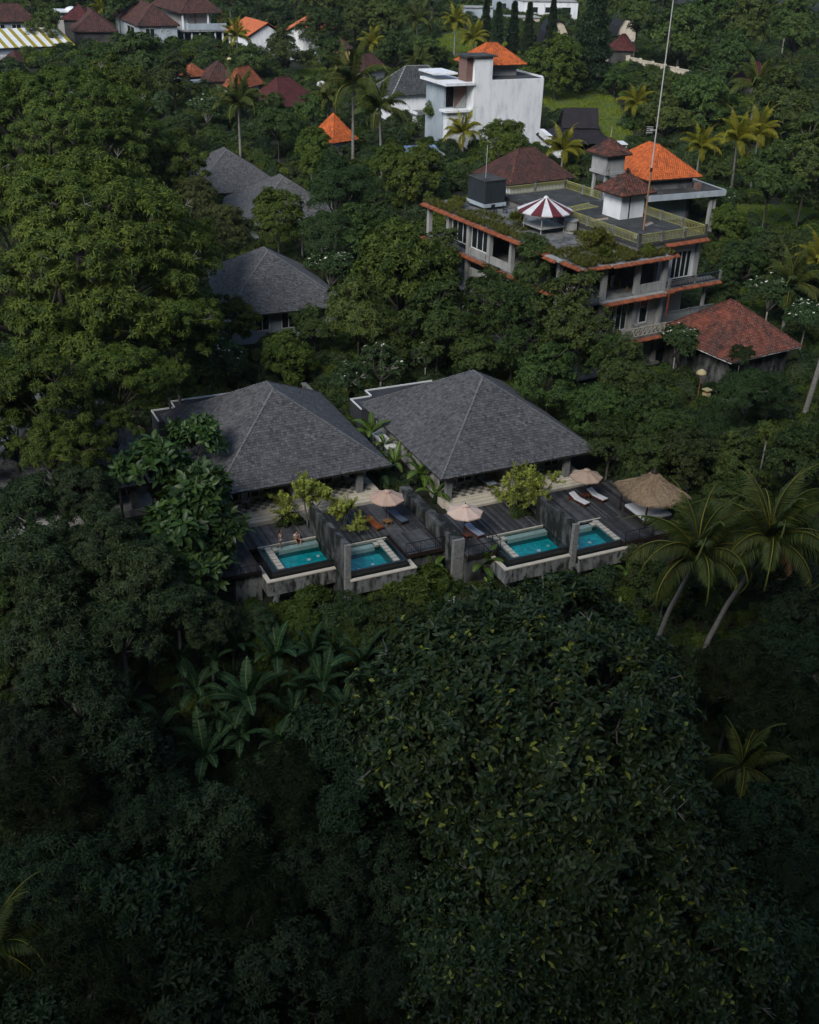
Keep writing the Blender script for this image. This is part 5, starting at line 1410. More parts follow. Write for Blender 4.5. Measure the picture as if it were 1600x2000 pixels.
def finger_shrub(key, seed, n, R_):
    """shrub of many upright finger like branchlets, each a stack of small whorls"""
    rng = np.random.default_rng(seed)
    P, A = [], []
    mb = MB()
    base = np.array([0, 0, -R_ * .9])
    for b in range(7):                                    # main limbs, then fingers from each
        an = b * .9 + rng.uniform(-.3, .3); tilt = rng.uniform(.15, 1.15)
        hub = base + R_ * rng.uniform(.7, 1.25) * np.array([math.cos(an) * math.sin(tilt), math.sin(an) * math.sin(tilt), math.cos(tilt)])
        mb.tube([tuple(base * 1.0), tuple((base + hub) / 2 + np.array([0, 0, -.05])), tuple(hub)], [.06, .045, .03], 5)
        for f in range(n):
            d = rng.normal(size=3) + (hub - base) * .45 / R_ + np.array([0, 0, .35]); d /= np.linalg.norm(d)
            L = R_ * rng.uniform(.28, .62)
            bend = np.array([0, 0, rng.uniform(-.1, .28)])
            k = 9
            for i in range(k):
                u = .25 + .75 * i / (k - 1)
                P.append(hub + d * L * u + bend * L * u * u); A.append(d + bend * u + rng.normal(0, .12, 3))
            mb.tube([tuple(hub), tuple(hub + d * L * .8 + bend * L * .6)], [.022, .012], 4)
    mb.tube([(0, 0, -R_ * 3), tuple(base)], [.09, .07], 6)
    me = leaf_mesh("crown", *rosettes(rng, np.array(P), np.array(A), 7, .20, .075, 5, 55), "leaf_lime", 2)
    TREE[key] = dict(R=R_, crown=me, trunk=mb.mesh("trunk", "bark_pale"), flowers=None)
finger_shrub("lime0", 24, 13, 1.9)
finger_shrub("lime1", 25, 12, 1.9)

TREES_PLACED = []
def tree(key, x, y, rpx, h, label, group=None, cat="tree", name=None):
    """crown centre seen at (x, y) in the photograph, crown radius rpx there, crown centre h metres above the ground"""
    K = TREE[key]
    c = on_ground(x, y, h)
    s = rpx / px_per_m(c) / K["R"]
    g = terrain(c.x, c.y)
    rnd = random.Random(int(x * 7 + y * 13))
    t = thing(name or ("tree" if cat == "tree" else "shrub"), label, cat, (c.x, c.y, g), rnd.uniform(0, 6.28), group)
    up = (0, 0, c.z - g)
    place(K["trunk"], "trunk", t, up, None, s)
    cr = place(K["crown"], "crown", t, up, None, s)
    if K["flowers"]: place(K["flowers"], "blossom", cr)
    if K.get("twigs"): place(K["twigs"], "bare_twigs", cr)
    TREES_PLACED.append((c, rpx))
    return t

# --- palms: every frond is a piece of its own
def frond_mesh(name, seed, Ln, droop, matn, pairs=52, ll=.78, w=.06, fold=.72):
    rng = np.random.default_rng(seed)
    s = np.linspace(0, 1, pairs)
    ang = np.radians(30 - droop * s ** 1.4)              # rises, then hangs over
    dx = np.cumsum(np.cos(ang)) * Ln / pairs; dz = np.cumsum(np.sin(ang)) * Ln / pairs
    side = np.sin(s * 2.2) * .12 * Ln * rng.uniform(-1, 1)
    C = np.stack([dx, side, dz], 1)
    P, D, N, L, W, T = [], [], [], [], [], []
    for i in range(3, pairs):
        t = np.array([math.cos(ang[i]), 0, math.sin(ang[i])])
        nrm = np.array([-math.sin(ang[i]), 0, math.cos(ang[i])])
        for sg in (-1, 1):
            l = ll * (math.sin(min(1, s[i] * 1.15 + .12) * math.pi) ** .55 + .12) * rng.uniform(.85, 1.1)
            d = np.array([0, sg, 0]) * .9 + t * (.55 + .5 * s[i]) - nrm * fold * rng.uniform(.7, 1.3) + np.array([0, 0, -.25])
            P.append(C[i]); D.append(d); N.append(nrm + np.array([0, sg * .4, 0])); L.append(l); W.append(w); T.append(min(1, max(0, rng.normal(.42, .2))))
    me = leaf_mesh(name, P, D, N, L, W, T, matn, 2)
    bm = bmesh.new(); bm.from_mesh(me)
    lay = bm.faces.layers.float.get("tint")
    prev = None
    for i in range(0, pairs, 3):                          # rachis
        r = .034 * (1 - s[i]) + .008
        ring = [bm.verts.new(C[i] + np.array([0, math.cos(a) * r, math.sin(a) * r])) for a in (0.5, 2.6, 4.7)]
        if prev:
            for j in range(3):
                f = bm.faces.new((prev[j], prev[(j + 1) % 3], ring[(j + 1) % 3], ring[j])); f[lay] = 1.0
        prev = ring
    bm.to_mesh(me); bm.free()
    return me
FROND = {k: [frond_mesh("frond", 50 + i + 10 * j, 4.2, dr, m, ) for i, dr in enumerate((70, 105, 132, 150))] for j, (k, m) in enumerate((("green", "leaf_palm"), ("yellow", "leaf_palm_yellow")))}
FROND_DRY = frond_mesh("frond", 91, 3.6, 170, "frond_dry", w=.05)
NUT = None
def palm(x, y, rpx, h, label, col="green", lean=(0, 0), n=17, group="coconut palms", nuts=False, seed=None, dry=0):
    """crown centre seen at (x, y); lean = how far the foot stands off in metres"""
    c = on_ground(x, y, h)
    s = rpx / px_per_m(c) / 4.0
    fx, fy = c.x + lean[0], c.y + lean[1]
    g = terrain(fx, fy)
    rnd = random.Random(seed or int(x * 3 + y))
    t = thing("coconut_palm", label, "palm tree", (fx, fy, g), 0, group)
    top = c - Vector((fx, fy, g))
    mb = MB()
    m1 = Vector((top.x * .25, top.y * .25, top.z * .5))
    path = [Vector((0, 0, -.6)), m1 * .45 + Vector((0, 0, 0)), m1 + Vector((top.x * .12, top.y * .12, 0)), top * .82 + Vector((0, 0, top.z * .02)), top]
    mb.tube(path, [.24 * s ** .5, .17 * s ** .5, .15 * s ** .5, .13 * s ** .5, .15 * s ** .5], 8)
    mb.build("trunk", "bark_palm", t, smooth=True)
    for i in range(n):
        tier = i / (n - 1)
        f = FROND[col][min(3, int(tier * 4))]
        tilt = R(-62 + 78 * tier + rnd.uniform(-8, 8))
        q = Euler((0, tilt, i * 2.39996 + rnd.uniform(-.2, .2)), 'XYZ')
        place(f, "frond", t, top + Vector((0, 0, .1)), q, s * rnd.uniform(.88, 1.1))
    for i in range(dry):
        place(FROND_DRY, "frond", t, top, Euler((0, R(25), 1.1 + i * 2.2), 'XYZ'), s * .8)["label"] = "dry brown frond hanging down the trunk"
    if nuts:
        for i in range(6):
            a = i * 1.05
            m = MB(); m.lathe([(.02, -.16), (.13, -.1), (.16, 0), (.12, .12), (.02, .17)], 7); m.build("coconut", "coconut", t, top + Vector((math.cos(a) * .3, math.sin(a) * .3, -.25)), True)
    return t

# --- bananas and their kin
def banana_leaf(name, seed, L, W, droop, matn, torn=.3):
    rng = np.random.default_rng(seed)
    n = 12
    mb = MB()
    s = np.linspace(0, 1, n + 1)
    ang = np.radians(70 - droop * s ** 1.3)
    X = np.concatenate([[0], np.cumsum(np.cos(ang[:-1]))]) * L / n; Z = np.concatenate([[0], np.cumsum(np.sin(ang[:-1]))]) * L / n
    def w(u): return 0.02 if u < .12 else W / 2 * math.sin(min(1, (u - .1) / .9 * .93 + .07) * math.pi) ** .55
    for i in range(n):
        for sg in (-1, 1):
            w0, w1 = w(s[i]), w(s[i + 1])
            gap = .0 if rng.random() > torn else .035
            z0, z1 = Z[i] + w0 * .28, Z[i + 1] + w1 * .28
            a = [(X[i], sg * .028, Z[i]), (X[i + 1] - gap, sg * .022, Z[i + 1]), (X[i + 1] - gap * 2.2 + .05, sg * w1, z1 - .06), (X[i] + .05, sg * w0, z0 - .06)]
            mb.quad(a if sg < 0 else a[::-1], 0, float(np.clip(rng.normal(.4, .12), 0, .85)))
        mb.quad([(X[i], -.03, Z[i] + .012), (X[i], .03, Z[i] + .012), (X[i + 1], .024, Z[i + 1] + .012), (X[i + 1], -.024, Z[i + 1] + .012)], 0, 1.0)
    return mb.mesh(name, matn)
BANANA = {k: [banana_leaf("leaf", 70 + i + 9 * j, L, W, dr, m, tn) for i, dr in enumerate((55, 85, 105, 125))] for j, (k, m, L, W, tn) in enumerate((("dark", "leaf_banana", 3.1, .78, .35), ("bright", "leaf_banana_bright", 2.3, .62, .12), ("heliconia", "leaf_banana_bright", 1.5, .34, 0)))}
def banana(x, y, rpx, h, label, col="dark", n=9, group="banana plants", seed=None, name="banana_plant"):
    c = on_ground(x, y, h)
    s = rpx / px_per_m(c) / {"dark": 2.4, "bright": 1.7, "heliconia": 1.1}[col]
    g = terrain(c.x, c.y)
    rnd = random.Random(seed or int(x * 5 + y))
    t = thing(name, label, "plant", (c.x, c.y, g), rnd.uniform(0, 6), group)
    top = Vector((0, 0, c.z - g))
    mb = MB(); mb.tube([(0, 0, -.5), top * .6, top], [.16 * s, .13 * s, .07 * s], 7); mb.build("stem", "leaf_banana", t, smooth=True)
    for i in range(n):
        tier = i / max(1, n - 1)
        place(BANANA[col][min(3, int(tier * 4))], "leaf", t, top + Vector((0, 0, -.15 * tier)), Euler((rnd.uniform(-.2, .2), R(-8 + 32 * tier + rnd.uniform(-8, 8)), i * 2.39996 + rnd.uniform(-.3, .3)), 'XYZ'), s * rnd.uniform(.8, 1.1))
    return t
# ------------------------------------------------------------------ things on the decks
def parasol(label, a, b, ze, r, matn, turn=0.0, sag=.04):
    t = thing("parasol", label, "parasol", VW(a, b, 0), AZ + turn, "tan deck parasols")
    n, rise = 8, .62
    for i in range(n):
        a0, a1 = 2 * math.pi * i / n, 2 * math.pi * (i + 1) / n
        p0, p1 = Vector((math.cos(a0) * r, math.sin(a0) * r, ze)), Vector((math.cos(a1) * r, math.sin(a1) * r, ze))
        ap = Vector((0, 0, ze + rise))
        m = MB(); K = 4
        rows = []
        for k in range(K + 1):
            f = .07 + .93 * k / K
            e0, e1 = ap.lerp(p0, f), ap.lerp(p1, f)
            mid = (e0 + e1) / 2 * 1.0 + Vector((0, 0, -sag * f)); mid = Vector((mid.x * (1 - .02 * f), mid.y * (1 - .02 * f), mid.z))
            rows.append((e0, mid, e1))
        for k in range(K):
            (x0, m0, y0), (x1, m1, y1) = rows[k], rows[k + 1]
            m.quad([x0, x1, m1, m0]); m.quad([m0, m1, y1, y0])
        e0, mm, e1 = rows[-1]; dn = Vector((0, 0, -.10))
        m.quad([e0, e0 + dn, mm + dn, mm]); m.quad([mm, mm + dn, e1 + dn, e1])
        m.build("canopy_panel", matn, t)
        rb = MB(); rb.bar((0, 0, ze + rise - .06), p0 - Vector((0, 0, .04)), .03); rb.build("rib", "wood_dark", t)
    m = MB(); m.lathe([(.34, 0), (.2, .09), (.03, .15)], 8); m.build("vent_cap", matn, t, (0, 0, ze + rise - .03))
    m = MB(); m.lathe([(.05, 0), (.045, .12), (.01, .16)], 8); m.build("finial", "wood_dark", t, (0, 0, ze + rise + .1))
    m = MB(); m.tube([(0, 0, 0), (0, 0, ze + rise)], .03, 8); m.build("pole", "wood_dark", t)
    m = MB(); m.lathe([(.32, 0), (.32, .07), (.08, .12), (.06, .35)], 12); m.build("base", "wood_dark", t)
parasol("tan parasol with a patched top over the orange lounger, left villa", 12.2, 5.4, 2.35, 1.5, "canvas_tan", .1)
parasol("pale peach parasol beside the long stained wall, right villa", 17.1, .75, 2.35, 1.5, "canvas_tan_pale", .5)
parasol("brownish parasol above the two white loungers", 30.0, 2.6, 2.35, 1.45, "canvas_tan_dull", .25)
parasol("tan parasol half hidden by the big leaves at the first deck's left end", -1.1, 7.4, 2.2, 1.45, "canvas_tan", .3)

def soft_box(mb, x0, x1, y0, y1, z0, z1, b=.05, m=0, M=None):
    """cushion: box with rounded upper edges"""
    pts = [(x0, y0), (x1, y0), (x1, y1), (x0, y1)]
    def ring(d, z): return [(x0 + d, y0 + d, z), (x1 - d, y0 + d, z), (x1 - d, y1 - d, z), (x0 + d, y1 - d, z)]
    rings = [ring(b * .4, z0), ring(0, z0 + b * .6), ring(0, z1 - b), ring(b * .35, z1 - b * .3), ring(b * 1.1, z1)]
    T_ = (lambda q: M @ Vector(q)) if M is not None else (lambda q: q)
    for r0, r1 in zip(rings, rings[1:]):
        for i in range(4): mb.quad([T_(r0[i]), T_(r0[(i + 1) % 4]), T_(r1[(i + 1) % 4]), T_(r1[i])], m)
    mb.quad([T_(q) for q in rings[-1]], m); mb.quad([T_(q) for q in reversed(rings[0])], m)

def lounger(label, a, b, rot, frame="wood_red", cush="cushion_white", back=28, flat=False):
    t = thing("sun_lounger", label, "lounger", VW(a, b, 0), AZ + rot, "sun loungers on the decks")
    L, W = 2.0, .68
    f = MB()
    for y in (-W / 2, W / 2 - .06): f.box(-L / 2, L / 2, y, y + .06, .22, .30)
    f.box(-L / 2, -L / 2 + .06, -W / 2 + .06, W / 2 - .06, .22, .30); f.box(L / 2 - .06, L / 2, -W / 2 + .06, W / 2 - .06, .22, .30)
    f.build("frame", frame, t)
    for x in (-L / 2 + .12, L / 2 - .2):
        for y in (-W / 2, W / 2 - .07):
            m = MB(); m.box(x, x + .08, y, y + .07, 0, .22); m.build("leg", frame, t)
    hinge = .25
    M = Matrix.Translation((hinge, 0, .31)) @ Matrix.Rotation(-R(back), 4, 'Y')
    if cush:
        m = MB(); soft_box(m, -L / 2, hinge, -W / 2 + .02, W / 2 - .02, .31, .42, .05); m.build("seat_cushion", cush, t)
        m = MB(); soft_box(m, 0, L / 2 - hinge + .05, -W / 2 + .02, W / 2 - .02, 0, .11, .05, 0, M); m.build("back_cushion", cush, t)
        sl = MB(); sl.box(0, L / 2 - hinge, -W / 2 + .04, W / 2 - .04, -.045, -.005, 0, .5, M); sl.build("back_board", frame, t)
    else:
        for i in range(9):
            m = MB(); x = -L / 2 + .05 + i * .135; m.box(x, x + .105, -W / 2 + .03, W / 2 - .03, .302, .33, 0, (i * 37 % 10) / 10); m.build("slat", frame, t)
        for i in range(6):
            m = MB(); x = .02 + i * .125; m.box(x, x + .1, -W / 2 + .03, W / 2 - .03, .0, .03, 0, (i * 53 % 10) / 10, M); m.build("slat", frame, t)
lounger("bare orange wooden lounger under the tan parasol, left villa", 11.0, 5.2, R(100), "wood_orange", None, 12)
lounger("blue cushioned lounger beside the orange wooden one", 13.3, 5.35, R(100), "wood_dark", "cushion_blue", 8)
lounger("grey blue lounger below the peach parasol, right villa", 18.15, .9, R(100), "wood_red", "cushion_grey", 10)
lounger("left one of the two white cushioned loungers", 29.3, 2.3, R(105), "wood_red", "cushion_white", 24)
lounger("right one of the two white cushioned loungers", 31.2, 2.35, R(105), "wood_red", "cushion_white", 24)
def side_table(label, a, b, w, d, h, m, rot=0.0):
    t = thing("side_table", label, "table", VW(a, b, 0), AZ + rot, "low wooden side tables")
    for i in range(5):
        s = MB(); y = -d / 2 + i * d / 5; s.box(-w / 2, w / 2, y + .01, y + d / 5 - .01, h - .04, h, 0, (i * 3 % 5) / 5); s.build("slat", m, t)
    for x in (-w / 2 + .03, w / 2 - .09):
        for y in (-d / 2 + .03, d / 2 - .09): s = MB(); s.box(x, x + .06, y, y + .06, 0, h - .04); s.build("leg", m, t)
side_table("ochre wooden side table between the orange and the blue lounger", 12.1, 4.95, .62, .62, .42, "wood_tan", .2)
side_table("red brown side table under the peach parasol", 17.25, .35, .6, .6, .4, "wood_red")
side_table("red brown side table between the two white loungers", 30.25, 2.75, .6, .6, .4, "wood_red")

def daybed(label, a, b, z, rot=0.0, cush="cushion_grey"):
    t = thing("verandah_daybed", label, "daybed", VW(a, b, z), AZ + rot, "daybeds on the verandahs")
    f = MB(); f.box(-.45, .45, -1.0, 1.0, .3, .42); f.build("frame", "wood_dark", t)
    for x in (-.45, .35):
        for y in (-1.0, .9): m = MB(); m.tube([(x + .05, y + .05, 0), (x + .08, y + .08, .15), (x + .05, y + .05, .32)], [.05, .035, .055], 6); m.build("leg", "wood_dark", t)
    m = MB(); soft_box(m, -.42, .42, -.97, .97, .42, .56, .05); m.build("mattress", cush, t)
    m = MB(); m.tube([(-.45, .95, .45), (-.45, 1.1, .8), (-.45, 1.2, .95)], [.04, .04, .05], 6); m.tube([(.45, .95, .45), (.45, 1.1, .8), (.45, 1.2, .95)], [.04, .04, .05], 6); m.box(-.42, .42, 1.02, 1.08, .5, .9); m.build("headboard", "wood_dark", t)
    m = MB(); soft_box(m, -.3, .3, .45, .85, .57, .72, .06); m.build("pillow", "towel", t)
daybed("carved daybed on the right villa's verandah", 22.9, 7.5, .48, R(8))
daybed("carved daybed in the middle of the left villa's verandah", 4.9, 11.7, .48, R(8))
def cafe_table(label, a, b, z):
    t = thing("round_table", label, "table", VW(a, b, z), 0, "round verandah tables")
    m = MB(); m.lathe([(.38, 0), (.38, .03), (.36, .04)], 16); m.build("table_top", "cushion_white", t, (0, 0, .70))
    m = MB(); m.tube([(0, 0, 0), (0, 0, .7)], .04, 8); m.build("stem", "black_metal", t)
    m = MB(); m.lathe([(.24, 0), (.22, .03), (.05, .06)], 12); m.build("foot", "black_metal", t)
    m = MB(); m.lathe([(.06, 0), (.07, .12), (.03, .2), (.035, .24)], 8); m.build("carafe", "towel", t, (.1, .05, .745))
def chair(label, a, b, z, rot):
    t = thing("verandah_chair", label, "chair", VW(a, b, z), AZ + rot, "white backed verandah chairs")
    for x in (-.24, .2):
        for y in (-.24, .2): m = MB(); m.box(x, x + .04, y, y + .04, 0, .42); m.build("leg", "wood_dark", t)
    m = MB(); soft_box(m, -.26, .26, -.26, .26, .42, .5, .03); m.build("seat", "cushion_white", t)
    m = MB(); soft_box(m, -.26, .26, .2, .28, .5, 1.05, .03); m.build("backrest", "cushion_white", t)
for (a, b, z, lab) in [(19.3, 7.2, .48, "right villa's left corner"), (1.9, 11.3, .48, "left villa's left corner"), (11.3, 11.6, .48, "left villa's right hand verandah"), (28.3, 7.4, .48, "right villa's right hand verandah")]:
    cafe_table("round white cafe table at the " + lab, a, b, z); chair("white chair behind the round table at the " + lab, a + .25, b + .75, z, .2)

# thatched pavilion and its daybed
def thatch():
    t = thing("thatched_pavilion", "thatched sunshade pavilion at the end of the right hand deck", "pavilion", VW(33.7, -1.9, 0), AZ)
    rng = np.random.default_rng(3)
    top = Vector((.05, .05, 4.15))
    ring = []
    n = 24
    hw, hd = 2.35, 2.55
    for i in range(n):                                     # rounded square eave, sagging between corners
        a = 2 * math.pi * i / n
        c, s = math.cos(a), math.sin(a)
        k = 1 / max(abs(c), abs(s)) ** .75
        ring.append(Vector((c * hw * k, s * hd * k, 2.42 - .12 * abs(math.cos(2 * a)) + .06)))
    m = MB(); L = 8
    rows = [[top.lerp(p, .04 + .96 * j / L) + Vector((0, 0, -.22 * math.sin(math.pi * j / L))) for p in ring] for j in range(L + 1)]
    for j in range(L):
        for i in range(n): m.quad([rows[j][i], rows[j + 1][i], rows[j + 1][(i + 1) % n], rows[j][(i + 1) % n]], 0, rng.random())
    m.quad([p for p in reversed(rows[-1])]); m.quad(rows[0])
    r = m.build("roof_core", "thatch", t)
    P, D, N, Ln, W, T_ = [], [], [], [], [], []
    for _ in range(9000):                                  # straw
        i = rng.integers(n); f = rng.random() ** .6; g = rng.random()
        p0, p1 = ring[i], ring[(i + 1) % n]; e = p0.lerp(p1, g)
        p = top.lerp(e, .03 + .93 * f) + Vector((0, 0, -.22 * math.sin(math.pi * f) + .03))
        d = (e - top).normalized() + Vector(rng.normal(0, .09, 3))
        P.append(p); D.append(d); N.append((0, 0, 1)); Ln.append(rng.uniform(.35, .65)); W.append(rng.uniform(.02, .05)); T_.append(np.clip(rng.normal(.55, .22), 0, 1))
    s = leaf_mesh("straw", P, D, N, Ln, W, T_, "thatch", 2); tag(place(s, "straw", r), kind="stuff")
    m = MB(); m.lathe([(.3, 0), (.22, .2), (.1, .4), (.02, .45)], 9); m.build("top_knot", "wood_dark", t, top - Vector((0, 0, .1)))
    for x, y in ((-1.7, -1.8), (1.7, -1.8), (-1.7, 1.8), (1.7, 1.8)):
        m = MB(); m.tube([(x, y, -.3), (x, y, 2.3)], .09, 8); m.build("post", "wood_dark", t)
    for x in (-1.7, 1.7):
        m = MB(); m.tube([(x, -1.8, 2.2), (x, 1.8, 2.2)], .05, 6); m.build("beam", "wood_dark", t)
    d = thing("pavilion_daybed", "wide white mattress on a dark platform under the thatch", "daybed", VW(33.6, -1.9, 0), AZ)
    m = MB(); m.box(-1.45, 1.45, -1.5, 1.5, 0, .42); m.build("platform", "wood_dark", d)
    m = MB(); soft_box(m, -1.4, 1.4, -1.45, 1.45, .42, .68, .07); m.build("mattress", "cushion_white", d)
    m = MB(); soft_box(m, .7, 1.3, -.9, .2, .69, .86, .07); m.build("pillow", "towel", d)
    m = MB(); soft_box(m, -.2, .3, .5, .9, .69, .80, .05); m.build("folded_towel", "cushion_grey", d)
    railing("black railing in front of the thatched pavilion", [VW(32.3, -4.4, 0), VW(35.4, -4.4, 0)])
thatch()
def ladder():
    t = thing("steel_ladder", "short steel ladder standing on the slope below the long wall", "ladder", on_ground(882, 1215, 0), AZ)
    for x in (-.28, .28):
        m = MB(); m.tube([(x, 0, -.5), (x, .3, 1.8), (x, .35, 2.1), (x, .2, 2.2)], .035, 6); m.build("rail", "dish", t)
    for i in range(5): m = MB(); y = i * .065; m.tube([(-.28, y, .25 + i * .42), (.28, y, .25 + i * .42)], .03, 6); m.build("rung", "dish", t)
ladder()

# ------------------------------------------------------------------ the couple
mat("skin", (.50, .27, .18), (.44, .23, .15), scale=6, rough=.55)
mat("skin_tan", (.40, .20, .13), (.34, .17, .11), scale=6, rough=.55)
mat("hair_dark", (.022, .015, .012), rough=.5)
mat("cloth_white", (.72, .70, .68), (.62, .60, .58), scale=8, rough=.9)
mat("cloth_black", (.02, .02, .024), rough=.9)
mat("cloth_pinkish", (.55, .36, .34), (.72, .66, .62), scale=9, rough=.9)
def skinned(name, joints, links, matn, parent, sub=2):
    """joints: name -> (point, radius); one continuous surface grown round the skeleton"""
    keys = list(joints)
    me = bpy.data.meshes.new(name)
    me.from_pydata([joints[k][0] for k in keys], [(keys.index(a), keys.index(b)) for a, b in links], [])
    o = place(me, name, parent)
    md = o.modifiers.new("skin", 'SKIN')
    lay = me.skin_vertices[0] if me.skin_vertices else None
    if lay is None:
        bm = bmesh.new(); bm.from_mesh(me); bm.verts.layers.skin.verify(); bm.to_mesh(me); bm.free(); lay = me.skin_vertices[0]
    for i, k in enumerate(keys):
        r = joints[k][1]; lay.data[i].radius = r if hasattr(r, '__len__') else (r, r)
        lay.data[i].use_root = (i == 0)
    md.use_smooth_shade = True
    s = o.modifiers.new("sub", 'SUBSURF'); s.levels = s.render_levels = sub
    me.materials.append(MAT[matn])
    return o
def hand(J, Lk, side, wrist, dirv, root):
    """palm and five fingers hanging from the wrist along dirv"""
    d = Vector(dirv).normalized(); w = Vector(wrist)
    sd = d.cross(Vector((0, 1, .2))).normalized()
    J[side + "palm"] = (tuple(w + d * .07), (.038, .02)); Lk.append((root, side + "palm"))
    for i, (off, ln) in enumerate(((-.03, .06), (-.01, .075), (.01, .07), (.03, .055))):
        b = w + d * .11 + sd * off
        J["%sf%da" % (side, i)] = (tuple(b), .009); J["%sf%db" % (side, i)] = (tuple(b + d * ln * .6 + Vector((0, -.008, 0))), .008); J["%sf%dc" % (side, i)] = (tuple(b + d * ln + Vector((0, -.022, 0))), .007)
        Lk += [(side + "palm", "%sf%da" % (side, i)), ("%sf%da" % (side, i), "%sf%db" % (side, i)), ("%sf%db" % (side, i), "%sf%dc" % (side, i))]
    tb = w + d * .04 - sd * .04
    J[side + "tha"] = (tuple(tb), .010); J[side + "thb"] = (tuple(tb + d * .05 - sd * .02), .009); Lk += [(side + "palm", side + "tha"), (side + "tha", side + "thb")]
def head(parent, loc, turn, skin, long_hair):
    h = MB(); h.lathe([(.03, -.125), (.058, -.10), (.072, -.05), (.078, 0), (.080, .05), (.066, .09), (.03, .118)], 14)
    hd = h.build("head", skin, parent, loc, True); hd.rotation_euler = (R(12), 0, turn); hd.scale = (1, 1.18, 1)
    n = MB(); n.quad([(-.012, -.078, -.03), (.012, -.078, -.03), (0, -.1, -.032), ]); n.quad([(-.012, -.078, -.03), (0, -.1, -.032), (0, -.08, .015)]); n.quad([(.012, -.078, -.03), (0, -.08, .015), (0, -.1, -.032)]); n.build("nose", skin, hd)
    for x in (-.028, .028):
        e = MB(); e.lathe([(.004, -.006), (.009, 0), (.004, .006)], 6); e.build("eye", "hair_dark", hd, (x, -.074, .008))
        e = MB(); e.lathe([(.008, -.025), (.018, 0), (.008, .025)], 6); e.build("ear", skin, hd, (x * 2.8, 0, 0))
    m = MB(); m.box(-.02, .02, -.079, -.07, -.062, -.055); m.build("mouth", "wood_red", hd)
    hr = MB()
    if long_hair: hr.lathe([(.035, -.26), (.06, -.2), (.07, -.08), (.088, 0), (.092, .05), (.078, .1), (.03, .135)], 14)
    else: hr.lathe([(.078, -.02), (.088, .02), (.09, .06), (.076, .105), (.03, .135)], 14)
    o = hr.build("hair", "hair_dark", hd, (0, .018 if not long_hair else .03, 0), True)
def woman():
    t = thing("person", "person in a white top and white shorts standing on the pool ledge", "person", VW(2.62, 4.72, -.10), AZ + R(28))
    J = {"pelvis": ((0, 0, .90), (.135, .105)), "waist": ((0, 0, 1.05), (.105, .08)), "chest": ((0, -.01, 1.25), (.13, .095)), "collar": ((0, 0, 1.38), (.075, .06)), "neck": ((0, -.01, 1.47), .045), "throat": ((0, -.02, 1.53), .042)}
    Lk = [("pelvis", "waist"), ("waist", "chest"), ("chest", "collar"), ("collar", "neck"), ("neck", "throat")]
    for s, sg in (("l", -1), ("r", 1)):
        J[s + "sh"] = ((sg * .155, 0, 1.36), .05); J[s + "el"] = ((sg * .21, .03, 1.10), .036); J[s + "wr"] = ((sg * .20, -.06, .88), .026)
        J[s + "hip"] = ((sg * .085, 0, .84), .088); J[s + "kn"] = ((sg * .08, -.02 + .05 * sg, .48), .056); J[s + "ca"] = ((sg * .08, .02 + .07 * sg, .32), .052); J[s + "an"] = ((sg * .08, .03 + .1 * sg, .09), .034); J[s + "to"] = ((sg * .09, -.13 + .1 * sg, .025), .03)
        Lk += [("collar", s + "sh"), (s + "sh", s + "el"), (s + "el", s + "wr"), ("pelvis", s + "hip"), (s + "hip", s + "kn"), (s + "kn", s + "ca"), (s + "ca", s + "an"), (s + "an", s + "to")]
        hand(J, Lk, s, J[s + "wr"][0], (0, -.1, -1), s + "wr")
    b = skinned("body", J, Lk, "skin_tan", t)
    head(t, (0, -.03, 1.645), R(15), "skin_tan", True)
    skinned("top", {"a": ((0, 0, 1.04), (.115, .09)), "b": ((0, -.01, 1.2), (.138, .104)), "c": ((0, -.01, 1.30), (.136, .10)), "d": ((0, 0, 1.385), (.085, .07))}, [("a", "b"), ("b", "c"), ("c", "d")], "cloth_white", t)
    skinned("shorts", {"p": ((0, 0, .90), (.146, .116)), "w": ((0, 0, 1.0), (.118, .094)), "l": ((-.088, 0, .80), .102), "r": ((.088, 0, .80), .102), "l2": ((-.088, -.01, .72), .094), "r2": ((.088, .0, .72), .094)}, [("p", "w"), ("p", "l"), ("p", "r"), ("l", "l2"), ("r", "r2")], "cloth_white", t)
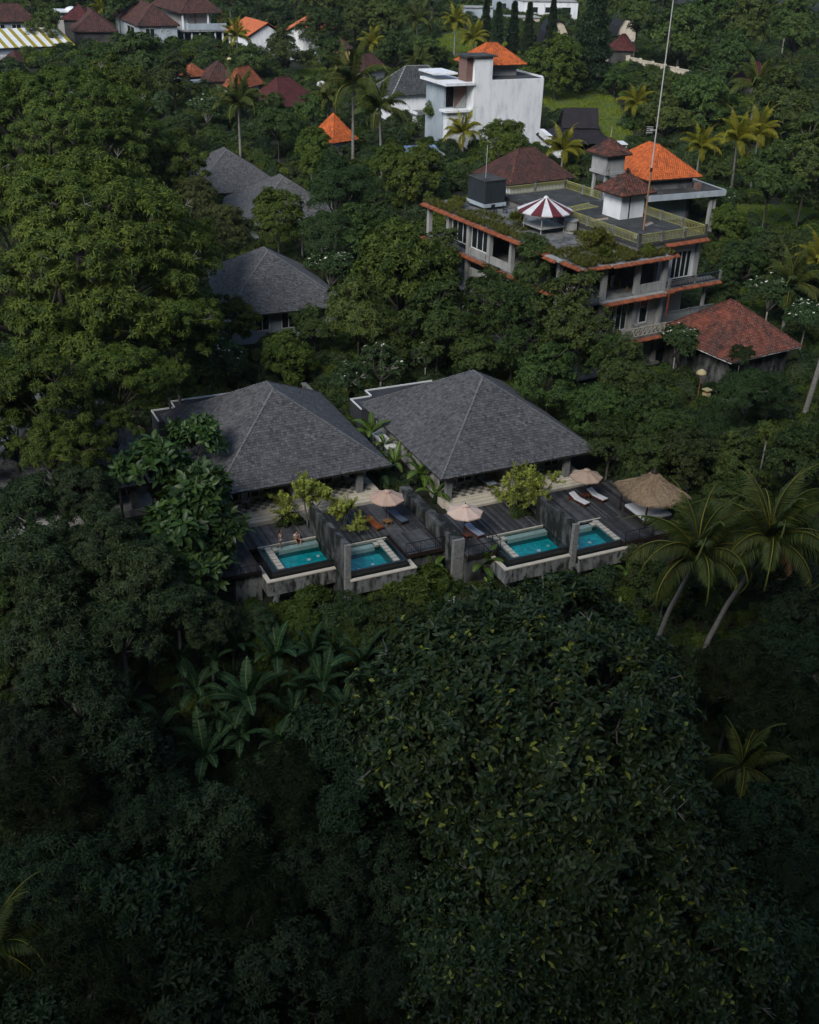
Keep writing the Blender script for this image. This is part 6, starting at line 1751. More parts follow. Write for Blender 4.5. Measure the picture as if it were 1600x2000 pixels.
def man():
    t = thing("person", "person in dark shorts and a pale shirt sitting on the pool rim", "person", VW(4.15, 5.36, .01), AZ + R(6))
    J = {"pelvis": ((0, 0, .11), (.15, .12)), "waist": ((0, -.01, .28), (.135, .10)), "chest": ((0, -.05, .48), (.165, .11)), "collar": ((0, -.08, .62), (.09, .07)), "neck": ((0, -.11, .70), .055), "throat": ((0, -.14, .76), .05)}
    Lk = [("pelvis", "waist"), ("waist", "chest"), ("chest", "collar"), ("collar", "neck"), ("neck", "throat")]
    for s, sg in (("l", -1), ("r", 1)):
        J[s + "sh"] = ((sg * .19, -.07, .59), .06); J[s + "el"] = ((sg * .27, -.17, .36), .045); J[s + "wr"] = ((sg * .10, -.32, .36), .032)
        J[s + "hip"] = ((sg * .10, -.05, .10), .095); J[s + "kn"] = ((sg * .22, -.47, .27), .065); J[s + "ca"] = ((sg * .19, -.52, .10), .058); J[s + "an"] = ((sg * .13, -.58, -.07), .038); J[s + "to"] = ((sg * .15, -.74, -.09), .034)
        Lk += [("collar", s + "sh"), (s + "sh", s + "el"), (s + "el", s + "wr"), ("pelvis", s + "hip"), (s + "hip", s + "kn"), (s + "kn", s + "ca"), (s + "ca", s + "an"), (s + "an", s + "to")]
        hand(J, Lk, s, J[s + "wr"][0], (-sg * .9, -.4, .1), s + "wr")
    skinned("body", J, Lk, "skin", t)
    head(t, (0, -.17, .87), 0, "skin", False)
    skinned("shirt", {"a": ((0, -.01, .25), (.148, .115)), "b": ((0, -.05, .46), (.178, .122)), "c": ((0, -.08, .60), (.11, .085)), "l": ((-.19, -.07, .585), .072), "r": ((.19, -.07, .585), .072), "l2": ((-.235, -.125, .47), .066), "r2": ((.235, -.125, .47), .066)}, [("a", "b"), ("b", "c"), ("c", "l"), ("c", "r"), ("l", "l2"), ("r", "r2")], "cloth_pinkish", t)
    skinned("shorts", {"p": ((0, 0, .115), (.162, .13)), "w": ((0, -.01, .22), (.148, .115)), "l": ((-.11, -.12, .13), .108), "r": ((.11, -.12, .13), .108), "l2": ((-.17, -.3, .20), .098), "r2": ((.17, -.3, .20), .098)}, [("p", "w"), ("p", "l"), ("p", "r"), ("l", "l2"), ("r", "r2")], "cloth_black", t)
woman(); man()
T = tree
# --- the wide feathery canopy at the upper left
G = "feathery canopy trees on the left"
for i, (x, y, r, h, w) in enumerate([
    (70, 215, 100, 11, "at the top left edge below the striped shed roof"), (215, 205, 100, 12, "topmost of the left canopy, right of the striped shed"),
    (330, 320, 85, 10, "left of the farthest grey roof"),
    (330, 500, 105, 12, "right of the canopy's centre beside the olive tree"),
    (350, 640, 95, 10, "left of the middle grey roof, lower canopy"),
    (90, 780, 120, 11, "hanging over the shaded third roof at far left"), (235, 745, 100, 10, "above the left end of the front villas"),
    (25, 850, 100, 8, "draped over the shaded third roof at the left edge"), (120, 890, 95, 8, "draped over the middle of the shaded third roof"), (225, 845, 62, 8, "hiding the right half of the shaded third roof"), (445, 625, 62, 5, "leaning over the corner of the middle grey villa"), (330, 745, 60, 6, "just behind the back left corner of the left villa")]):
    T("rain%d" % (i % 2), x, y, r, h, "feathery yellow green canopy tree " + w, G)
for (x, y, r, h, w) in [(385, 385, 48, 8, "below the farthest grey roof"), (430, 460, 70, 7, "between the far and the middle grey roofs"), (385, 470, 70, 10, "merging into the left canopy")]:
    T("olive0", x, y, r, h, "olive brown tree " + w, "olive brown trees")
T("giant", 140, 545, 285, 12, "giant spreading canopy tree filling the left side of the picture", G)
T("giant", 130, 295, 195, 12, "second giant canopy tree behind, rising to the striped shed", G)
# --- mango like trees on the left slope
for i, (x, y, r, h, w) in enumerate([
    (60, 1000, 85, 8, "at the left edge under the shaded third roof"), (165, 960, 70, 8, "just below the shaded third roof"), (70, 1110, 105, 9, "at the left edge above the bent grey limb"),
    (200, 1060, 85, 9, "left of the big leaved tree"), (270, 1125, 95, 9, "below the big leaved tree"), (120, 1230, 115, 9, "at the left edge with the pale bent limb"),
    (340, 1190, 85, 8, "above the banana grove"), (405, 1215, 60, 7, "left below the louvred shed"), (245, 1235, 90, 9, "upper left of the banana grove"), (500, 1215, 45, 4, "below the first pool's pillar")]):
    T("mango%d" % (i % 2), x, y, r, h, "narrow leaved mango tree " + w, "mango trees on the left slope")
for i, (x, y, r, h, w) in enumerate([(383, 862, 52, 6, "growing up over the left villa's eave"), (300, 935, 78, 6, "beside the shaded third roof"), (380, 975, 80, 5, "in front of the left villa's corner"), (340, 1060, 85, 5, "left of the first deck"), (400, 1120, 70, 4, "above the louvred shed"), (430, 1045, 62, 4, "touching the first deck's edge")]):
    T("plate%d" % (i % 2), x, y, r, h, "big glossy leaved tree " + w, "big glossy leaved trees by the left villa")
# --- foreground tree
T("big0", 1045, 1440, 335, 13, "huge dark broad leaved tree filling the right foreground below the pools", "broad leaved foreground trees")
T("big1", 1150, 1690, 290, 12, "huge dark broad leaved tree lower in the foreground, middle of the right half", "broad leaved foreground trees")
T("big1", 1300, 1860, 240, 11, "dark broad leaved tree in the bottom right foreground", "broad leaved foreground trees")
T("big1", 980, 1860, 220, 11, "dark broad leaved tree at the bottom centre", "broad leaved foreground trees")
# --- jungle of the ravine, its darkness put into the leaf colour
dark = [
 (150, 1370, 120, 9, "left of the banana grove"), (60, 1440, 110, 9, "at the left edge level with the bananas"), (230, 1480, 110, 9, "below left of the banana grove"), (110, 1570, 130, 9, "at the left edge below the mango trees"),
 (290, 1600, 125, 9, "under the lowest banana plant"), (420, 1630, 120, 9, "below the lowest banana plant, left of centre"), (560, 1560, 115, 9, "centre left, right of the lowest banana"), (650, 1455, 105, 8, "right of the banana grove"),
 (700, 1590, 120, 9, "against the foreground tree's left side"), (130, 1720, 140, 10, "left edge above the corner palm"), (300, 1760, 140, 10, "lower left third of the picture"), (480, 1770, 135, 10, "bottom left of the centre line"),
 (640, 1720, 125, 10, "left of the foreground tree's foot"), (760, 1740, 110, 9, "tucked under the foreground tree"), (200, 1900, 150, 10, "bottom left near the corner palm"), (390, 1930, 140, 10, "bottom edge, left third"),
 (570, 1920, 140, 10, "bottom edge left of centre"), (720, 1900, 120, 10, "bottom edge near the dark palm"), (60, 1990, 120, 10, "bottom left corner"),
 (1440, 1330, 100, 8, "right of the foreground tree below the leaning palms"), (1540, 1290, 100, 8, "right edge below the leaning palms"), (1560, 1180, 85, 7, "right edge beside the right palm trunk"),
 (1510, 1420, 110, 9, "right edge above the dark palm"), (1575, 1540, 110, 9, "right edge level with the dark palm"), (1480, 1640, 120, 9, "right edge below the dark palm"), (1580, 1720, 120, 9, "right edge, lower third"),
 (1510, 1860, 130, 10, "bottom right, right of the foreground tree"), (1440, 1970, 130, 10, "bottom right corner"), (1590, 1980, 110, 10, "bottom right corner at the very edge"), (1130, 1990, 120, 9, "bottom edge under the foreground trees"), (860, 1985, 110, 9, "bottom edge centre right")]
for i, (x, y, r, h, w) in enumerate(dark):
    T("shade%d" % ((0, 1, 2, 3, 1, 0, 3, 2)[i % 8]), x, y, r, h, "jungle tree with shade painted into its leaves, " + w, "ravine trees with painted shade")
for i, (x, y, r, h, w) in enumerate([(600, 1480, 70, 5, "beside the right banana plants"), (760, 1230, 70, 3, "below the second pool"), (690, 1225, 60, 2.5, "on the slope under the second pool, left part"), (830, 1270, 60, 4, "left of the foreground tree's top"), (1300, 1150, 60, 4, "under the left leaning palm"), (1240, 1110, 40, 2, "below the right pool's end"), (1530, 1110, 60, 5, "behind the right leaning palm's trunk"), (1390, 1335, 50, 4, "at the foot of the leaning palms")]):
    T("dense%d" % (i % 3), x, y, r, h, "small leafy tree " + w, "small trees on the slope")
for (x, y, r, h, w) in [(590, 1232, 48, 2.2, "left one on the sunlit slope under the rubble wall"), (680, 1262, 50, 2.4, "middle one on the sunlit slope under the rubble wall"), (765, 1262, 48, 2.4, "right one on the sunlit slope, beside the foreground tree"), (820, 1205, 44, 2.0, "uppermost on the sunlit slope, below the ladder wall"), (520, 1255, 42, 2.4, "far left on the sunlit slope above the bananas")]:
    T("round%d" % (x % 2), x, y, r, h, "bright green bushy tree, " + w, "bright bushy trees on the slope")
# --- bananas in the ravine
for (x, y, r, n, w) in [(485, 1372, 82, 11, "large banana plant in the middle of the grove"), (400, 1478, 78, 10, "lowest banana plant of the grove"), (385, 1350, 58, 8, "left banana plant of the grove"), (540, 1285, 68, 9, "upper banana plant left of the grass slope"),
    (705, 1295, 68, 9, "right upper banana plant near the foreground tree"), (630, 1340, 62, 9, "banana plant between the grove and the foreground tree"), (315, 1425, 62, 8, "shaded banana plant at the grove's left end"), (455, 1265, 50, 7, "banana plant under the mango trees"), (570, 1395, 52, 7, "small banana plant right of the large one"), (420, 1290, 45, 6, "hidden banana plant at the grove's top"), (760, 1370, 48, 6, "banana plant touching the foreground tree"), (350, 1295, 55, 8, "banana plant at the top left of the grove"), (255, 1380, 50, 8, "outermost banana plant on the left, in deep shade"), (430, 1405, 48, 8, "banana plant just left of the large one"), (660, 1270, 48, 8, "banana plant high on the slope right of the terrace"), (500, 1510, 46, 8, "banana plant right of the lowest one"), (590, 1345, 44, 7, "banana plant squeezed between two larger ones"), (610, 1275, 50, 8, "banana plant on the slope below the stone terrace"), (470, 1440, 55, 8, "banana plant between the large and the lowest one"), (340, 1500, 52, 8, "banana plant left of the lowest one"), (545, 1450, 50, 8, "low banana plant right of the grove's middle"), (670, 1385, 50, 8, "banana plant below the right upper one")]:
    banana(x, y, r, 4.0, w, "dark", n)
# --- leaning palms at the right and palms in the dark
palm(1362, 1085, 168, 13, "tall coconut palm leaning right in front of the thatched pavilion", "green", (-1.6, 2.0), 22, nuts=False, dry=2)
palm(1505, 1055, 172, 14, "tall coconut palm at the right edge with a curved trunk", "green", (-3.2, 1.2), 22, nuts=True, dry=3)
palm(1450, 1500, 120, 9, "dark coconut palm right of the foreground tree", "green", (.6, .5), 14)
palm(-10, 1860, 170, 11, "coconut palm cut by the lower left picture edge", "green", (0, 1), 14)
palm(835, 1885, 105, 8, "dim coconut palm at the bottom under the foreground tree", "green", (0, .5), 12)
palm(735, 1445, 50, 5, "small palm peeping out left of the foreground tree", "green", (0, .4), 9)
# --- behind and beside the villas
G2 = "dense garden trees behind the villas"
for i, (k, x, y, r, h, w) in enumerate([
 ("round0", 790, 545, 120, 9, "bright crowned broadleaf tree standing between the back villa and the tall ruined building"), ("dense0", 705, 620, 85, 6, "broadleaf tree right of the middle grey villa"), ("dense2", 860, 640, 75, 6, "dark tree behind the right villa's flat wing"),
 ("dense0", 945, 590, 76, 8, "dark tree at the foot of the ruined building's long side"), ("dense2", 868, 500, 44, 8, "upright tree against the ruined building's left end"), ("dense2", 1045, 530, 56, 10, "slender dark tree in front of the open storeys"),
 ("dense2", 1000, 650, 72, 6, "dark tree behind the right villa's ridge"), ("dense2", 1120, 640, 86, 8, "tall dark tree hiding the ruined building's corner"), ("dense0", 1080, 745, 80, 5, "dark tree leaning over the right villa's roof"), ("dense1", 1170, 800, 62, 4, "bushy tree at the right villa's right eave"),
 ("dense0", 1230, 735, 85, 6, "leafy tree below the lattice balcony"), ("dense1", 1195, 870, 62, 3.5, "leafy tree behind the last parasol"), ("dense0", 1290, 825, 80, 5, "leafy tree behind the thatched pavilion, left"), ("dense2", 1265, 905, 55, 3, "dark bushy tree directly behind the thatch"),
 ("dense1", 1350, 900, 75, 4, "leafy tree right behind the thatched pavilion"), ("dense0", 1440, 900, 70, 4, "leafy tree behind the leaning palms"), ("dense1", 1560, 900, 75, 5, "leafy tree at the right edge beside the palm crown"), ("dense0", 1575, 860, 48, 4, "leafy tree at the right edge below the pale trunk"), ("dense1", 1420, 985, 60, 3, "bush like tree between thatch and palm crown"),
 ("dense0", 1190, 700, 55, 6, "dark tree right of the ruined building's corner"), ("dense1", 760, 690, 50, 3, "low dark tree behind the right villa's parapet"), ("dense0", 615, 640, 50, 4, "low tree at the middle villa's right end"), ("dense1", 930, 700, 55, 4, "dark tree just over the right villa's ridge line")]):
    T(k, x, y, r, h, w, G2)
for (k, x, y, r, h, w) in [("feather0", 660, 385, 72, 8, "soft feathery tree between the far villas and the palms"), ("feather1", 1460, 780, 72, 5, "soft feathery tree in front of the red tiled roof"), ("feather0", 1448, 700, 26, 6, "slender feathery tree rising in front of the red tiled roof"), ("feather1", 1375, 860, 70, 4, "pale feathery tree above the thatched pavilion"), ("feather1", 640, 470, 70, 6, "feathery tree beside the bare trunk"), ("feather0", 1500, 775, 52, 4, "feathery tree right of the red tiled roof")]:
    T(k, x, y, r, h, w, "feathery garden trees")
for (k, x, y, r, h, w) in [("frangi1", 745, 712, 62, 3, "bare branched frangipani behind the right villa's wing"), ("frangi0", 640, 528, 62, 4, "frangipani covered in white blossom by the middle villa"), ("frangi0", 1318, 668, 56, 4, "frangipani left of the red tiled roof"), ("frangi0", 1500, 575, 62, 5, "frangipani behind the red tiled roof"), ("frangi0", 420, 700, 66, 3.5, "frangipani behind the left villa's back corner"), ("frangi0", 1580, 620, 50, 5, "frangipani beyond the right end of the red tiled roof"), ("frangi1", 680, 735, 44, 2.5, "small frangipani between the two villas' wings"), ("frangi0", 1415, 385, 34, 4, "frangipani by the orange roofed house's post"), ("frangi0", 400, 215, 45, 4, "pale frangipani below the small shrine roof"), ("frangi1", 830, 695, 42, 3, "grey frangipani just behind the flat wing")]:
    T(k, x, y, r, h, w, "frangipani trees")
for (k, x, y, r, h, w) in [("round0", 540, 425, 58, 7, "round bright tree in front of the far grey roofs"), ("round0", 812, 345, 66, 5, "round leafy tree left of the brown tiled house"), ("round1", 870, 220, 42, 5, "cone shaped tree against the white building"), ("round0", 985, 285, 52, 4, "round tree below the big white wall"), ("round0", 1085, 135, 68, 6, "round bright tree right of the white building"), ("round0", 1420, 440, 44, 2.5, "round clipped bush right of the roof terrace"), ("round0", 560, 705, 62, 2.5, "round garden tree behind the left villa"), ("round1", 760, 330, 45, 5, "leafy tree below the tall palms"), ("round0", 620, 330, 45, 5, "leafy tree left of the palm trunk"), ("round1", 610, 290, 40, 5, "leafy tree in front of the small orange roof")]:
    T(k, x, y, r, h, w, "round crowned trees")
# --- upper band
far = [
 ("dense1", 275, 125, 68, 6, "dark spreading tree below the white gabled house"), ("dense0", 345, 160, 55, 6, "dark tree left of the small shrine"), ("dense1", 190, 130, 45, 5, "dark tree right of the striped shed"), ("dense0", 545, 240, 60, 7, "dark tree left of the tall palms"), ("dense1", 490, 120, 38, 5, "leafy tree below the yellow palm"), ("dense0", 560, 100, 48, 5, "leafy tree left of the small field"),
 ("dense1", 625, 62, 52, 7, "dark tree behind the orange gable"), ("dense0", 690, 45, 48, 8, "dark tree right of the orange gable"), ("dense1", 755, 45, 48, 8, "dark tree left of the top palms"), ("dense1", 830, 110, 45, 4, "tree behind the dark grey roof"), ("dense0", 770, 105, 45, 5, "tree between the watch tower and the dark grey roof"), ("dense0", 85, 45, 40, 6, "tree behind the striped shed"), ("dense1", 640, 110, 40, 4, "tree left of the watch tower"),
 ("dense1", 1330, 75, 70, 8, "spreading dark tree behind the cream wall"), ("dense0", 1420, 120, 62, 8, "dark tree in the upper right wood"), ("dense1", 1275, 175, 45, 4, "tree in front of the cream wall"), ("dense0", 1200, 160, 30, 3, "bushy tree left of the mast, below the cream wall"), ("dense1", 1370, 205, 68, 5, "tree right of the mast above the palms"), ("dense0", 1300, 235, 55, 4, "tree behind the orange roof"), 
 ("dense0", 1540, 215, 85, 9, "vine covered tree in the upper right"), ("dense2", 1580, 330, 80, 9, "dark tree at the right edge above the grass strip"), ("dense0", 1510, 350, 68, 8, "dark tree behind the yellow palms"), ("dense1", 1460, 40, 60, 12, "tall dark tree at the top right"), ("dense0", 1560, 60, 70, 12, "tall dark tree in the top right corner"), ("dense1", 1380, 30, 60, 12, "tall dark tree right of the mast top"), ("dense0", 1250, 30, 55, 12, "tall dark tree left of the mast top"),
 ("dense0", 1445, 520, 58, 4, "garden tree right of the roof terrace's storey"), ("dense1", 1520, 510, 60, 4, "garden tree by the right edge palms"), ("dense0", 1420, 590, 55, 5, "tree behind the grey balcony"), ("dense2", 1400, 330, 40, 6, "dark tree behind the palm trunks, left"), ("dense1", 1590, 560, 50, 5, "tree at the right edge beside the palm"),
 ("dense0", 470, 200, 40, 5, "tree between the orange roofs"), ("dense1", 610, 215, 38, 5, "tree beside the maroon roof"), ("dense0", 645, 330, 42, 7, "dark tree right of the far grey roofs"), ("dense1", 1310, 180, 45, 5, "tree at the mast, above the field"), ("dense0", 690, 450, 55, 7, "dark tree left of the ruined building"), ("dense2", 745, 430, 42, 7, "dark tree nearest the ruined building's top left")]
for (k, x, y, r, h, w) in far: T(k, x, y, r, h, w, "broadleaf trees of the village")
rnd = random.Random(77)
wood = []
for i in range(26):                                       # the wood along the top edge
    x = -20 + i * 66 + rnd.uniform(-14, 14)
    wood.append((x, rnd.uniform(-28, 6), rnd.uniform(34, 52)))
for i, (x, y, r) in enumerate(wood):
    if 890 < x < 1125: continue                           # the pale buildings show here
    mark = ("the long brown house", "the flat grey pavilion", "the white gabled house", "the pillared house", "the left salmon gable", "the right salmon gable", "the dark top palm", "the pale blue building", "the cream stepped building", "the arched roof house", "the casuarina", "the mast top", "the slim dry palm")[min(12, i // 2)]
    T("dense%d" % (i % 3), x, y, r, 9, "dark tree at the top edge, %s one above %s" % (("left", "right")[i % 2], mark), "wood along the top edge")
for i, (x, y, w) in enumerate([(948, 55, "first"), (972, 62, "second"), (1003, 60, "third"), (1032, 62, "fourth"), (1078, 55, "fifth")]):
    T("column", x, y, 15, 6.5, "dark columnar tree, %s from the left in the row above the meadow" % w, "columnar trees in a row")
T("casuarina", 1160, 70, 52, 11, "tall wispy casuarina left of the cream wall")
# --- palms of the village
for (x, y, r, h, col, w, lean) in [
 (466, 205, 62, 9, "green", "coconut palm above the farthest grey roof", (0, 0)), (690, 165, 80, 13, "green", "tallest coconut palm left of the grey roofed house", (0, .5)), (742, 215, 66, 11, "green", "second tall coconut palm, in front of the white house", (.4, 0)),
 (905, 262, 48, 4, "yellow", "yellowing palm at the foot of the white building", (0, 0)), (1100, 295, 48, 4, "yellow", "yellowing palm in front of the black roofed house", (0, 0)), (890, 45, 34, 8, "yellow", "left yellowish palm above the white building", (0, 0)), (925, 78, 36, 6, "yellow", "right yellowish palm above the white building", (0, 0)),
 (815, 42, 40, 8, "green", "dark palm at the top, centre", (0, 0)), (728, 88, 34, 6, "yellow", "yellowish palm right of the watch tower", (0, 0)), (463, 72, 34, 6, "yellow", "yellow palm right of the pillared house", (0, 0)), (1242, 205, 40, 4, "yellow", "yellowish palm on the right side of the field", (0, 0)),
 (1440, 275, 56, 10, "yellow", "middle one of the three yellow green palms with pale trunks", (.6, 1)), (1368, 290, 46, 9, "yellow", "left one of the three yellow green palms with pale trunks", (.3, 1)), (1482, 262, 52, 10, "yellow", "right one of the three yellow green palms with pale trunks", (.6, 1.4)),
 (1478, 172, 60, 9, "green", "dark palm in the upper right wood", (0, 0)), (1545, 560, 75, 6, "green", "low green palm behind the red roof at the right", (0, 0)), (1600, 515, 60, 6, "yellow", "yellow palm cut by the right picture edge", (0, 0)), (200, 20, 30, 7, "yellow", "yellow palm behind the maroon roofs", (0, 0)), (820, 130, 36, 5, "green", "dark palm behind the dark grey roof", (0, 0)), (640, 195, 40, 7, "green", "dark palm beside the dish antenna", (0, 0)), (1540, 30, 34, 11, "yellow", "slim dry palm at the top right", (0, 0))]:
    palm(x, y, r * 1.28, h, w, col, lean, 17)
for (x, y, w) in [(1500, 842, "bright umbrella shaped papaya in front of the leafy slope"), (1003, 258, "small papaya against the white wall")]:
    T("papaya", x, y, 36 if x > 1200 else 20, 5 if x > 1200 else 4, w, "papaya trees")
# --- bright bananas between the villas
for (x, y, r, n, h, c, w) in [(822, 925, 46, 8, 1.6, "bright", "bright banana plant at the right villa's front corner"), (725, 845, 40, 7, 2.2, "bright", "bright banana plant beside the white garden wall"), (770, 905, 34, 9, 1.2, "heliconia", "spiky bright plant between the villas"), (850, 965, 36, 7, .9, "heliconia", "low bright plant on the long wall"), (745, 930, 34, 6, 1.4, "dark", "dark banana plant beside the left villa's post"), (800, 880, 30, 7, 1.4, "heliconia", "bright leaves in the gap between the roofs"), (750, 870, 28, 6, 1.6, "heliconia", "bright leaves below the garden wall cap"),
    (595, 640, 34, 8, 1.8, "heliconia", "feathery leaved potted plant on the brick pedestal"), (850, 1110, 30, 6, 1.2, "bright", "pale leaved plant under the second railing"), (940, 1105, 44, 9, 1.6, "bright", "leafy plant below the third pool's side deck"), (1225, 1120, 30, 6, 1.5, "bright", "leafy plant at the right pool's corner"), (1300, 1040, 40, 8, 1.3, "bright", "upright leafy plant in front of the daybed"), (610, 1140, 24, 5, .8, "bright", "leafy plant below the first pool's coping"), (1040, 240, 22, 7, 3, "bright", "banana plant against the big white wall")]:
    banana(x, y, r, h, w, c, n, "bright leaved garden plants", name="leafy_plant")
# --- lime green shrubs in the deck planters
def lime(a, b, z, s, label):
    K = TREE["lime%d" % (int(a) % 2)]
    t = thing("planter_shrub", label, "shrub", VW(a, b, 0), AZ + a, "lime green planter shrubs")
    place(K["trunk"], "trunk", t, (0, 0, z), None, s); place(K["crown"], "crown", t, (0, 0, z), None, s)
lime(6.0, 7.7, 2.4, 1.25, "lime green shrub arching over the left end of the tall dark wall")
lime(8.6, 5.9, 1.4, .9, "lime green shrub spilling over the steps of the second deck")
lime(23.3, 2.9, 1.9, 1.2, "lime green shrub left of the divider wall, right villa")
lime(25.4, 3.2, 1.9, 1.15, "lime green shrub right of the divider wall, right villa")
# ------------------------------------------------------------------ meadows, weeds on the flat roof
for lab, pts, sd in MEADOWS: meadow(lab, pts, sd)
def roof_weeds():
    rng = np.random.default_rng(5)
    P = []
    for (x0, x1, y0, y1, n) in ((-.3, 1.6, -.3, 30.4, 1500), (-.2, 12.0, -.4, 1.8, 900), (1.4, 4.2, 14, 24, 250), (6.8, 8.2, 1, 14, 500), (2, 8, 1.5, 6, 500)):
        q = np.stack([rng.uniform(x0, x1, n), rng.uniform(y0, y1, n), np.full(n, 13.88)], 1); P.append(q)
    P = np.concatenate(P)
    keepm = (np.sin(P[:, 0] * 2.1 + 1) * np.cos(P[:, 1] * .9) + rng.normal(0, .5, len(P))) > -.35
    P = P[keepm]
    A = np.tile(np.array([0, 0, 1.0]), (len(P), 1)) + rng.normal(0, .15, (len(P), 3))
    me = leaf_mesh("roof_weeds", *rosettes(rng, P, A, 6, .42, .07, 25, 80, lj=.5), "moss_grass", 2)
    tag(place(me, "roof_weeds", None, (BO.x, BO.y, 0), (0, 0, BA)), "mossy grass and weeds overgrowing the flat roof's edges", None, kind="stuff")
roof_weeds()
leafmat("leaf_weed", (.075, .100, .016), (.185, .195, .030), rough=.6, trans=.25, vary=.05)
tree_kind("weedbush", 41, 1.7, .7, 9, .42, 10, .40, 12, 7, .30, .05, -20, 60, "leaf_weed", 2, .03, depth=1.2, fill=.6)
tree_kind("weedspike", 42, .6, .6, 3, .4, 3, .2, 5, 9, .7, .07, 10, 70, "leaf_weed", 2, .02, depth=.6)
for (k, x, y, s, lab) in [("weedbush", 5.2, 4.6, 1.15, "big yellow green weed bush growing on the flat roof"), ("weedspike", 3.0, 16.0, 1.0, "spiky yellow plant on the flat roof's edge"), ("weedspike", 3.2, .9, .9, "spiky potted plant at the flat roof's front corner"), ("weedbush", 2.0, 26.5, .7, "ragged weed bush left of the water tank"), ("weedbush", 9.0, .8, .6, "low weed bush on the front ledge of the flat roof"), ("weedbush", 7.6, 6.5, .5, "small weed bush against the yellow railing")]:
    K = TREE[k]; t = thing("weed_bush", lab, "plant", BW(x, y, 13.9), x, "weeds on the flat roof")
    place(K["crown"], "foliage", t, (0, 0, .7 * s), None, s); place(K["trunk"], "stem", t, (0, 0, .7 * s), None, s)
# ------------------------------------------------------------------ small shrubs and the uncountable undergrowth
SHRUBS = []
for (k, x, y, r, h, w) in [("shrub0", 600, 1165, 46, .8, "low shrub on the slope below the couple's pool"), ("shrub0", 800, 1150, 60, 1.0, "grassy shrub mound below the second pool"), ("shrub1", 705, 760, 30, 1.0, "dark shrub between the two villas' back walls"), ("shrub0", 565, 1195, 38, .9, "low green shrub left of the rubble wall"), ("shrub0", 735, 1172, 42, .9, "green shrub right of the pier below the second pool"), ("shrub0", 850, 1135, 40, 1.0, "green shrub against the long wall's foot"), ("shrub0", 690, 1225, 48, 1.0, "bright shrub at the rubble wall's foot"), ("shrub0", 780, 1215, 55, 1.2, "bright shrub on the open slope"), ("shrub2", 640, 1225, 50, 1.2, "bushy shrub under the stone terrace"), ("shrub1", 565, 1020, 26, .7, "dark shrub in the planter behind the couple"), ("shrub1", 1005, 1000, 26, .4, "low dark shrub at the foot of the lime shrub"), ("shrub0", 650, 725, 22, 1.2, "yellow flowering shrub at the brick wall"), ("shrub0", 525, 668, 24, .8, "white flowering shrub before the middle villa"),
    ("shrub0", 300, 1010, 10, .5, "tiny shrub hidden beside the big leaved tree"), ("shrub2", 1180, 1135, 36, 1.2, "shrub below the right pool"), ("shrub0", 840, 930, 24, .6, "green shrub at the foot of the banana plant")]:
    SHRUBS.append(T(k, x, y, r, h, w, "garden shrubs", cat="shrub"))

def scatter(name, label, src, pts, kind="stuff"):
    """one object that repeats a plant over many points"""
    me = bpy.data.meshes.new(name)
    me.from_pydata([p[:3] for p in pts], [], [])
    a = me.attributes.new("turn", 'FLOAT_VECTOR', 'POINT'); a.data.foreach_set("vector", [c for p in pts for c in (p[4], p[5], p[3])])
    s = me.attributes.new("size", 'FLOAT', 'POINT'); s.data.foreach_set("value", [p[6] for p in pts])
    o = place(me, name)
    tag(o, label, None, kind=kind)
    g = bpy.data.node_groups.new(name, 'GeometryNodeTree')
    g.interface.new_socket("Geometry", in_out='INPUT', socket_type='NodeSocketGeometry')
    g.interface.new_socket("Geometry", in_out='OUTPUT', socket_type='NodeSocketGeometry')
    n = g.nodes.new
    gi, go = n("NodeGroupInput"), n("NodeGroupOutput")
    oi = n("GeometryNodeObjectInfo"); oi.inputs["Object"].default_value = src; oi.transform_space = 'ORIGINAL'; oi.inputs["As Instance"].default_value = True
    ip = n("GeometryNodeInstanceOnPoints")
    at = n("GeometryNodeInputNamedAttribute"); at.data_type = 'FLOAT_VECTOR'; at.inputs["Name"].default_value = "turn"
    az = n("GeometryNodeInputNamedAttribute"); az.data_type = 'FLOAT'; az.inputs["Name"].default_value = "size"
    l = g.links.new
    l(gi.outputs[0], ip.inputs["Points"]); l(oi.outputs["Geometry"], ip.inputs["Instance"])
    l(at.outputs["Attribute"], ip.inputs["Rotation"]); l(az.outputs["Attribute"], ip.inputs["Scale"]); l(ip.outputs[0], go.inputs[0])
    md = o.modifiers.new("scatter", 'NODES'); md.node_group = g
    return o

def crown_of(t): return [c for c in t.children if c.name.startswith("crown")][0]
def in_view(p, m=60):
    d = p - Vector((0, 0, CAM_H)); z = d.dot(_Fw)
    if z < 5: return False
    return abs(d.dot(_r) / z * FOC) < 800 + m and abs(d.dot(_u) / z * FOC) < 1000 + m

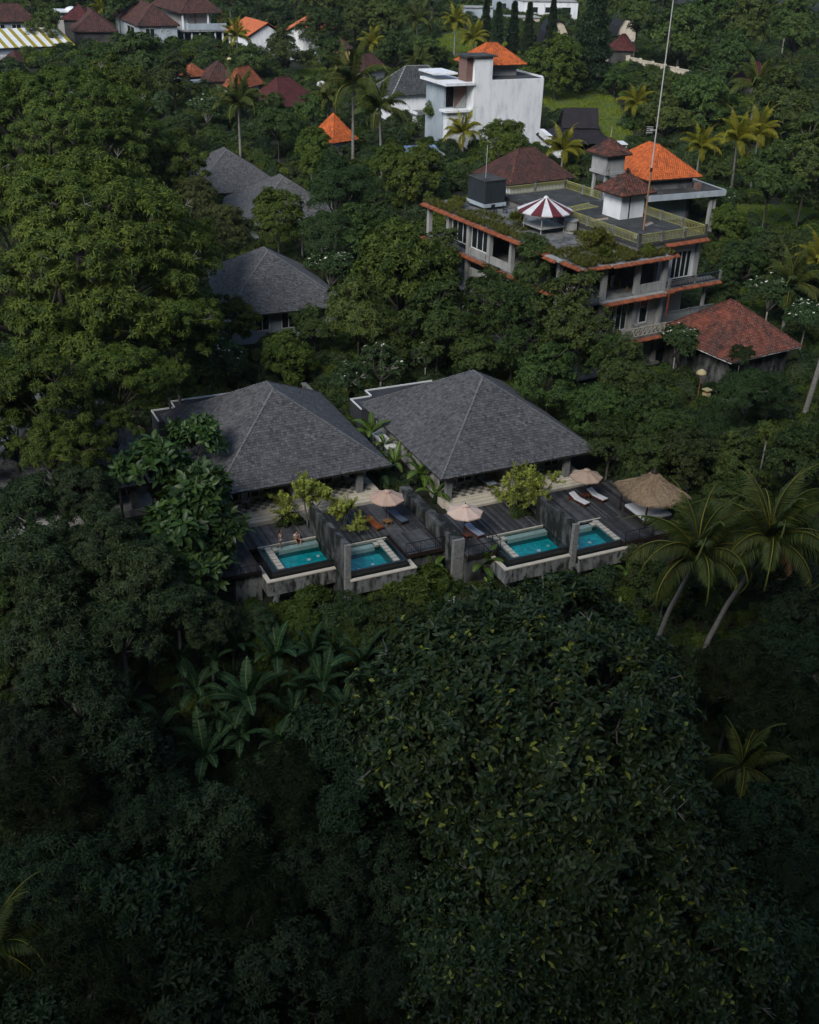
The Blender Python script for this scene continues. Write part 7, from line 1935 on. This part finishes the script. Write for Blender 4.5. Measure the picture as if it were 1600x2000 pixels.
def blocked(p):
    d = p - VO; a, b = d.dot(EA), d.dot(EB)
    tb = (b - 0.95) + 0.25 * (a - 3)
    if tb < .9 and not (-.3 < a < 6.5 and b > -.3): return False
    if -22 < a < -2.5 and 12 < b < 36: return True
    if -3.2 < a < 16.2 and -1.6 < b < 31 and not (a > 14.6 and b > 9.5): return True
    if 14.5 <= a < 34.7 and -6 < b < 27.5 and not (a < 17.0 and b > 9): return True
    for (x0, x1, y0, y1, ang, ox, oy) in KEEP_CLEAR:
        q = Vector((p.x - ox, p.y - oy)); c, s = math.cos(-ang), math.sin(-ang)
        u, v = q.x * c - q.y * s, q.x * s + q.y * c
        if x0 < u < x1 and y0 < v < y1: return True
    return False
def field_at(p):
    for poly in FIELDS:
        n, inside = len(poly), False
        for i in range(n):
            (xa, ya), (xb, yb) = poly[i], poly[(i + 1) % n]
            if (ya > p.y) != (yb > p.y) and p.x < (xb - xa) * (p.y - ya) / (yb - ya) + xa: inside = not inside
        if inside: return True
    return False
rnd = random.Random(9)
sets = [[], [], []]
y = 18.0
while y < 420:
    step = 1.0 + max(0, y - 70) * .018
    half = 20 + y * .42
    x = -half
    while x < half:
        px_, py_ = x + rnd.uniform(-.5, .5) * step, y + rnd.uniform(-.5, .5) * step
        p = Vector((px_, py_, terrain(px_, py_)))
        x += step
        if not in_view(p) or blocked(p) or field_at(p): continue
        k = rnd.choice((1, 2, 2, 1, 0)) if y > 66 else rnd.choice((1, 2))
        sets[k].append((p.x, p.y, p.z + .35 * step ** .5, rnd.uniform(0, 6.28), rnd.uniform(-.25, .25), rnd.uniform(-.25, .25), rnd.uniform(.45, .95) * (.8 + (step - 1.0) * .35)))
    y += step * .9
scatter("undergrowth", "light green undergrowth covering the jungle floor", crown_of(SHRUBS[0]), sets[0])
scatter("undergrowth", "dark leafy undergrowth covering the jungle floor", crown_of([t for t in SHRUBS if t["label"].startswith("dark shrub between")][0]), sets[1])
scatter("undergrowth", "narrow leaved undergrowth covering the jungle floor", crown_of([t for t in SHRUBS if t["label"].startswith("bushy shrub")][0]), sets[2])
# ------------------------------------------------------------------ damp air over the valley
def haze():
    m = bpy.data.materials.new("haze"); m.use_nodes = True
    nt = m.node_tree; nt.nodes.remove(nt.nodes["Principled BSDF"])
    v = nt.nodes.new("ShaderNodeVolumePrincipled")
    v.inputs["Color"].default_value = (.80, .90, 1.0, 1); v.inputs["Density"].default_value = .00006; v.inputs["Anisotropy"].default_value = .2
    nt.links.new(v.outputs[0], nt.nodes["Material Output"].inputs["Volume"])
    MAT["haze"] = m
    b = MB(); b.box(-3200, 3200, -1700, 3400, -40, 330)
    tag(b.build("haze", m), "thin damp haze hanging over the valley", None, kind="stuff")
haze()
